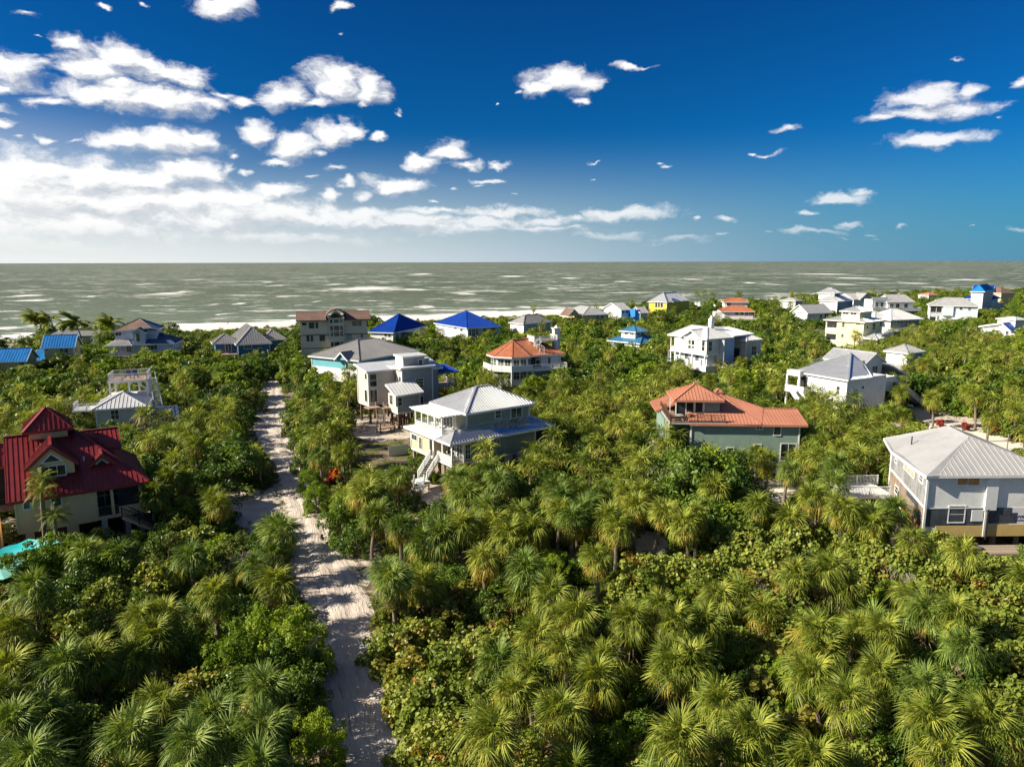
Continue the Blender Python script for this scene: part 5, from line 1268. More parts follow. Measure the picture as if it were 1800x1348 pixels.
# large grey beach house: stacked roofs
h = far('grey_beach_house', 'pale grey beach house with blue lower roofs and a brown upper roof', 1, (905,438), (1000,432), (1535,418), 7.2, 330, 'wall_lavender', 'roof_slate_blue', zb=3.0, D=11, short='the pale grey beach house', inset=4.5)
X = h.X; u0 = h.onface('F', 2.5, (1010,380))[0]; u1 = h.onface('F', 2.5, (1370,300))[0]
U = h.body(u0, u1, 2.6, 8.6, 7.2, 10.6, 'wall_lavender', foot=False); h.roof([[(u0-.6,2,10.5),(u1-1,2,11.3),((u0+u1)/2+.4,5.5,13.6)],[(u0-.6,9,10.5),(u0-.6,2,10.5),((u0+u1)/2+.4,5.5,13.6)]], 'roof_brown', 0)
h.roof([[(u1-1,2,11.3),(u1+.8,2.4,10.9),(u1+.8,9,10.9),((u0+u1)/2+.4,5.5,13.6)],[(u1+.8,9,10.9),(u0-.6,9,10.5),((u0+u1)/2+.4,5.5,13.6)]], 'roof_slate_blue', .6)
d0 = h.onface('F', .2, (1165,350))[0]; d1 = h.onface('F', .2, (1268,350))[0]; Dm = h.body(d0, d1, .3, 3, 7.1, 10.4, 'wall_lavender', 'bay_wall', foot=False); h.gable(d0-.4, d1+.4, -.1, 4, 10.2, 11.4, 'roof_slate_blue', 'y', .6, 'wall_lavender', inset=.4)
windows(h, 'F', [(1195,330,1228,402,1,2)], Dm); windows(h, 'F', [(1012,322,1065,348,2,1)], U); windows(h, 'F', [(1112,445,1155,495,2,3),(1290,432,1380,470,3,1)])
h.deck(-1.2, 4, -.8, .6, 4.4, .2, edge='paint_white'); h.rail([(4,-.7),(-1.1,-.7),(-1.1,6)], 4.4, 'h'); h.posts([(-1,-.6),(1.5,-.6),(-1,3)], 0, 7.1, .2); h.roof([[(-1.8,-1.3,7.1),(4.6,-1.3,7.1),(3,1.5,8.2),(-.5,3,8.2)]], 'roof_grey', .6)
h.rail([(X-4,.0),(X-.4,.0),(X-.4,5)], 4.4, 'h')
h = far('dark_blue_house', 'dark blue house with three grey hip roofs and a timber terrace at the beach', 2, (272,368), (372,430), (690,414), 6.8, 256, 'wall_blue', 'roof_grey', zb=3, short='the dark blue beach house', inset=4.6)
windows(h, 'F', [(445,432,510,462,2,1),(568,458,600,508,1,1)])
h.deck(-6, .4, 1.5, 7, 4.2, .2); h.rail([(-5.9,6.9),(-5.9,1.6),(.3,1.6)], 4.2, 'wire', mat='wood_weathered'); h.body(-4.6, .6, 5, 11, 4, 7, 'wall_blue'); h.hip(-5.4, 1.4, 4.4, 11.6, 6.9, 9.2, 'roof_grey', .6); h.winl('F', (0,0,5,0), -2.2, -.8, 4.4, 6.6, 2, 1)
h.body(8, 13.5, 8.5, 14, 3, 7, 'wall_blue'); h.hip(7.3, 14.2, 8, 14.6, 6.9, 9.3, 'roof_grey', .6)
# big beige block
h = House('beige_apartment_house', 'large beige three storey house with brown roofs and an arched centre bay at the beach', (935,215), (1520,203), 13.0, zo=2, yaw=15, short='the large beige house')
X = h.len; A = h.body(0, X, 0, 10, .2, 12.8, 'wall_beige'); mb = MB().box(-.12, X+.12, -.12, 10.1, 8.9, 9.15).box(-.08, X+.08, -.08, 10.1, 5.4, 5.6); h.part('string_course', mb, 'roof_brown')
c0 = h.onface('F', -.9, (1185,200))[0]; c1 = h.onface('F', -.9, (1318,200))[0]; Bx = h.body(c0, c1, -.9, 4, .2, 13.9, 'wall_beige', 'bay_wall')
e = 1.0
for a, b in ((-e, c0-.2), (c1+.2, X+e)): h.roof([[(a,-e,13.0),(b,-e,13.0),(b,5,15.0),(a,5,15.0)],[(b,11,13.0),(a,11,13.0),(a,5,15.0),(b,5,15.0)]], 'roof_brown', 0, fascia='roof_brown')
N_ = 12; arc = [((c0+c1)/2 + (c1-c0+1.4)/2*math.cos(math.pi*(1-i/N_)), 13.5 + 2.3*math.sin(math.pi*i/N_)) for i in range(N_+1)]
mb = MB(); [mb.slab([(arc[i][0],-1.8,arc[i][1]),(arc[i+1][0],-1.8,arc[i+1][1]),(arc[i+1][0],6,arc[i+1][1]),(arc[i][0],6,arc[i][1])], .3) for i in range(N_)]; h.part('arched_roof', mb, 'roof_brown')
h.part('arch_wall', MB().poly([(c0,-.9,13.8)]+[(c0+(c1-c0)*(i/N_), -.9, 13.4+1.95*math.sin(math.pi*i/N_)) for i in range(1, N_)]+[(c1,-.9,13.8)]), 'wall_beige')
m = (c0+c1)/2; r = (c1-c0)/2-.5; h.part('arched_window', MB().poly([(m-r,-.96,13.45)]+[(m-r*math.cos(math.pi*i/10), -.96, 13.45+1.3*math.sin(math.pi*i/10)) for i in range(1, 10)]+[(m+r,-.96,13.45)]), 'window_glass')
h.W = A; windows(h, 'F', [(952,237,990,260,1,1),(1014,235,1060,286,1,1),(1072,233,1094,284,1,1),(1393,222,1474,263,2,1),(992,348,1017,400,1,1),(1029,347,1052,400,1,1),(1106,344,1154,396,1,1),(1348,334,1391,384,1,1),(1469,330,1489,378,1,1)], frame='wall_beige')
cw = c1-c0
for z0, z1 in ((12.2,13.1),(10.2,11.4),(8.6,9.9),(5.9,7.1),(4.3,5.6),(1.2,3.2)):
    for a, b in ((.08,.26),(.33,.67),(.74,.92)): h.winl('F', Bx, c0+cw*a, c0+cw*b, z0, z1, 1, 1, frame='wall_beige')
for z0 in (3.6, 6.9, 10.0): h.winl('L', A, 2, 3.2, z0, z0+1.3); h.winl('L', A, 6, 7.2, z0, z0+1.3)
# turquoise house behind the grey modern one
h = far('turquoise_house', 'turquoise house with grey ribbed hip roof and a small front gable', 0, (578,620), (631,634), (738,616), 7.4, 597, 'wall_turquoise', 'roof_grey', zb=3, short='the turquoise house', seam=.45)
h.gable(-.8, 2.6, 2.6, 6.6, 7.3, 9.0, 'roof_grey', 'x', .45, 'wall_turquoise'); h.winl('L', h.W, 3.6, 4.5, 4.6, 6.6, 1, 2); h.winl('L', h.W, 1.2, 2.2, 4.6, 6.6, 1, 2); h.part('side_face', MB().box(.45,.55,.6,h.Y-.6,3,5.2), 'paint_white')
h.deck(-2, .6, 1, 6, 3.1, .2); h.rail([(.5,1.1),(-1.9,1.1),(-1.9,5.9)], 3.1, 'h')
# two royal blue pyramids
h = far('royal_blue_roofed_house', 'beach house with royal blue pyramid roof, bushes hiding its right side', 3, (215,268), (322,292), (592,238), 6.2, 148, 'wall_white', 'roof_royal', zb=3, inset='pyr', short='the left royal blue roof', seam=.5)
windows(h, 'F', [(335,296,360,330,2,2),(380,292,410,325,2,2)]); windows(h, 'L', [(250,285,270,320,1,2),(280,290,300,325,1,2)])
h = far('royal_blue_roofed_house', 'larger beach house with royal blue pyramid roof and tall windows below', 3, (752,208), (902,256), (1172,240), 6.8, 118, 'wall_lavender', 'roof_royal', zb=2.6, inset='pyr', short='the right royal blue roof', seam=.5)
windows(h, 'F', [(920,262,935,318,1,2),(942,262,965,318,2,2),(972,262,990,312,1,2),(1030,262,1050,305,1,2),(1090,255,1125,300,2,2)]); windows(h, 'L', [(850,248,868,280,1,2),(800,235,820,262,1,2)])
h = far('low_grey_house', 'low pale house with broad grey shingle roof beside the dune', 3, (1222,210), (1348,222), (1578,205), 6.0, 152, 'wall_lavender', 'roof_shingle', zb=3.2, short='the low pale grey house', leftwall='paint_white', seam=0)  # left side's sunlit tone is put on as a white sheet
windows(h, 'L', [(1282,228,1298,250,1,1)]); h.body(.8, 5, .9, 5, .1, 3.2, 'wall_tan', 'lower_wall')
h = far('tan_house', 'tan house with pale grey hip roof near the end of the beach', 4, (-150,240), (20,270), (262,262), 7.0, 190, 'wall_butter', 'roof_pearl', zb=.2, short='the tan house by the beach', seam=0)
windows(h, 'F', [(140,270,160,298,1,1),(185,268,205,300,1,1)]); h.gable(-6, -.2, 1, 9, 6.6, 9.4, 'roof_brown', 'y', 0, 'wall_butter')
h = far('white_gable_house', 'small white house with a pale ridged gable roof in the trees', 4, (245,208), (358,226), (452,222), 8.0, 158, 'wall_white', 'roof_pearl', zb=3, roof='gx', short='the small white gable house')
windows(h, 'F', [(362,230,385,252,1,1),(395,230,418,250,1,1)]); windows(h, 'L', [(320,195,335,215,1,1)])
h = far('blue_walled_house', 'small house with blue walls and pale roof beside the white gable house', 4, (440,205), (522,252), (600,250), 7.0, 195, 'wall_pale_blue', 'roof_pearl', zb=2, roof='gx', short='the small blue walled house', D=8)
h.part('blue_panel', MB().box(-1.5, .55, 1.2, 7.5, 2, 8.3), 'wall_vivid_blue'); windows(h, 'F', [(465,285,478,305,1,1)])
h = far('bright_yellow_house', 'bright yellow house with grey hip roof and dark porch windows', 'a', (108,138), (303,152), (595,128), 8.6, 30, 'wall_yellow', 'roof_silver', zb=2.5, short='the bright yellow house')
windows(h, 'L', [(155,155,180,215,1,1),(190,155,212,215,1,1),(222,155,250,215,1,1)], frame='paint_white', pane='interior_dark'); h.hip(5, 12, -.5, 6, 8.7, 10.6, 'roof_slate_blue', .6)
# coral double roofed house
h = House('coral_double_roofed_house', 'white house with two stacked coral hip roofs and long white balcony', (1000,266), (1402,268), 6.6, zo='a', short='the stacked coral roofed house')
X = h.len; A = h.body(.6, X-.6, .8, 9, 3.4, 6.6, 'wall_white'); h.part('side_face', MB().box(-3, .55, 1.8, 8, .2, 6.2), 'wall_white'); h.hip(-.8, X, 0, 9.8, 6.6, 9.3, 'roof_orange', .6); u = h.onface('F', 3, (1025,200))[0]
U = h.body(u, X-2.5, 4.2, 9.6, 8.2, 10.6, 'wall_white', foot=False); h.hip(u-.6, X-1.9, 3.6, 10.2, 10.5, 12.2, 'roof_orange', .6); h.W = A
windows(h, 'F', [(1152,278,1192,306,2,1),(1215,278,1255,308,2,1),(1275,278,1315,312,2,1),(1328,278,1345,312,1,1),(1352,278,1385,308,2,1)]); h.deck(2.5, X+1.6, -2, .8, 3.5, .25); h.rail([(2.6,-.1),(2.6,-1.9),(X+1.5,-1.9),(X+1.5,3)], 3.5, 'v', gap=.25); h.posts([(2.8,-1.8),(6,-1.8),(9,-1.8),(X+1,-1.8)], 0, 3.4, .25); h.rail([(-3,2),(-3,6)], 8.4, 'h'); h.foot.append((0,X,-2,1)); h.winl('F', U, u+1, u+2.6, 8.8, 10.2, 2, 1)
# small steel blue cupola house
h = House('cupola_house', 'small white house with steel blue lantern roof deep in the trees', (522,519), (735,492), 5.4, zo=4, short='the steel blue cupola house')
X = h.len; Y = max(7, h.L((345,476), 5.4)[1]); A = h.body(.7, X-.7, .7, Y-.7, .2, 5.4, 'wall_white'); zu = 6.6
c = (X*.22, X*.22+5.0, Y*.30, Y*.30+5.0)
h.hip(0, X, 0, Y, 5.4, 7.4, 'roof_steel_blue', .5, inset=3.2); U = h.body(c[0], c[1], c[2], c[3], 5.6, 8.4, 'wall_white', foot=False); h.hip(c[0]-.6, c[1]+.6, c[2]-.6, c[3]+.6, 8.3, 9.8, 'roof_steel_blue', .5)
for k in (.6, 2.6): h.winl('F', U, c[0]+k, c[0]+k+1.3, 7.3, 7.9, 2, 1); h.winl('L', U, c[2]+k, c[2]+k+1.2, 7.3, 7.9, 2, 1)
h.winl('L', A, 2, 3, 3.2, 4.6)
# white house being finished
h = House('unfinished_white_house', 'big white stilt house with pale roofs, arched window bay and pale blue house wrap', (800,612), (955,590), 10.6, zo='a', yaw=30, short='the unfinished white house')
Y = h.L((382,546), 10.6)[1]; Xb = 3.2
A = h.body(.4, Xb+1.5, .4, Y-2.2, 6.9, 10.5, 'wall_white'); 
h.part('side_face', MB().box(.3, .398, .4, Y-2.4, 6.8, 10.5), 'wall_white'); h.trim(A, 6.9, 10.4, w=.2)
h.body(1.8, 8, 1.5, Y-.5, 3.6, 6.9, 'wall_lavender', 'lower_wall'); h.winl('L', (1.8,0,0,0), 4, 5.2, 5.0, 6.3); h.winl('L', (1.8,0,0,0), 7.5, 8.7, 5.0, 6.3)
# rear left open porch
h.posts([(.6,Y-.6),(2.4,Y-.6),(.6,Y-2.2)], 3.4, 10.4, .22); h.rail([(.6,Y-2.3),(.6,Y-.6),(4,Y-.6)], 6.9, 'h'); h.deck(.4, 5, Y-2.4, Y-.4, 6.9, .25, mat='paint_white')
h.deck(-.6, 4.2, -.6, Y-.6, 3.5, .3, mat='paint_white'); h.rail([(4.1,-.5),(-.5,-.5),(-.5,Y-.7)], 3.5, 'solid', h=.9); h.posts([(-.4,.0),(-.4,4),(-.4,8),(-.4,12),(-.4,Y-.9)], 0, 6.8, .26); h.stilts(1, 8, 1, Y-1, 3.4, 4, 4, .3, core=False)
zr = 12.9
h.roof([[(Y*0-.2,Y,10.6),(-.2,-.2,10.6),(4.2,4.2,zr),(4.2,Y-3.5,zr)],[(-.2,-.2,10.6),(8.5,-.2,10.6),(4.2,4.2,zr)],[(8.5,-.2,10.6),(8.5,Y,10.6),(4.2,Y-3.5,zr),(4.2,4.2,zr)],[(8.5,Y,10.6),(-.2,Y,10.6),(4.2,Y-3.5,zr)]], 'roof_white', .7)
g0, g1 = h.onface('L', .1, (735,650))[0], h.onface('L', .1, (500,620))[0]
h.part('dormer_wall', MB().slab([(.3,g0,10.3),(.3,g1,10.3),(.3,(g0+g1)/2,12.2)], .01).poly([(.1,g0,9.9),(.1,g1,9.9),(.1,g1,10.5),(.1,(g0+g1)/2,12.2),(.1,g0,10.5)]), 'paint_white'); h.gable(-.5, 4, g0-.5, g1+.5, 10.4, 12.4, 'roof_white', 'x', .7)
m_ = (g0+g1)/2+.4; 
for k in (-.55, .55):
    h.winl('L', (.3,0,0,0), m_+k-.42, m_+k+.42, 7.9, 8.6); h.winl('L', (.3,0,0,0), m_+k-.42, m_+k+.42, 8.85, 9.9)
h.winl('L', (.3,0,0,0), .9, 1.7, 7.8, 9.9, 1, 2); F2 = (0,0,.4,0); h.winl('F', F2, 1.0, 2.0, 7.8, 9.9, 1, 2)
h.part('porch_bracket', MB().bar((-.4,0,5.9),(.5,0,6.8),.15), 'paint_white')
# wrap wall, inner wing and tower
p0 = h.L((955,590), 10.3); 
W1 = h.body(4.7, 10.2, 1.2, 9, .3, 10.4, 'wall_wrap', 'house_wrap_wall', label='wall in pale blue house wrap'); q = h.sub(0, 0, 0)
W2 = h.body(10.2, 12.2, 3.0, 9, .3, 10.9, 'wall_white'); h.part('side_face', MB().box(4.3, 4.69, -1.2, 1.19, .4, 10.2), 'wall_grey')
h.roof([[(8,-.4,10.9),(17,1.4,10.9),(17,9.6,11.9),(8,9.6,12.3)]], 'roof_white', .7)
T = h.body(12.2, 17.0, -.6, 4.8, .3, 9.7, 'wall_beige'); h.hip(11.8, 17.4, -1.0, 5.2, 9.7, 11.1, 'roof_white', .6); R2 = h.body(12.2, 18.2, 4.8, 10, .3, 10.8, 'wall_lavender')
h.winl('L', T, 1.2, 3.0, 3.6, 7.6, 1, 1); h.winl('F', T, 14.0, 15.6, 6.2, 8.2, 2, 2); h.winl('F', T, 14.0, 15.6, 1.6, 3.8, 2, 2); h.trim(T, .4, 9.6, w=.2)
h.hip(5.2, 9.8, -1.2, 1.4, 3.6, 4.5, 'roof_azure', .5); h.body(5.6, 9.4, -.9, 1.1, .1, 3.5, 'paint_white', 'entrance_wall')
h.winl('F', W1, 5.3, 5.9, 5.8, 9.6, 1, 3); h.winl('F', W1, 5.3, 5.9, 1.2, 4.6, 1, 3)
h.part('chimney', MB().box(7.9, 8.9, 6.6, 7.6, 10, 14.4).cone((8.4,7.1,14.4),(8.4,7.1,15.2),.5,.15,8), 'paint_white'); h.rail([(18.2,4),(19.6,4),(19.6,8)], 4, 'h'); h.deck(17, 19.7, 3.9, 8, 4, .2, mat='paint_white')
# octagonal coral roofed house
h = House('octagonal_house', 'white waterside house with orange faceted roof, wrap balcony and spiral stair', (470,655), (870,640), 8.4, zo='e', yaw=22, short='the orange faceted roof')
ctr = (3.2, 4.2); Ro = 5.6; z1 = 8.4
oc = [(ctr[0]+Ro*math.cos(R_(a)), ctr[1]+Ro*math.sin(R_(a))) for a in range(112, 112+361, 45)][:8]
ocw = [(ctr[0]+(Ro-1.0)*math.cos(R_(a)), ctr[1]+(Ro-1.0)*math.sin(R_(a))) for a in range(112, 112+361, 45)][:8]
h.roof([[(oc[i][0],oc[i][1],z1),(oc[(i+1)%8][0],oc[(i+1)%8][1],z1),(ctr[0],ctr[1],11.4)] for i in range(8)], 'roof_orange', .5)
h.part('wall', MB().slab([(x,y,z1) for x, y in ocw], 8.2), 'wall_white'); h.foot.append((-2, 9, -2, 10))
for i in range(8):
    a, b = Vector(ocw[i]), Vector(ocw[(i+1)%8]); mid = (a+b)/2; dr = (b-a).normalized(); nx = Vector((dr.y, -dr.x)); L_ = (b-a).length
    if nx.y > .3: continue
    s = h.sub(a.x, a.y, math.degrees(math.atan2(dr.y, dr.x)))
    for zz in (3.6, 6.0):
        for k in (.1, .55): s.winl('F', (0,0,0,0), L_*k, L_*(k+.36), zz, zz+1.7, 2, 2)
ob = [(ctr[0]+(Ro+.6)*math.cos(R_(a)), ctr[1]+(Ro+.6)*math.sin(R_(a))) for a in (157, 202, 247, 292)]
h.part('balcony_floor', MB().slab([(x,y,5.7) for x, y in ob]+[(6.5,-1.9,5.7),(13.5,-1.9,5.7),(13.5,4,5.7),(0,6,5.7)], .35), 'paint_white'); h.rail(ob, 5.7, 'solid'); h.rail([ob[-1],(9.8,-1.8),(13.4,-1.8),(13.4,2)], 5.7, 'v', gap=.2); h.posts([ob[0],ob[1],ob[2],ob[3],(9.8,-1.7),(13.3,-1.7)], 0, 5.7, .25)
Rb = h.body(5.5, 13.2, 1.2, 12, .2, 8.4, 'wall_lavender'); h.trim(Rb, .3, 8.3); h.roof([[(4.5,.2,8.42),(14,.2,8.42),(9,6.5,11.5),(3.2,4.4,11.45)],[(14,.2,8.42),(14,13,8.42),(9,9,11.5),(9,6.5,11.5)],[(14,13,8.42),(2,12,8.42),(3.2,4.4,11.45),(9,6.5,11.5),(9,9,11.5)]], 'roof_orange', .5)  # white wall in shade: its blue-grey is put into the colour
h.winl('F', Rb, 6.2, 8.6, 5.8, 7.9, 2, 1, pane='interior_dark'); h.winl('F', Rb, 10.2, 10.9, 6.2, 7.7); h.winl('R', Rb, 3, 4.2, 6.0, 7.8); h.winl('R', Rb, 7, 8.2, 3.0, 4.8)
h.deck(7.6, 13.4, 2.5, 6.5, 11.2, .2, mat='wood_deck'); h.rail([(7.7,6.4),(7.7,2.6),(13.3,2.6),(13.3,6.4)], 11.2, 'h'); h.posts([(7.8,2.7),(13.2,2.7)], 8, 11.1, .25); h.part('chimney', MB().box(13.4, 14.8, 4.6, 5.8, 8.5, 13.4).box(13.2, 15.0, 4.4, 6.0, 13.4, 13.6).cone((14.1,5.2,13.6),(14.1,5.2,14.2),.6,.1,4), 'wall_white'); spiral(h, (8.4, 1.2), 5.7, 11.2, 1.0)
# white house with roof deck, left of the road
h = House('roof_deck_house', 'pale house with low white hip roof, blue lower roof and raised rooftop deck', (800,1000), (1290,968), 6.0, zo=1, short='the roof deck house')
X = h.len; A = h.body(.5, X-1.2, .5, 7.5, .2, 6.0, 'wall_grey'); h.trim(A, .3, 5.9); h.hip(0, X, 0, 8, 6.0, 7.9, 'roof_white', .55, inset=3.6); h.W = A
windows(h, 'F', [(975,1005,1042,1078,2,2)]); u = X-1.2; h.roof([[(u,-1.4,3.6),(u+5.6,-.6,3.4),(u+5.2,2.2,5.4),(u,1.0,5.6)],[(u+5.6,-.6,3.4),(u+6,6,3.4),(u+5.2,2.2,5.4)]], 'roof_slate_blue', .5, label='lower side roof, reflected sky blue painted on'); h.body(u, u+5, -.6, 6, .2, 3.4, 'wall_grey')  # blue of the sky on shaded metal is put into this roof's colour
h.deck(1.2, X-.6, 8.0, 13.4, 9.0, .3); h.rail([(1.3,13.3),(1.3,8.1),(X-.7,8.1),(X-.7,13.3),(1.3,13.3)], 9.0, 'v', h=1.1, gap=.14); h.posts([(1.4,8.2),(4.2,8.2),(7,8.2),(X-.8,8.2),(1.4,13.2),(X-.8,13.2),(5,13.2)], 0, 9.0, .26)
for a, b in (((1.4,8.15,7.4),(2.8,8.15,8.6)),((X-.8,8.15,7.4),(X-2.2,8.15,8.6))): h.part('brace', MB().bar(a, b, .16), 'paint_white')
h.stairs((X-.2, 10.0, 9.0), (X+1.0, 5.6, 4.0), 1.1, rail='v'); h.body(.8, X-.8, 8.2, 13, .2, 6.4, 'wall_white'); h.deck(-3.4, .5, 4.4, 8.2, 5.2, .2, mat='paint_white'); h.rail([(-3.3,8.1),(-3.3,4.5),(.4,4.5)], 5.2, 'v')
for k, (u, v) in enumerate(((1068,745),(1150,730))):
    x, y = h.L((u, v+35), 9.0); w = h.o + h.ux*x + h.uy*10.8; r = empty('deck_chair', (w.x, w.y, 9.0), h.yaw+R_(20*k)); tag(r, ('left' if k == 0 else 'right') + ' dark deck chair on the raised rooftop deck', 'chair', 'chairs on the rooftop deck')
    MB().box(-.35,.35,-.35,.35,.38,.46).build('seat', 'roof_slate_blue', r); MB().bar((0,.35,.42),(0,.65,1.25),.7,.06).build('backrest', 'roof_slate_blue', r)
    lm = MB().box(-.03,.03,-.03,.03,0,.4).mesh('leg', 'metal_dark')
    for a in (-.3,.3):
        for b in (-.3,.3): o = link(bpy.data.objects.new('leg', lm)); o.parent = r; o.location = (a,b,0)
# ---- right cluster
h = far('grey_roofed_teal_house', 'white and teal house with stepped grey hip roofs near the water', 'b', (515,346), (838,358), (1095,336), 9.5, 250, 'wall_blue', 'roof_silver', zb=2, short='the white and teal house', leftwall='paint_white', inset=3.4)
h.body(3.5, 9, 3.5, 11, 10, 13.2, 'wall_blue', foot=False); h.part('side_face', MB().box(3.4,3.49,3.5,11,10,13.1), 'paint_white'); h.hip(2.8, 9.7, 2.8, 11.7, 13.1, 15.4, 'roof_silver', .6); windows(h, 'L', [(615,368,640,398,1,1),(650,370,672,402,1,1)])
h = far('twin_gable_house', 'pale low roofed house with small front gable by the water', 'b', (1055,300), (1085,330), (1395,322), 8.0, 226, 'wall_white', 'roof_pearl', zb=1, D=14, roof='gx', short='the twin gable house')
h.gable(3.5, 12, -.8, 6, 8.1, 11.2, 'roof_pearl', 'y', .6, 'wall_grey')
h = House('white_balcony_house', 'white house with green trim, grey roof and wraparound balconies', (5,385), (245,390), 9.2, zo='c', yaw=6, short='the white balcony house')
A = h.body(.5, 13, .5, 10, 1, 9.2, 'wall_white'); h.hip(-.2, 13.6, 0, 10.6, 9.2, 12.6, 'roof_pearl', .6, inset=2.2); h.body(-6.5, .5, 1.6, 8, 1, 10.4, 'wall_white'); h.part('parapet', MB().box(-7, .6, 1.2, 1.4, 10, 11.5), 'paint_white'); h.deck(-8.4, 15.6, -2, .6, 5.6, .4, mat='paint_white'); h.rail([(-8.3,2),(-8.3,-1.9),(15.5,-1.9),(15.5,4)], 5.6, 'solid', h=1.1); h.posts([(-8,-1.7),(-2,-1.7),(4,-1.7),(10,-1.7),(15,-1.7)], 0, 5.6, .3)
for k in (-5, -2.4): h.winl('F', (0,0,1.6,0), k, k+1.4, 7, 9, 2, 2)
for k in (1.5, 4.5, 8.6): h.winl('F', A, k, k+1.6, 6.4, 8.4, 2, 1)
h.part('trim_band', MB().box(.4, 13.1, .4, .49, 8.8, 9.15), 'wall_teal')
h = House('pink_roofed_house', 'low house with pinkish pearl roof and grey gable end, trees in front', (470,548), (640,556), 7.0, zo='b', yaw=20, short='the pinkish roofed house')
h.body(.5, 9, .5, 10, .3, 7, 'wall_white'); h.gable(-3.5, 9.6, 0, 10.6, 7, 10.4, 'roof_pearl', 'x', 0, 'wall_grey'); h.winl('F', (0,0,.5,0), 3.2, 4.2, 5, 6.4); h.winl('F', (0,0,.5,0), 5.6, 7.6, 4.8, 6.5, 2, 1); h.body(-3, .5, .9, 9.6, .3, 6.8, 'wall_white')
# yellow house
h = far('pale_yellow_house', 'tall pale yellow stilt house with grey roofs, screened porches and a corner gazebo', 'b', (578,646), (1262,688), (1590,655), 9.6, 560, 'wall_pale_yellow', 'roof_silver', zb=.2, short='the tall pale yellow house', inset=5.2, ov=.7)
Y = h.Y; X = h.X
U = h.body(2.6, X-2.8, 3.2, Y-4.5, 9.8, 12.6, 'wall_pale_yellow', foot=False); h.hip(2.0, X-2.2, 2.6, Y-3.9, 12.5, 14.0, 'roof_silver', .6)
for k in (.18, .62): h.winl('L', U, 3.2+(Y-7.7)*k, 3.2+(Y-7.7)*k+1.8, 11.5, 12.1, 2, 1)
windows(h, 'L', [(745,680,778,750,1,2),(902,690,940,762,1,2),(1122,705,1188,727,2,1),(888,870,925,925,1,2)], frame='wall_pale_yellow')
h.part('screen', MB().box(.6, .69, Y-4.2, Y-1, 7.2, 9.3).box(.6, .69, Y-4.2, Y-1, 3.4, 5.2), 'screen'); h.part('porch_rail', MB().box(.55, .69, Y-4.4, Y-.7, 5.9, 7.1).box(.55,.69,Y-4.4,Y-.7,2.4,3.3), 'paint_white')
windows(h, 'F', [(1288,745,1310,790,1,1),(1380,705,1425,800,2,1),(1495,690,1520,745,1,2)]); h.deck(0, X+1, -2.6, .6, 5.2, .3, mat='paint_white'); h.rail([(2,-2.5),(X+.9,-2.5),(X+.9,.5)], 5.2, 'v', gap=.2)
h.hip(-.8, 4.4, -4.6, -.2, 4.9, 6.3, 'roof_silver', .6); h.posts([(-.2,-4.2),(3.8,-4.2),(3.8,-.6)], -.1, 4.8, .35); h.deck(-.6, 4.2, -4.4, -.2, 1.8, .4, mat='paint_white'); h.rail([(-.5,-4.3),(4.1,-4.3)], 1.8, 'v', gap=.2); h.foot.append((-1, X, -5, 1)); h.part('blue_awning', MB().slab([(X+.4,-1,5.0),(X+3.6,-1,4.4),(X+3.6,3,4.4),(X+.4,3,5.0)], .1), 'roof_royal')
# white pyramid
h = House('white_pyramid_roofed_house', 'grey house under a brilliant white pyramid roof beside the pale yellow house', (62,620), (488,604), 8.0, zo='c', short='the white pyramid roof')
X = h.len; h.hip(-.4, X, 0, 13, 8.0, 11.4, 'roof_white', .7); A = h.body(.8, X-1, 1.2, 11.5, 2.2, 8, 'wall_slate'); h.part('side_face', MB().box(.7,.79,1.2,11.5,2.2,7.9), 'paint_white'); h.W = A; windows(h, 'F', [(122,632,205,660,2,1),(235,632,310,660,2,1)]); h.deck(-.4, X-3, -1, 1.2, 4.2, .3, mat='paint_white'); h.rail([(-.3,1),(-.3,-.9),(X-3.1,-.9)], 4.2, 'v', gap=.2); h.stilts(1, X-1, 1.5, 11, 2.2, 4, 3, .3)
h.hip(-3.5, 3.6, 4, 11, 8.1, 10.6, 'roof_white', .7)
# long pale blue house
h = House('pale_blue_house', 'long pale blue two storey house with white trim and broad grey hip roof', (545,425), (1222,440), 9.4, zo='c', short='the long pale blue house')
X = h.len; A = h.body(.6, X-.8, .8, 11, .3, 9.4, 'wall_pale_blue'); h.trim(A, .4, 9.3, w=.35); h.hip(-.2, X, 0, 11.8, 9.4, 12.6, 'roof_pearl', .7); h.W = A; h.part('band', MB().box(.5, X-.7, .7, .79, 5.0, 5.4), 'paint_white')
windows(h, 'F', [(762,455,802,505,2,2),(810,455,850,505,2,2),(950,452,985,485,1,1),(1062,455,1098,490,1,2),(655,565,675,620,1,2),(1100,582,1118,610,1,1)]); u0 = h.onface('F', .8, (572,470))[0]; u1 = h.onface('F', .8, (712,470))[0]
h.part('screen', MB().box(u0, (u0+u1)/2-.15, .70, .79, 6.6, 9.0).box((u0+u1)/2+.15, u1, .70, .79, 6.6, 9.0).box(u0, (u0+u1)/2, .70, .79, .6, 4.6), 'screen'); h.rail([(u0,.66),(u1,.66)], 5.5, 'v', gap=.2)
v0 = h.onface('F', -.6, (868,570))[0]; v1 = h.onface('F', -.6, (1110,570))[0]; h.gable(v0, v1, -2.4, .8, 3.6, 5.2, 'roof_pearl', 'y', .7, 'wall_pale_blue'); h.body(v0+.8, v1-.8, -1.6, .8, .3, 3.6, 'wall_pale_blue', 'porch_wall')
h.body(u1+.5, h.onface('F', .1, (868,500))[0], .1, .8, 5.2, 9.2, 'wall_pale_blue', 'bay_wall', foot=False)
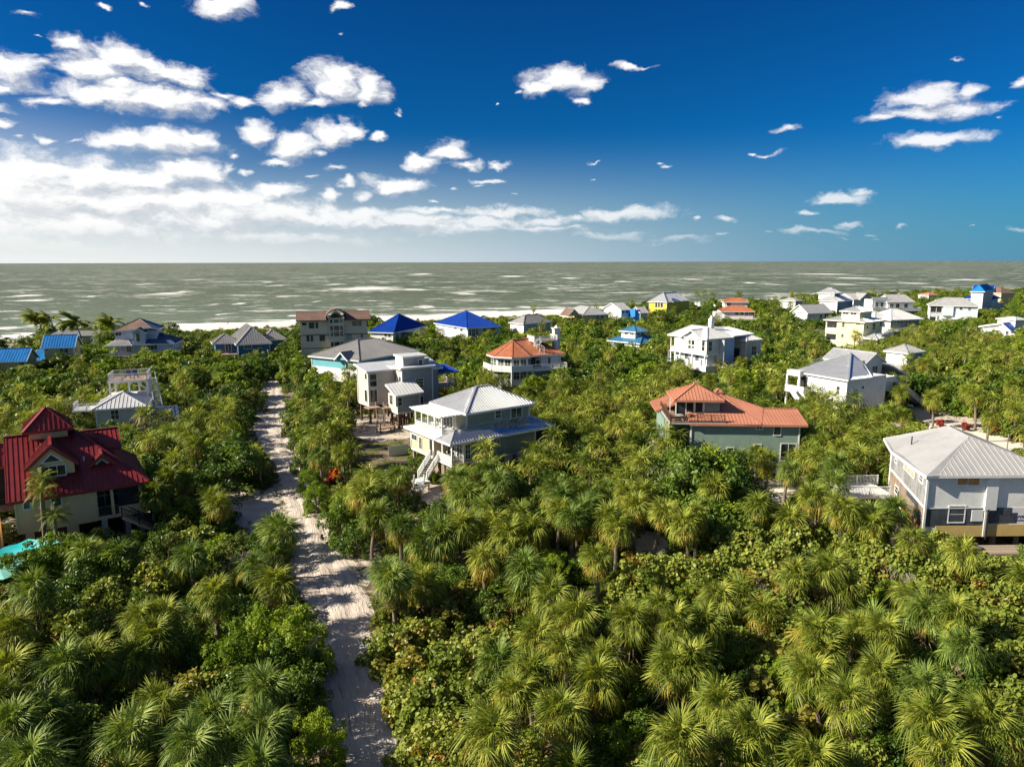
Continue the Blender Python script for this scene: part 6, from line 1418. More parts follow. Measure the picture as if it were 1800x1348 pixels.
# blue roofed house at the water
h = far('azure_roofed_tower_house', 'tall white house with bright azure hip roof at the far end of the shore', 'c', (1145,232), (1285,246), (1420,225), 14.0, 155, 'wall_grey', 'roof_azure', zb=.2, short='the azure roofed tower', leftwall='paint_white', ov=.8, seam=.7)  # white house; shade on its fronts is put into grey and blue walls
Y = h.Y; X = h.X
for k in (.2, .45, .7): h.winl('L', h.W, Y*k, Y*k+1.2, 12, 13.2)
for k in (.25, .6): h.winl('L', h.W, Y*k, Y*k+1.2, 7, 8.6)
h.body(X-1, X+16, 1, 12, .2, 9.6, 'wall_pale_blue'); h.hip(X-2, X+17, 0, 13, 9.6, 13.5, 'roof_royal', .7, inset=7); h.body(X+1, X+8, 2, 9, 9.6, 13, 'wall_pale_blue', foot=False); h.gable(X, X+9, 1, 10, 12.8, 16, 'roof_royal', 'y', .7, 'wall_grey')
for k in (2, 7, 12): h.winl('F', (0,0,1,0), X+k, X+k+1.6, 5.4, 7.2)
h.body(-8, 1, 8, 18, .2, 8, 'wall_white'); h.roof([[(-8.5,7,8),(1,7,8),(1,18,10),(-8.5,18,10)]], 'roof_steel_blue', .7)
h = far('twin_pyramid_house', 'low white house with twin grey pyramid roofs before the azure roofed tower house', 'c', (1175,388), (1250,408), (1560,405), 6.6, 345, 'wall_white', 'roof_pearl', zb=.2, D=12, short='the twin pyramid house', seam=.7)
windows(h, 'F', [(1285,418,1345,435,3,1)])
# A-frame with a blue slope
h = House('white_a_frame_house', 'white A frame house with one blue slope and a clerestory strip in the treetops', (1300,800), (1655,830), 3.2, zo='c', yaw=-52, short='the white A frame house')
X = h.len; zt = h.zat(X*.8, 0, 620)
y1 = 7.5; L0 = (-2.6, 5.7); Ap = (X*.5, 7.2); Rt = (X+.4, 3.1)
h.part('wall', MB().poly([(-3.2,.5,.2),(X,.5,.2),(X,.5,3.4),(Ap[0],.5,Ap[1]-.3),(L0[0]+1,.5,L0[1]-.5)]).poly([(-3.2,.5,.2),(-3.2,.5,5.2),(-3.2,7,5.2),(-3.2,7,.2)]).poly([(-3.2,7,.2),(X,7,.2),(X,7,3.4),(Ap[0],7,Ap[1]-.3),(L0[0]+1,7,L0[1]-.5)]), 'wall_white')
h.roof([[(L0[0],0,L0[1]),(Ap[0],0,Ap[1]),(Ap[0],y1,Ap[1]),(L0[0],y1,L0[1])]], 'roof_white', .7, t=.3); h.roof([[(Ap[0],0,Ap[1]),(Rt[0],0,Rt[1]),(Rt[0],y1,Rt[1]),(Ap[0],y1,Ap[1])]], 'roof_royal', .7, t=.3, label='blue right slope')
h.part('clerestory', MB().poly([(L0[0]+1.6,.46,L0[1]-.75),(L0[0]+1.6,.46,L0[1]-.55+.1),(Ap[0]-.8,.46,Ap[1]-.75),(Ap[0]-.8,.46,Ap[1]-1.6)]), 'roof_grey'); h.foot.append((-3,X,0,8)); h.body(-8, -3.2, 1, 6, .2, 4.4, 'wall_white', 'annex_wall')
for k in (.16, .32, .66): h.winl('F', (0,0,.5,0), X*k, X*k+.8, 3.4, 4.6, frame='wall_white')
# small white and blue house
h = far('white_and_blue_house', 'small house, white on one side and vivid blue on the other, pearl pyramid roof', 'd', (1240,180), (1500,214), (1716,190), 7.6, 105, 'wall_vivid_blue', 'roof_pearl', zb=.3, short='the white and blue house', leftwall='paint_white')
windows(h, 'F', [(1548,205,1610,240,1,1)]); windows(h, 'L', [(1360,190,1420,208,2,1)])
h.roof([[(-6.5,-1.5,4.4),(.4,-1.5,4.4),(.4,9,5.6),(-6.5,9,5.6)]], 'roof_pearl', 0); h.body(-6, .4, -1, 8.5, .2, 4.4, 'wall_white')
# remote roofs
h = far('red_roofed_bungalow', 'tiny far bungalow with a brick red roof at the shore', 'c', (530,280), (545,292), (690,290), 6.5, 255, 'wall_white', 'roof_coral', zb=.2, D=10, short='the far brick red roof', seam=0)
h = far('small_grey_roofed_house', 'far small house with pearl roof left of the white and teal house', 'b', (140,335), (170,352), (300,345), 8.0, 305, 'wall_grey', 'roof_pearl', zb=.2, D=10, short='the far pearl roof', seam=0)
h = far('white_edge_house', 'white flat roofed house cut by the right edge, treetops below', 'c', (1675,612), (1690,620), (1900,615), 8.0, 600, 'wall_white', 'roof_white', zb=.2, D=8, short='the right edge white house', seam=0)
h = far('thatched_roof_house', 'far long brown roof beyond the azure roofed tower house', 'c', (1440,235), (1500,265), (1690,262), 9.5, 185, 'wall_tan', 'roof_brown', zb=.2, D=14, short='the far brown roof', seam=0)
# ---------------------------------------------------------------- what the photograph leaves open to view: no plant may stand before it
VIS = [(RED, [(0,770),(80,718),(130,735),(210,752),(265,845),(262,905),(275,930),(215,935),(140,945),(60,950),(0,930)]),
 (GREEN, [(705,748),(800,680),(870,675),(945,705),(980,748),(970,785),(940,800),(890,802),(850,806),(800,820),(775,835),(765,850),(735,880),(738,800),(712,775)]),
 (GREY, [(632,630),(715,622),(760,622),(805,645),(805,690),(780,705),(735,712),(700,730),(640,740),(640,700)]),
 (ORANGE, [(1150,695),(1220,675),(1420,745),(1410,790),(1370,795),(1340,785),(1240,784),(1160,772)]),
 (CLAD, [(1492,840),(1560,770),(1700,750),(1800,790),(1800,945),(1690,950),(1610,905),(1510,860)]),
 (WHITE, [(1388,700),(1400,650),(1470,612),(1560,640),(1595,665),(1585,700),(1560,708),(1500,696),(1440,686)])]
VISN = {'roof_deck_house': [(150,710),(175,665),(280,662),(305,720),(300,744),(240,748),(200,742),(165,735)],
 'octagonal_house': [(865,625),(935,588),(985,610),(985,650),(940,665),(900,650),(870,660)], 'unfinished_white_house': [(1182,590),(1230,570),(1325,590),(1322,640),(1300,650),(1250,645),(1185,628)],
 'turquoise_house': [(578,620),(645,595),(735,608),(735,622),(640,632),(590,645)], 'beige_apartment_house': [(525,545),(645,545),(645,600),(525,600)],
 'dark_blue_house': [(380,600),(425,570),(478,600),(470,620),(385,610)], 'grey_beach_house': [(182,605),(245,555),(308,595),(306,612),(240,618),(190,625)],
 'yellow_blue_roofed_house': [(70,585),(133,585),(130,622),(80,628)], 'blue_roofed_cottage': [(0,612),(48,612),(45,638),(0,638)], 'grey_green_roofed_house': [(88,580),(165,580),(150,592),(90,590)],
 'royal_blue_roofed_house': [(668,582),(710,552),(752,570),(740,586),(690,592)], 'royal_blue_roofed_house.001': [(790,568),(828,546),(880,573),(875,588),(800,588)],
 'low_grey_house': [(892,566),(940,553),(970,566),(920,585),(895,580)], 'tan_house': [(990,565),(1035,538),(1070,552),(1068,560),(1000,566)], 'white_gable_house': [(1070,545),(1085,532),(1110,545),(1105,555),(1075,553)],
 'blue_walled_house': [(1108,540),(1135,540),(1138,553),(1110,558)], 'bright_yellow_house': [(1146,530),(1180,514),(1210,525),(1190,538),(1150,542)], 'coral_double_roofed_house': [(1266,558),(1270,530),(1300,523),(1320,530),(1333,558),(1290,562)],
 'cupola_house': [(1095,590),(1125,575),(1165,597),(1125,606)], 'grey_roofed_teal_house': [(1437,530),(1460,508),(1500,522),(1498,538),(1440,540)], 'twin_gable_house': [(1500,525),(1515,515),(1535,525),(1525,528)],
 'white_balcony_house': [(1540,545),(1545,523),(1603,525),(1605,545)], 'pink_roofed_house': [(1418,545),(1430,540),(1465,545),(1460,553),(1430,556)], 'pale_yellow_house': [(1443,560),(1480,542),(1550,548),(1555,575),(1530,606),(1445,603)],
 'white_pyramid_roofed_house': [(1540,560),(1575,542),(1625,560),(1600,573),(1560,573)], 'pale_blue_house': [(1633,535),(1720,530),(1722,556),(1660,562),(1635,558)], 'azure_roofed_tower_house': [(1698,510),(1745,500),(1765,515),(1760,528),(1720,528)],
 'twin_pyramid_house': [(1718,530),(1765,533),(1740,538)], 'white_a_frame_house': [(1722,575),(1770,562),(1790,580),(1780,588),(1740,585)], 'white_and_blue_house': [(1550,635),(1595,605),(1628,618),(1620,628),(1575,638)]}
GROUND_VIS = [[(598,1348),(700,1348),(685,1250),(648,1120),(600,1050),(596,980),(576,900),(540,850),(516,790),(500,720),(492,662),(466,662),(458,700),(434,770),(472,790),(492,830),(508,870),(516,900),(516,960),(514,1040),(556,1080),(558,1180)],
 [(618,735),(720,740),(730,772),(690,800),(640,790),(618,765)], [(1640,750),(1700,750),(1790,778),(1800,800),(1750,786),(1690,762)], [(1600,735),(1640,722),(1680,735),(1650,748)], [(1312,856),(1370,852),(1380,872),(1330,875)],
 [(1138,942),(1185,940),(1205,980),(1150,978)], [(410,860),(460,868),(470,915),(420,925)], [(215,968),(262,962),(285,1000),(240,1008)], [(735,885),(775,880),(780,908),(732,918)], [(640,775),(700,775),(712,800),(690,830),(650,815)],
 [(1182,1272),(1225,1272),(1222,1304),(1185,1300)], [(0,588),(60,600),(55,612),(0,610)], [(315,572),(520,567),(520,580),(470,578),(320,585)], [(655,560),(880,552),(1000,548),(1000,553),(700,570)], [(360,845),(400,850),(400,865),(350,860)], [(0,955),(40,950),(60,975),(0,1000)]]
def inpoly(x, y, P):
    c = False; n = len(P)
    for i in range(n):
        (x0, y0), (x1, y1) = P[i], P[(i+1) % n]
        if (y0 > y) != (y1 > y) and x < (x1-x0)*(y-y0)/(y1-y0)+x0: c = not c
    return c
pv = []
def add_vis(P, D, step=5):
    xs = [p[0] for p in P]; ys = [p[1] for p in P]
    w = max(xs)-min(xs); st = step if w > 60 else 3
    for x in np.arange(min(xs), max(xs)+1, st):
        for y in np.arange(min(ys), max(ys)+1, st):
            if inpoly(x, y, P): pv.append((x, y, D if D else at(x, y).y))
for h, P in VIS: add_vis(P, h.dist-1)
for h in HOUSES:
    if h.root.name in VISN: add_vis(VISN[h.root.name], h.dist-1)
for P in GROUND_VIS: add_vis(P, None)
add_vis([(576,824),(606,824),(606,848),(576,848)], at(590,846).y - 1)
PV = np.array(pv)
def blocks(x, y, h, w, shrink=.8, base=.25):
    """would a crown of width w and height h standing at (x, y) hide something the photo shows?"""
    cx, ct = proj((x, y, h)); _, cb = proj((x, y, h*base)); rx = w/2*FPX/y*shrink; ry = max(1.0, (cb-ct)/2)*.92; cy = (ct+cb)/2
    m = (np.abs(PV[:, 0]-cx) < rx) & (np.abs(PV[:, 1]-cy) < ry) & (PV[:, 2] > y)
    if not m.any(): return False
    q = PV[m]; return bool(((((q[:, 0]-cx)/rx)**2 + ((q[:, 1]-cy)/ry)**2) < 1).any())
FOOT = []
for h in HOUSES:
    for (x0, x1, y0, y1) in h.foot: FOOT.append((h.o, h.ux, h.uy, x0-.6, x1+.6, y0-.6, y1+.6))
def on_house(x, y, m=0.0):
    for o, ux, uy, x0, x1, y0, y1 in FOOT:
        dx, dy = x-o.x, y-o.y
        if abs(dx)+abs(dy) > 60: continue
        u = dx*ux.x+dy*ux.y; v = dx*uy.x+dy*uy.y
        if x0-m < u < x1+m and y0-m < v < y1+m: return True
    return False
RW = [(a.x, b.x, (a.y+b.y)/2) for a, b in ROAD_W]; RYs = np.array([r[2] for r in RW])
def on_road(x, y, m=0.5):
    if y > RYs.max()+1 or y < RYs.min()-3: return False
    i = int(np.argmin(np.abs(RYs-y))); a, b, _ = RW[i]; return a-m < x < b+m
def on_yard(x, y): return any(inpoly(x, y, P) for P in YARD_W)
TAKEN = []
def free(x, y, r):
    for (a, b, c) in TAKEN:
        if (a-x)**2+(b-y)**2 < (r+c)**2*.36: return False
    return True
# ---------------------------------------------------------------- palms and bushes read off the photograph, nearest first
P_NEAR = """12,1120 60,1040 170,1150 152,976 203,974 293,957 337,983 493,937 460,990 480,1022 20,1180 377,1045 317,1075 247,1060 273,1115 233,1108
113,1165 177,1165 25,1220 80,1255 267,1240 353,1205 373,1262 230,1290 485,1212 466,1275 400,1325 20,1300 333,1345 130,1330 470,1345
650,905 703,930 773,940 813,928 853,985 917,990 960,985 933,937 1053,985y 1007,922 1083,932 680,1000 693,1028 747,1025 787,1015 950,1045 947,1117 1013,1082 1083,1097
1000,1140 937,1185 1080,1160 1133,1147 987,1255 863,1295 1163,1067 1193,1090 1167,1338 1260,1053 1227,1100 1297,1130 1477,1000 1483,1030 1400,1013 1453,1147 1500,1107 1433,1113 1560,1130
1590,1155 1627,1075 1590,1050 1700,1075 1697,1130 1490,1235s 1610,1222s 1640,1265 1333,1222 1277,1243 1327,1300 1733,1270 1760,1300 1213,1330 1273,1335 1693,973 1527,910 1600,945 1450,1200 1540,1185
900,1215 1045,1200 1180,1180 1240,1160 1380,1150 60,1345 1660,1335 1430,1330"""
P_MID = """630,872s 655,852 680,880 700,835 720,905 720,870 835,832 858,850 800,840 815,870 965,870 1000,862 1030,885 1062,862 1100,866 1133,868 1150,900 980,905 1115,900
505,870l 450,905 470,900 425,895 430,745 405,780 360,720 330,760 300,745 385,655 500,640 470,625 520,660 530,690 560,715 575,760 600,770 550,735 605,795 585,820 640,800 660,790 565,800 545,775
600,640 510,600 1040,765 1080,745 1110,780 1010,740 900,620 930,660 860,690 905,690 960,700 1000,680 1040,700 1020,640 1090,690 1130,720 1140,650 1255,665 1245,680 1275,685 1300,640 1320,690 1345,700 1370,680
1430,690l 1445,680l 1415,715 1435,720 1455,725 1425,770 1460,780 1480,790 1500,770 1520,740 1545,730 1530,765 1560,745 1590,730 1605,715 1620,720 1645,700 1660,690 1700,690 1720,700 1690,660 1740,730 1765,760 1780,680 1790,720
1400,800 1380,830 1420,840 1450,820 1452,850 1440,870 1350,790 1330,800 1310,810 1480,900 1285,550 1700,800l 1740,735l 1640,780l 1060,640 990,610 1200,640 1350,600 1400,620
240,700 320,770 290,780 345,790 310,640 255,630 1560,700l 1580,690l 1620,640 1680,620 1730,640 1770,620 1640,600 1600,600"""
B_NEAR = [  # x, y of the crown's middle, kind, height, width
 (100,975,'bright',4.0,4.5),(45,995,'bright',3.6,4.0),(165,1015,'dark',3.8,4.6),(225,1010,'dark',3.4,3.6),(467,1112,'bright',4.6,5.2),(420,1150,'bright',4.0,4.2),(515,1130,'bright',4.2,4.2),(495,1165,'dark',3.2,4.5),(283,1015,'grape',3.0,4.0),(193,1050,'grape',2.9,3.6),(133,1105,'grape',2.8,3.8),
 (563,1290,'bright',2.8,2.8),(133,1290,'dark',3.2,3.8),(30,1265,'dark',2.8,3.4),(235,952,'bright',2.2,2.8),(425,1085,'dark',3.0,3.6),(300,1150,'dark',2.8,4.0),(430,1215,'dark',3,3.4),(160,1225,'dark',2.6,3.2),(60,1200,'dark',2.6,3.4),(530,1215,'dark',2.6,3.0),(395,1000,'olive',3.2,3.0),(60,1075,'olive',2.8,3.4),
 (700,1085,'grape_orange',2.8,3.6),(755,1055,'grape_orange',2.8,3.2),(684,1130,'grape',2.3,3.0),(704,1145,'grape_orange',2.4,3.2),(740,1120,'grape',2.6,3.6),(790,1095,'grape_orange',2.5,3.4),(810,1045,'grape_orange',2.3,3.0),(725,1180,'grape_orange',2.5,3.2),(780,1170,'grape',2.6,3.8),(840,1150,'grape',2.6,3.6),(728,1225,'grape',2.4,3.2),(760,1235,'grape',2.6,3.8),(825,1225,'grape',2.6,3.6),(752,1290,'grape',2.5,3.2),(790,1295,'grape',2.6,3.4),(782,1345,'grape',2.5,3.2),(840,1345,'grape',2.4,3.2),(880,1180,'grape',2.5,3.2),(870,1120,'grape',2.4,3.2),(920,1340,'grape',2.3,3.0),
 (1130,1010,'grape',3.2,4.6),(1180,1005,'grape',3.0,4.2),(1100,1040,'grape',2.6,3.4),(600,915,'dark',3.8,3.6),(625,945,'dark',2.6,2.8),(870,900,'dark',3.2,4.2),(905,905,'grape',3.0,3.8),(850,925,'grape',2.8,3.0),(770,900,'dark',2.6,3.2),(730,880,'dark',2.2,2.6),
 (1125,1290,'dark',2.4,3.2),(1090,1315,'bright',2.4,2.6),(1040,1320,'dark',2.6,3.2),(1135,1240,'dark',2.0,3.6),(1160,1210,'dark',2.0,3.2),(1250,1220,'dark',2.4,3.4),(1375,1195,'bright',2.8,3.4),(1395,1235,'bright',2.6,2.8),
 (1300,955,'grape',3.4,4.4),(1350,985,'grape',3.2,4.2),(1400,955,'grape',3.4,4.6),(1440,945,'grape',3.2,4.0),(1330,1030,'grape_orange',3.0,4.0),(1375,1060,'grape',3.0,4.0),(1420,1055,'grape_orange',2.8,3.6),(1550,985,'grape',3.2,4.2),(1595,1000,'grape',3.2,4.2),(1525,1010,'grape',3.0,3.8),(1640,1015,'grape',3.0,4.0),(1690,1022,'grape',2.6,4.0),(1740,1002,'grape',2.6,4.6),(1785,1012,'grape',2.6,4.4),(1730,1045,'grape',3.0,4.0),(1785,1060,'grape',3.0,4.0),(1760,1110,'grape',3.0,4.0),(1795,1170,'grape',3.0,4.0),(1790,1235,'grape',2.8,3.4),(1270,1000,'grape',3.0,4.0),(1225,1010,'grape',3.0,4.0),(1400,1100,'grape',2.8,3.8),(1345,1085,'grape_orange',2.6,3.2),(1440,1000,'olive',3.2,3.6),(1490,965,'grape',3.0,3.6),(1650,960,'grape',2.8,3.4),
 (1400,1290,'grape_orange',2.9,2.8),(1745,1190,'lime',3.0,2.4),(1700,1205,'dark',2.6,3.4),(1550,1265,'dark',2.4,3.4),(1560,1330,'dark',2.6,3.0),(1690,1320,'grape',2.6,3.2),(1520,1335,'grape',2.4,2.8),(1480,1320,'bright',2.4,2.6),(1380,1335,'dark',2.4,3.0),(1650,1180,'dark',2.4,3.0),
 (1225,848,'dark',9.2,7.6),(1275,850,'dark',8.8,7.2),(1182,842,'dark',8.2,5.6),(1250,920,'dark',5.4,7.0),(1310,915,'dark',5.0,5.4),(1215,930,'bright',4.4,4.0),(1330,880,'dark',4.6,4.0)]
B_MID = [(405,815,'dark',6.4,8.2),(372,812,'dark',5.2,6.0),(620,665,'lime',6.2,5.6),(592,836,'orange',2.0,2.9),(1694,748,'red',1.2,1.8),(1655,742,'red',1.0,1.8),(1752,756,'red',1.3,1.5),(560,870,'bright',3.0,3.4),(545,840,'bright',2.8,3.4),(605,890,'bright',3.2,3.4),(545,782,'grape',3.2,3.4),(536,802,'dark',3.2,3.2),(540,760,'dark',4.0,4.4),(516,742,'grape',3.0,3.0),
 (435,700,'olive',5.0,6.0),(400,690,'olive',5.0,6.5),(370,740,'dark',4.6,6.0),(330,600,'olive',4.6,6),(45,605,'dark',6.5,6.5),(1680,690,'dark',7,7.5),(1720,700,'dark',6.4,7),(1490,735,'olive',6,5.5),(1470,745,'olive',5,4.5),(1510,590,'dark',7,9),(240,790,'olive',3.4,3.6),(20,700,'bright',4.5,6),(140,745,'olive',4,5),
 (1010,790,'olive',4.6,5.5),(968,852,'dark',3.2,4.4),(1060,810,'olive',4.6,5.5),(1130,790,'dark',4.2,5),(1015,772,'dark',4.0,4.6),(1150,830,'dark',5,5)]
n_near = 0
for tk_i, tok in enumerate(P_NEAR.split()):
    f = tok[-1] if tok[-1].isalpha() else ''; x, y = map(float, tok.rstrip('ysl').split(','))
    h = rnd.uniform(3.6, 4.9); p = at(x, y, h)
    look = {'y': 'yellow', 's': 'skirted'}.get(f) or (rnd.choice(('green', 'yellow', 'skirted')) if x > 620 else rnd.choice(('green', 'green', 'green', 'skirted')))
    if tk_i % 8 == 5 and p.y < 62 and not f:
        hb = rnd.uniform(2.8, 3.8); q = at(x, y, hb*.6); make_bush(rnd.choice(('bright', 'dark', 'grape', 'olive', 'grape_orange')), q.x, q.y, hb, rnd.uniform(3.2, 4.2)); TAKEN.append((q.x, q.y, 1.4)); continue
    make_palm(p.x, p.y, h, near=p.y < 52, sc=rnd.uniform(.92, 1.08), look=look); TAKEN.append((p.x, p.y, 1.2))
for tok in P_MID.split():
    f = tok[-1] if tok[-1].isalpha() else ''; x, y = map(float, tok.rstrip('ysl').split(','))
    h = rnd.uniform(4.2, 5.6) + (1.2 if f == 'l' else 0); p = at(x, y, h)
    if on_house(p.x, p.y) or (f != 'l' and on_road(p.x, p.y, 0)) : continue
    ok = True
    for t in range(4):
        if not blocks(p.x, p.y, h+1.2, 3.2, .8, .45): break
        h -= .7; p = at(x, y+7*(t+1), h)
    else: continue
    if on_house(p.x, p.y): continue
    make_palm(p.x, p.y, h, look={'y': 'yellow', 's': 'skirted'}.get(f)); TAKEN.append((p.x, p.y, 1.2))
for lst, mid in ((B_NEAR, False), (B_MID, False)):
    for (x, y, k, h, w) in lst:
        h *= 1.0 if mid or h > 4.2 else 1.28; p = at(x, y, h*.55); make_bush(k, p.x, p.y, h, w*(1.0 if mid else 1.08), mid=mid and p.y > 90); TAKEN.append((p.x, p.y, w*.38))
# ---------------------------------------------------------------- the rest of the thicket
def coconut(x, y, h, lean, wind=False, lab=None):
    root = empty('coconut_palm', (x, y, 0)); mb = MB(); k = 8; r = .2; pts = [Vector((lean[0]*(i/k)**1.7, lean[1]*(i/k)**1.7, -.1+h*i/k)) for i in range(k+1)]
    for a, b, i in zip(pts, pts[1:], range(k)): mb.cone(a, b, .24-.014*i, .24-.014*(i+1), 8, False)
    mb.build('trunk', 'palm_bark', root, smooth=True)
    c = link(bpy.data.objects.new('crown', rnd.choice(COCO_WIND if wind else COCO))); c.parent = root; c.location = pts[-1]; c.rotation_euler = (0, 0, rnd.uniform(-.25, .25) if wind else rnd.uniform(0, 6.28))
    s = rnd.uniform(.95, 1.15)*(1.7 if wind else 1); c.scale = (s, s, s); tag(root, lab or 'feather leaved palm', 'palm tree'); TAKEN.append((x, y, 1.5)); return root
for (x, y, h, ln, lab, wd) in [(64,558,11,(-2.2,.3),'leftmost tall windblown coconut palm at the beach left of the azure roof',True),(88,562,10,(-2,0),'second windblown coconut palm above the azure roof',True),(132,566,10.5,(-2.2,0),'windblown coconut palm behind the right end of the azure roof',True),(196,566,10,(-1.6,0),'windblown coconut palm left of the pale grey beach house',True),
    (175,590,8,(.6,0),'coconut palm in the trees between azure roof and pale grey beach house',False),(355,588,7,(.4,0),'coconut palm left of the dark blue beach house',False),(1410,520,10,(.3,0),'left of two coconut palms beside the white and teal house',False),(1424,522,10,(.4,0),'right of two coconut palms beside the white and teal house',False),
    (1238,513,11,(.2,0),'tallest coconut palm right of the bright yellow house',False),(1225,516,10,(-.4,0),'coconut palm just right of the bright yellow house',False),(1252,518,10,(.6,0),'coconut palm between yellow house and coral double roofs',False),(1299,517,12,(0,0),'coconut palm rising behind the stacked coral roofs',False),
    (820,560,5,(0,0),'coconut palm before the right royal blue pyramid roof',False),(1560,600,7,(.5,0),'coconut palm right of the pale yellow house gazebo',False),(1700,620,8,(.8,0),'big coconut palm in the wood below the long pale blue house',False),(1535,510,8,(0,0),'small coconut palm behind the twin gable house',False),(1660,512,6,(0,0),'lone round palm on the skyline left of the azure roofed tower house',False)]:
    p = at(x, y, h); coconut(p.x-ln[0], p.y, h, ln, wd, lab)
for (x, y, h, lab) in [(68,862,7.4,'tall feather palm before the red roofed house, left of the small window'),(92,905,5.0,'short feather palm before the maroon garage door'),(70,838,8.2,'tallest feather palm at the left corner of the red roofed house')]:
    p = at(x, y, h); r = coconut(p.x, p.y, h, (.2, 0), False, lab); 
    for c in r.children:
        if c.name.startswith('crown'): c.scale = (.62,)*3
FAR_PTS = {'palm': [], 'dark': [], 'olive': [], 'bright': [], 'grape': []}
def species(px, py, y):
    r = rnd.random()
    if px > 1500 and 600 < py < 800: w = (.42, .25, .12, .10)
    elif px > 600 and py > 700: w = (.58, .12, .12, .10)
    elif px < 600 and py < 720: w = (.06, .36, .30, .16)
    elif px < 600: w = (.42, .24, .14, .12)
    elif py < 700: w = (.13, .36, .22, .17)
    else: w = (.22, .28, .24, .15)
    a = 0
    for k, q in zip(('palm', 'dark', 'olive', 'bright'), w):
        a += q
        if r < a: return k
    return 'grape'
cand = []
y = 24.0
while y < 760:
    sp = 2.5 if y < 60 else (2.9 if y < 120 else (4.3 if y < 200 else (5.6 if y < 320 else 7.2)))
    x = -y*.78 - 8
    while x < y*.80 + 8:
        cand.append((x + rnd.uniform(-.42, .42)*sp, y + rnd.uniform(-.42, .42)*sp, sp)); x += sp
    y += sp*.9
nfill = 0; cnt = {'palm': len([p for p in PLANTS if p[1] == 'cabbage palm']), 'other': {}}
for (x, y, sp) in cand:
    sy = shore_y(x)
    if y > sy - 44 + 6*math.sin(x*.11): continue
    if on_road(x, y, .9) or on_house(x, y, .6): continue
    px, py = proj((x, y, 0))
    yard = on_yard(x, y)
    if yard: continue
    if not free(x, y, sp*.5): continue
    k = species(px, py, y)
    if y < 60 and px > 0 and px < 1800:
        if rnd.random() < .5: continue
        if k == 'palm' and rnd.random() < .75: k = rnd.choice(('grape', 'dark', 'bright', 'olive'))
    if y < 60: h = rnd.uniform(2.0, 3.2); w = rnd.uniform(2.4, 3.4)
    elif k == 'palm': h = rnd.uniform(3.4, 5.4) if y < 130 else rnd.uniform(4, 6.5); w = 3.2
    else: h = rnd.uniform(2.6, 4.6) if y < 130 else rnd.choice((rnd.uniform(2.6, 4.6), rnd.uniform(4.6, 7.4))); w = max(sp*1.3, h*1.12)
    ok = False
    for f in (1, .72, .5, .34):
        hh = h*f + (1.1 if k == 'palm' else 0); 
        if not blocks(x, y, hh, w if k != 'palm' else 3.2, .85, .2 if k != 'palm' else .3): ok = True; h = h*f; break
    if not ok:
        if k != 'palm' or y > 140: continue
        continue
    if f < 1 and k != 'palm': w = max(w*f*1.2, 1.8)
    if k == 'palm' and h < 2.0: k = 'olive'; h = 1.6; w = 2.4
    full = (cnt['palm'] >= 300 if k == 'palm' else cnt['other'].get(k, 0) >= {'dark': 200, 'olive': 150, 'bright': 110, 'grape': 110}[k])
    if y > 235 or full: FAR_PTS[k].append((x, y, h, w)); continue
    if k == 'palm': make_palm(x, y, h, look=None); cnt['palm'] += 1
    else: make_bush(k, x, y, h, w, mid=y > 62); cnt['other'][k] = cnt['other'].get(k, 0) + 1
    nfill += 1
print('fill', nfill, cnt, {k: len(v) for k, v in FAR_PTS.items()}, 'plants', len(PLANTS))

# masses: one object each, crowns instanced on points
def mass(name, label, pts, meshes, cat=None):
    """pts: x, y, z, sx, sz ; picks among meshes at random"""
    me = bpy.data.meshes.new(name); me.from_pydata([(p[0], p[1], p[2]) for p in pts], [], [])
    for nm, i in (('sx', 3), ('sz', 4)): a = me.attributes.new(nm, 'FLOAT', 'POINT'); a.data.foreach_set('value', [p[i] for p in pts])
    a = me.attributes.new('rz', 'FLOAT', 'POINT'); a.data.foreach_set('value', [rnd.uniform(0, 6.28) for _ in pts])
    o = link(bpy.data.objects.new(name, me)); tag(o, label, kind='stuff')
    col = bpy.data.collections.new(name + '_kinds')
    for m in meshes: col.objects.link(bpy.data.objects.new(name + '_piece', m))
    g = bpy.data.node_groups.new(name + '_scatter', 'GeometryNodeTree'); g.interface.new_socket('Geometry', in_out='INPUT', socket_type='NodeSocketGeometry'); g.interface.new_socket('Geometry', in_out='OUTPUT', socket_type='NodeSocketGeometry')
    gi, go = g.nodes.new('NodeGroupInput'), g.nodes.new('NodeGroupOutput'); L = g.links.new
    ci = g.nodes.new('GeometryNodeCollectionInfo'); ci.inputs['Collection'].default_value = col; ci.inputs['Separate Children'].default_value = True; ci.inputs['Reset Children'].default_value = True
    ip = g.nodes.new('GeometryNodeInstanceOnPoints'); ip.inputs['Pick Instance'].default_value = True
    rv = g.nodes.new('FunctionNodeRandomValue'); rv.data_type = 'INT'; rv.inputs[4].default_value = 0; rv.inputs[5].default_value = len(meshes)-1
    def attr(n):
        a = g.nodes.new('GeometryNodeInputNamedAttribute'); a.data_type = 'FLOAT'; a.inputs[0].default_value = n; return a.outputs[0]
    cs = g.nodes.new('ShaderNodeCombineXYZ'); L(attr('sx'), cs.inputs[0]); L(attr('sx'), cs.inputs[1]); L(attr('sz'), cs.inputs[2])
    cr = g.nodes.new('ShaderNodeCombineXYZ'); L(attr('rz'), cr.inputs[2])
    L(gi.outputs[0], ip.inputs['Points']); L(ci.outputs[0], ip.inputs['Instance']); L(rv.outputs[2], ip.inputs['Instance Index']); L(cr.outputs[0], ip.inputs['Rotation']); L(cs.outputs[0], ip.inputs['Scale'])
    L(ip.outputs[0], go.inputs[0]); md = o.modifiers.new('scatter', 'NODES'); md.node_group = g; return o
def crown_h(m): return max(v.co.z for v in m.vertices)
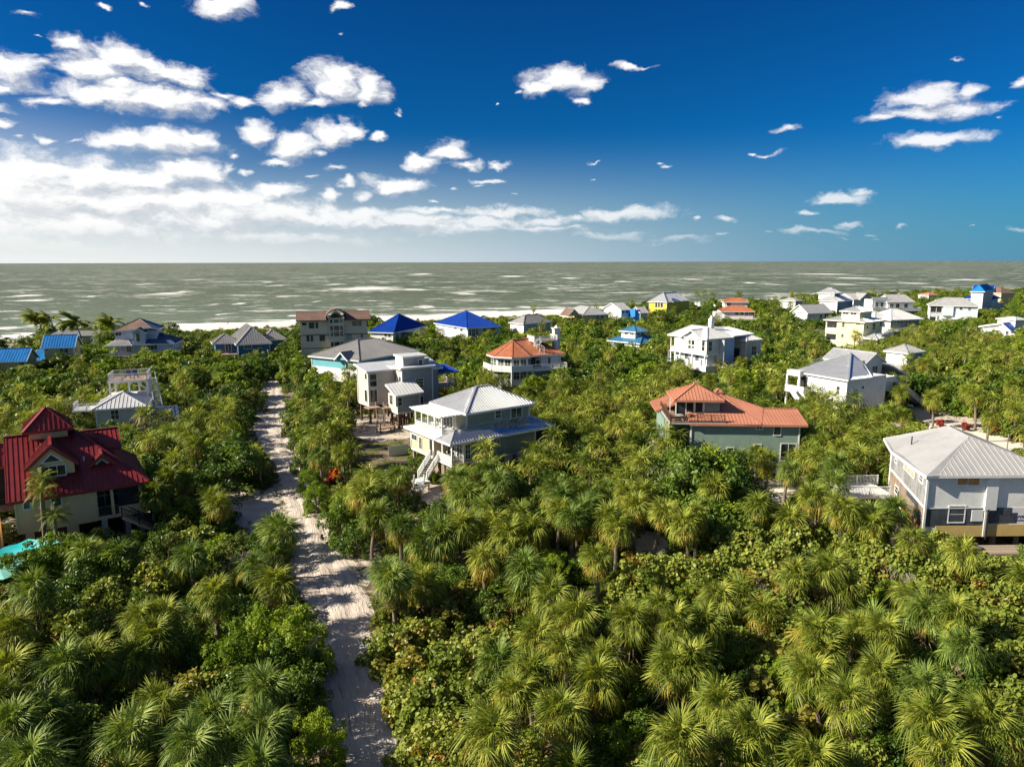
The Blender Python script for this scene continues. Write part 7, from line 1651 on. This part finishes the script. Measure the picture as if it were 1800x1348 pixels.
for k, word in (('dark', 'dark evergreens'), ('olive', 'olive green shrubs'), ('bright', 'bright green leafy trees'), ('grape', 'round leaved sea grapes')):
    if FAR_PTS[k]:
        ms = [c for c, t in KINDS['m_' + k]]; H0 = crown_h(ms[0])
        mass('far_' + {'dark': 'evergreen', 'olive': 'shrub', 'bright': 'leafy', 'grape': 'grape'}[k] + '_wood', f'mass of {word} filling the far wood towards the shore', [(x, y, -.1, w/4.6, h/H0) for x, y, h, w in FAR_PTS[k]], ms)
if FAR_PTS['palm']:
    trs = []
    pm = []
    for i, c in enumerate(PALM_FAR):   # crown with its own trunk in one piece
        nv = len(c.vertices); V = np.empty(nv*3, np.float32); c.vertices.foreach_get('co', V); V = V.reshape(-1, 3) + np.array([0, 0, 5.0])
        F = np.empty(len(c.loops), np.int32); c.loops.foreach_get('vertex_index', F); 
        n = 6; rng = np.arange(n)/n*2*math.pi; tv = np.concatenate([np.stack([.2*np.cos(rng), .2*np.sin(rng), np.zeros(n)], 1), np.stack([.15*np.cos(rng), .15*np.sin(rng), np.full(n, 5.0)], 1)])
        A = np.empty(nv, np.float32); c.attributes['var'].data.foreach_get('value', A); M = np.empty(len(c.polygons), np.int32); c.polygons.foreach_get('material_index', M)
        tf = np.array([[nv+j, nv+(j+1) % n, nv+n+(j+1) % n, nv+n+j] for j in range(n)])
        pm.append(fastmesh('far_palm', np.concatenate([V, tv]), np.concatenate([F.reshape(-1, 4), tf]), ['palm_leaf', 'palm_leaf_yellow', 'palm_leaf_dead', 'palm_bark'], {'var': np.concatenate([A, np.zeros(2*n, np.float32)])}, np.concatenate([M, np.full(n, 3)])))
    mass('far_palm_grove', 'mass of cabbage palms standing through the far wood', [(x, y, 0, 1.0, h/5.0) for x, y, h, w in FAR_PTS['palm']], pm)
# undergrowth between the trees
ug = []
for (x, y, sp) in cand:
    if y > 250: continue
    for q in range(2 if y < 110 else 1):
        a, b = x + rnd.uniform(-1, 1)*sp*.5, y + rnd.uniform(-1, 1)*sp*.5
        if b > shore_y(a)-48 or on_road(a, b, .5) or on_house(a, b, .2) or on_yard(a, b) or rnd.random() < .22: continue
        h = rnd.uniform(.5, 1.5); w = rnd.uniform(1.6, 2.8)
        if blocks(a, b, h*.8, w, .8, 0): continue
        ug.append((a, b, -.1, w/4.4, h/3.2))
mass('undergrowth', 'low green undergrowth filling the gaps beneath the trees', ug, [KINDS['m_dark'][0][0], KINDS['m_olive'][1][0], KINDS['m_bright'][2][0], KINDS['m_grape'][0][0]])
# beach scrub
bs = []
for i in range(900):
    x = rnd.uniform(-330, 620); y = shore_y(x) - 44 + rnd.uniform(-8, 12)
    if abs(x) > y*.8: continue
    h = rnd.uniform(.5, 1.7); w = rnd.uniform(1.5, 4.5)
    if rnd.random() < .35 and blocks(x, y, h, w, .8, 0): continue
    bs.append((x, y, .2, w/4.6, h/3.4))
mass('dune_scrub', 'low scrub along the dune behind the beach', bs, [KINDS['m_olive'][0][0], KINDS['m_grape'][1][0]])
# litter and tufts on open ground
tf = fastmesh('tuft', *(lambda r: (np.array([q for i in range(14) for q in ((math.cos(i*2.4)*.05, math.sin(i*2.4)*.05, 0), (math.cos(i*2.4)*.05+.03, math.sin(i*2.4)*.05, 0), (math.cos(i*2.4)*(.12+.1*r[i]), math.sin(i*2.4)*(.12+.1*r[i]), .25+.25*r[i]))]), np.array([[3*i, 3*i+1, 3*i+2] for i in range(14)])))(np.random.RandomState(3).rand(14)), 'olive_leaf', {'var': np.random.RandomState(4).rand(42)})
gp = []
for P in YARD_W:
    xs = [p[0] for p in P]; ys = [p[1] for p in P]; A_ = (max(xs)-min(xs))*(max(ys)-min(ys))
    for i in range(int(A_*.8)):
        x, y = rnd.uniform(min(xs), max(xs)), rnd.uniform(min(ys), max(ys))
        if inpoly(x, y, P) and math.sin(x*.9)+math.sin(y*.7+x*.2) > .2: gp.append((x, y, 0, rnd.uniform(.7, 2.0), rnd.uniform(.5, 1.2)))
for a, b in ROAD_W[::1]:
    for s, e in ((-1, a), (1, b)):
        for q in range(3): 
            if rnd.random() < .6: gp.append((e.x + s*rnd.uniform(-.2, .9), e.y + rnd.uniform(-.4, .4), 0, rnd.uniform(.7, 2.2), rnd.uniform(.4, 1.1)))
mass('grass_tufts', 'sparse grass tufts along the track and in the yards', gp, [tf])
# ---------------------------------------------------------------- small things
surf('sail_turquoise', (0.0, 0.46, 0.50), .55, var=.06); surf('sail_pale', (0.30, 0.72, 0.66), .55, var=.08); surf('rope', (0.4, 0.36, 0.3), .9)
def shade_sail():
    pts = [(22,966,3.4),(118,952,4.0),(60,950,3.0),(-70,990,2.4)]
    W = [at(x, y, z) for x, y, z in ((-60,985,2.6),(50,948,3.2),(104,953,3.5),(30,972,2.7))]
    r = empty('shade_sail', (W[2].x, W[2].y, 0)); tag(r, 'bright turquoise fabric shade sail stretched beside the red roofed house', 'sail'); n = 10; mb = MB()
    for i in range(n+1):
        for j in range(n+1):
            u, v = i/n, j/n; a = W[0].lerp(W[1], u); b = W[3].lerp(W[2], u); p = a.lerp(b, v); p = p - Vector((W[2].x, W[2].y, 0)); p.z -= .5*math.sin(math.pi*u)*math.sin(math.pi*v) + .06*math.sin(u*17); mb.v.append(tuple(p))
    for i in range(n):
        for j in range(n): a = i*(n+1)+j; mb.f.append((a, a+n+1, a+n+2, a+1))
    mb.build('fabric', 'sail_turquoise', r, smooth=True)
    q = at(110, 958, 3.3) - Vector((W[2].x, W[2].y, 0)); MB().bar((q.x,q.y,0),(q.x,q.y,3.6),.12).bar((q.x,q.y,3.4),(0,0,W[2].z),.03).build('pole', 'metal_grey', r)
shade_sail()
for (x, y, lab, k) in ((14, 985, 'pale turquoise patio umbrella below the turquoise sail', 0), (0, 1004, 'paler turquoise patio umbrella at the left edge, nearest the viewer', 1)):
    p = at(x, y, 2.5); r = empty('patio_umbrella', (p.x, p.y, 0)); tag(r, lab, 'umbrella'); me = MB()
    for i in range(8): a, b = i*math.pi/4, (i+1)*math.pi/4; me.poly([(1.5*math.cos(a),1.5*math.sin(a),2.3),(1.5*math.cos(b),1.5*math.sin(b),2.3),(0,0,2.75)])
    me.build('canopy', 'sail_pale', r); MB().cone((0,0,0),(0,0,2.8),.03,.03,6).build('pole', 'paint_white', r)
p = at(40, 985, 0); tag(MB().box(-3.2, 3.0, -2, 2.2, .05, .45).build('timber_terrace', 'wood_deck', None, (p.x-3, p.y, 0)), 'brown timber terrace under the turquoise sail', 'terrace')
# dead branches left of the white hip roof
def dead_shrub(x, y, h, lab):
    p = at(x, y, h*.6); r = empty('dead_shrub', (p.x, p.y, 0)); tag(r, lab, 'dead shrub'); mb = MB(); q = random.Random(int(x))
    def br(a, d, l, w, n):
        b = a + d*l; mb.cone(a, b, w, w*.6, 4, False)
        if n:
            for _ in range(3): br(b, (d + Vector((q.uniform(-.7,.7), q.uniform(-.7,.7), q.uniform(-.1,.5)))).normalized(), l*.68, w*.6, n-1)
    for _ in range(5): br(Vector((0,0,0)), Vector((q.uniform(-.5,.5), q.uniform(-.5,.5), 1)).normalized(), h*.42, .08, 3)
    mb.build('branches', 'dead_wood', r)
for x, y, h, lab in ((120,725,6.0,'bleached leafless shrub behind the red cupola'),(195,770,4.5,'bare pale trunks right of the maroon rear gable'),(1330,1035,3.4,'bare grey twigs among the sea grapes right of the centre'),(1575,1030,3.4,'thin bleached branch standing in the sea grapes'),(1440,590,6,'tangle of bare grey branches left of the pale yellow house'),(430,1000,3.6,'dark bare shrub beside the sand road'),(1190,860,6.5,'bare twigs beside the big dark green tree')): dead_shrub(x, y, h, lab)
# low pale fence by the green house
f0, f1, f2 = at(684, 803), at(718, 797), at(726, 790)
r = empty('yard_fence', tuple(f0)); tag(r, 'low pale board fence left of the green house stairs', 'fence')
me = MB().box(-.09, .09, -.015, .015, 0, 1.5).mesh('board', 'paint_white'); mb = MB(); n = 22
for i in range(n):
    p = f0.lerp(f1, i/n) - f0; o = link(bpy.data.objects.new('board', me)); o.parent = r; o.location = p; o.rotation_euler = (0, 0, math.atan2((f1-f0).y, (f1-f0).x))
mb.bar(Vector((0,0,1.3)), f1-f0+Vector((0,0,1.3)), .05, .1).bar(Vector((0,0,.3)), f1-f0+Vector((0,0,.3)), .05, .1).build('fence_rail', 'paint_white', r)
# grill on the path, bin by the road, poles
p = at(743, 825, 1.0); r = empty('kettle_grill', (p.x, p.y, 0)); tag(r, 'small round grill standing beside the white stairs', 'grill'); MB().cone((0,0,.7),(0,0,.95),.18,.34,12).cone((0,0,.95),(0,0,1.15),.34,.12,12).build('bowl', 'metal_grey', r)
lm = MB().bar((0,0,0),(0,0,.75),.04).mesh('leg', 'metal_dark')
for a in range(3): o = link(bpy.data.objects.new('leg', lm)); o.parent = r; o.location = (.22*math.cos(a*2.1), .22*math.sin(a*2.1), 0)
for x, y, lab in ((566,866,'left of two small utility boxes at the road bend'),(572,872,'right of two small utility boxes at the road bend')):
    p = at(x, y); tag(MB().box(-.3,.3,-.25,.25,0,.9).box(-.33,.33,-.28,.28,.9,.96).build('utility_box', 'metal_grey', None, tuple(p)), lab, 'utility box')
for x, y, lab, m in ((1770,790,'grey post on the bright sand lane','wood_weathered'),(1748,760,'wooden post beside the bright sand lane behind the grey roof','wood_weathered')):
    p = at(x, y); tag(MB().cone((0,0,0),(0,0,2.4),.09,.08,8).build('post', m, None, tuple(p)), lab, 'post')
# golf carts and things on the drive
def cart(x, y, rz, col, lab):
    p = at(x, y); r = empty('golf_cart', tuple(p), R_(rz)); tag(r, lab, 'golf cart'); MB().box(-1.1,1.1,-.55,.55,.3,.7).box(-1.2,-.5,-.55,.55,.7,.85).box(.7,1.15,-.5,.5,.7,1.0).build('body', col, r)
    MB().box(-1.0,.9,-.6,.6,1.85,1.93).build('canopy', 'paint_white', r); MB().bar((-.95,-.5,.8),(-.95,-.5,1.85),.04).bar((-.95,.5,.8),(-.95,.5,1.85),.04).bar((.85,-.5,.9),(.7,-.5,1.85),.04).bar((.85,.5,.9),(.7,.5,1.85),.04).build('frame', 'metal_dark', r)
    MB().box(-.5,.1,-.5,.5,.7,.9).box(-.6,-.45,-.5,.5,.85,1.3).build('seat', 'cushion', r); wm = MB().cone((0,-.08,0),(0,.08,0),.25,.25,12).mesh('wheel', 'metal_dark')
    for a in (-.75,.8):
        for b in (-.55,.55): o = link(bpy.data.objects.new('wheel', wm)); o.parent = r; o.location = (a,b,.25)
cart(1510,748,20,'metal_grey','golf cart with white canopy parked under palms by the white villa'); cart(1592,730,160,'metal_dark','dark golf cart on the drive right of the white villa')
# furniture on the decks
def chair(h, x, y, z, rz, lab, mat='cushion', grp=None):
    w = h.o + h.ux*x + h.uy*y; r = empty('patio_chair', (w.x, w.y, z), h.yaw + R_(rz)); tag(r, lab, 'chair', grp)
    MB().box(-.35,.35,-.35,.35,.32,.48).build('seat', mat, r); MB().bar((0,.33,.4),(0,.5,.95),.68,.12).build('backrest', mat, r); lm = MB().box(-.03,.03,-.03,.03,0,.33).mesh('leg', 'metal_dark')
    for a in (-.3,.3):
        for b in (-.3,.3): o = link(bpy.data.objects.new('leg', lm)); o.parent = r; o.location = (a,b,0)
def table(h, x, y, z, lab, rd=.5, mat='paint_white'):
    w = h.o + h.ux*x + h.uy*y; r = empty('patio_table', (w.x, w.y, z)); tag(r, lab, 'table'); MB().cone((0,0,.68),(0,0,.73),rd,rd,14).build('table_top', mat, r); MB().cone((0,0,0),(0,0,.68),.05,.05,6).cone((0,0,0),(0,0,.04),.28,.28,10).build('pedestal', 'metal_dark', r)
chair(GREEN, 2.0, 5.0, 6.13, 100, 'cream cushioned chair under the white pergola, nearest the corner'); chair(GREEN, 2.0, 6.6, 6.13, 80, 'cream cushioned chair in the middle of the pergola balcony'); table(GREEN, 2.7, 8.3, 6.13, 'small white table at the far end of the pergola balcony')
chair(GREEN, 1.3, 1.6, 3.16, 30, 'cream cushioned chair on the corner porch of the green house'); chair(GREEN, 1.9, 3.0, 3.16, 60, 'second cream chair on the corner porch, nearer the stairs'); table(GREEN, 1.2, 2.4, 3.16, 'low round table on the corner porch of the green house', .4)
table(ORANGE, -1.2, 1.4, 7.16, 'round table on the roof deck of the coral roofed house', .6); chair(ORANGE, -.2, 1.5, 7.16, -80, 'brown chair right of the roof deck table', 'wood_brown'); chair(ORANGE, -2.0, 1.3, 7.16, 90, 'brown chair left of the roof deck table', 'wood_brown'); chair(ORANGE, 1.6, 1.6, 7.16, 0, 'brown chair before the dark roof deck door', 'wood_brown'); chair(ORANGE, -3.6, 2.4, 3.27, 40, 'dark chair on the white side balcony below the roof deck', 'metal_dark')
for h, x, y, lab in ((GREY, 9.2, -4.4, 'white outdoor unit beside the stilts of the grey modern house'), (ORANGE, 12.6, -.9, 'pale outdoor unit at the wall of the coral roofed house'), (RED, 7.6, -1.2, 'tan outdoor unit before the stilts of the red roofed house'), (WHITE, 6.0, -1.0, 'white outdoor unit against the white villa')):
    w = h.o + h.ux*x + h.uy*y; r = empty('air_conditioner', (w.x, w.y, 0), h.yaw); tag(r, lab, 'air conditioner'); mb = MB().box(-.45,.45,-.4,.4,.15,1.0); [mb.box(-.4,.4,-.415,-.401,.22+.1*k,.26+.1*k) for k in range(7)]; mb.build('casing', 'roof_grey', r); MB().cone((0,0,1.001),(0,0,1.04),.33,.33,14).build('fan_grille', 'metal_dark', r)
# person walking on the beach
def person():
    p = at(401, 571, 0); r = empty('person', (p.x, p.y, -.05), 0); tag(r, 'tiny person in dark clothes walking on the beach behind the dark blue house', 'person')
    me = bpy.data.meshes.new('body'); V = [(0,0,.95),(0,0,1.2),(0,0,1.45),(0,0,1.58),(0,0,1.72),(-.1,0,.9),(-.14,.12,.5),(-.12,.05,.05),(-.12,-.1,.03),(.1,0,.9),(.13,-.15,.48),(.12,-.3,.06),(.12,-.42,.06),(-.2,0,1.42),(-.27,.06,1.15),(-.26,-.1,.92),(.2,0,1.42),(.28,-.05,1.15),(.27,-.2,.95)]
    E = [(0,1),(1,2),(2,3),(3,4),(0,5),(5,6),(6,7),(7,8),(0,9),(9,10),(10,11),(11,12),(2,13),(13,14),(14,15),(2,16),(16,17),(17,18)]; me.from_pydata(V, E, [])
    o = link(bpy.data.objects.new('body', me)); o.parent = r; me.materials.append(MATS['roof_slate_blue']); md = o.modifiers.new('skin', 'SKIN'); Rr = [.15,.14,.13,.06,.10,.09,.07,.05,.04,.09,.07,.05,.04,.06,.045,.035,.06,.045,.035]
    for v, q in zip(me.skin_vertices[0].data, Rr): v.radius = (q, q)
    me.skin_vertices[0].data[0].use_root = True; o.modifiers.new('sub', 'SUBSURF').levels = 1
person()
# ---------------------------------------------------------------- labels for the plants: look, side and nearest landmark
ORD = ['nearest','second nearest','third nearest','fourth nearest','fifth nearest','sixth nearest','seventh nearest','eighth nearest','ninth nearest','tenth nearest','eleventh nearest','twelfth nearest']
LM = []
for h in HOUSES:
    if not h.short: continue
    c = h.o + h.ux*h.len*.5 + h.uy*4; LM.append((h.short, c.x, c.y))
def road_x(y):
    if RYs.min()-4 < y < RYs.max(): i = int(np.argmin(np.abs(RYs-y))); return RW[i][0], RW[i][1]
    return None
buckets = {}
for root, word, look, x, y, hh in PLANTS:
    rx = road_x(y); key = None
    if rx and -3.2 < x - rx[0] < .6: key = 'at the left road verge'
    elif rx and -.6 < x - rx[1] < 3.2: key = 'at the right road verge'
    if key is None or y > 110:
        b = None
        for nm, cx, cy in LM:
            dx, dy = x-cx, y-cy; d = math.hypot(dx/1.0, dy*.8)
            if b is None or d < b[0]: b = (d, nm, dx, dy)
        d, nm, dx, dy = b; rel = ('left of' if dx < 0 else 'right of') if abs(dx) > abs(dy) else ('before' if dy < 0 else 'behind'); key = f'{rel} {nm}'
        if y < 58 and b[0] > 22: key = ('in the bottom left thicket' if x < -6 else ('in the centre bottom thicket' if x < 14 else 'in the bottom right thicket'))
    w = (look + ' ' + word).strip(); buckets.setdefault((w, key), []).append((y, x, root, hh))
for (w, key), L_ in buckets.items():
    L_.sort(key=lambda t: t[0]); n = len(L_); g = None
    for i, (y, x, root, hh) in enumerate(L_):
        cat = 'palm tree' if 'palm' in w else ('bush' if ('grape' in w or 'shrub' in w) else 'tree')
        if n == 1: lab = f'{w} {key}'; grp = None
        elif n <= 12: lab = f'{ORD[i]} {w} {key}'
        else:   # split the long rows again, left to right inside near, middle and far thirds
            t = i*3//n; sub = sorted([q for j, q in enumerate(L_) if j*3//n == t], key=lambda q: q[1]); k = [q[2] for q in sub].index(root); band = ('front', 'middle', 'rear')[t]
            o_ = ['first','second','third','fourth','fifth','sixth','seventh','eighth','ninth','tenth','eleventh','twelfth','thirteenth','fourteenth','fifteenth','sixteenth'][min(k, 15)]
            lab = f'{o_} from left, {band} rows: {w} {key}'
        tag(root, lab, cat, {'palm tree': 'cabbage palms of the thicket', 'bush': 'bushes of the thicket', 'tree': 'leafy trees of the thicket'}[cat])
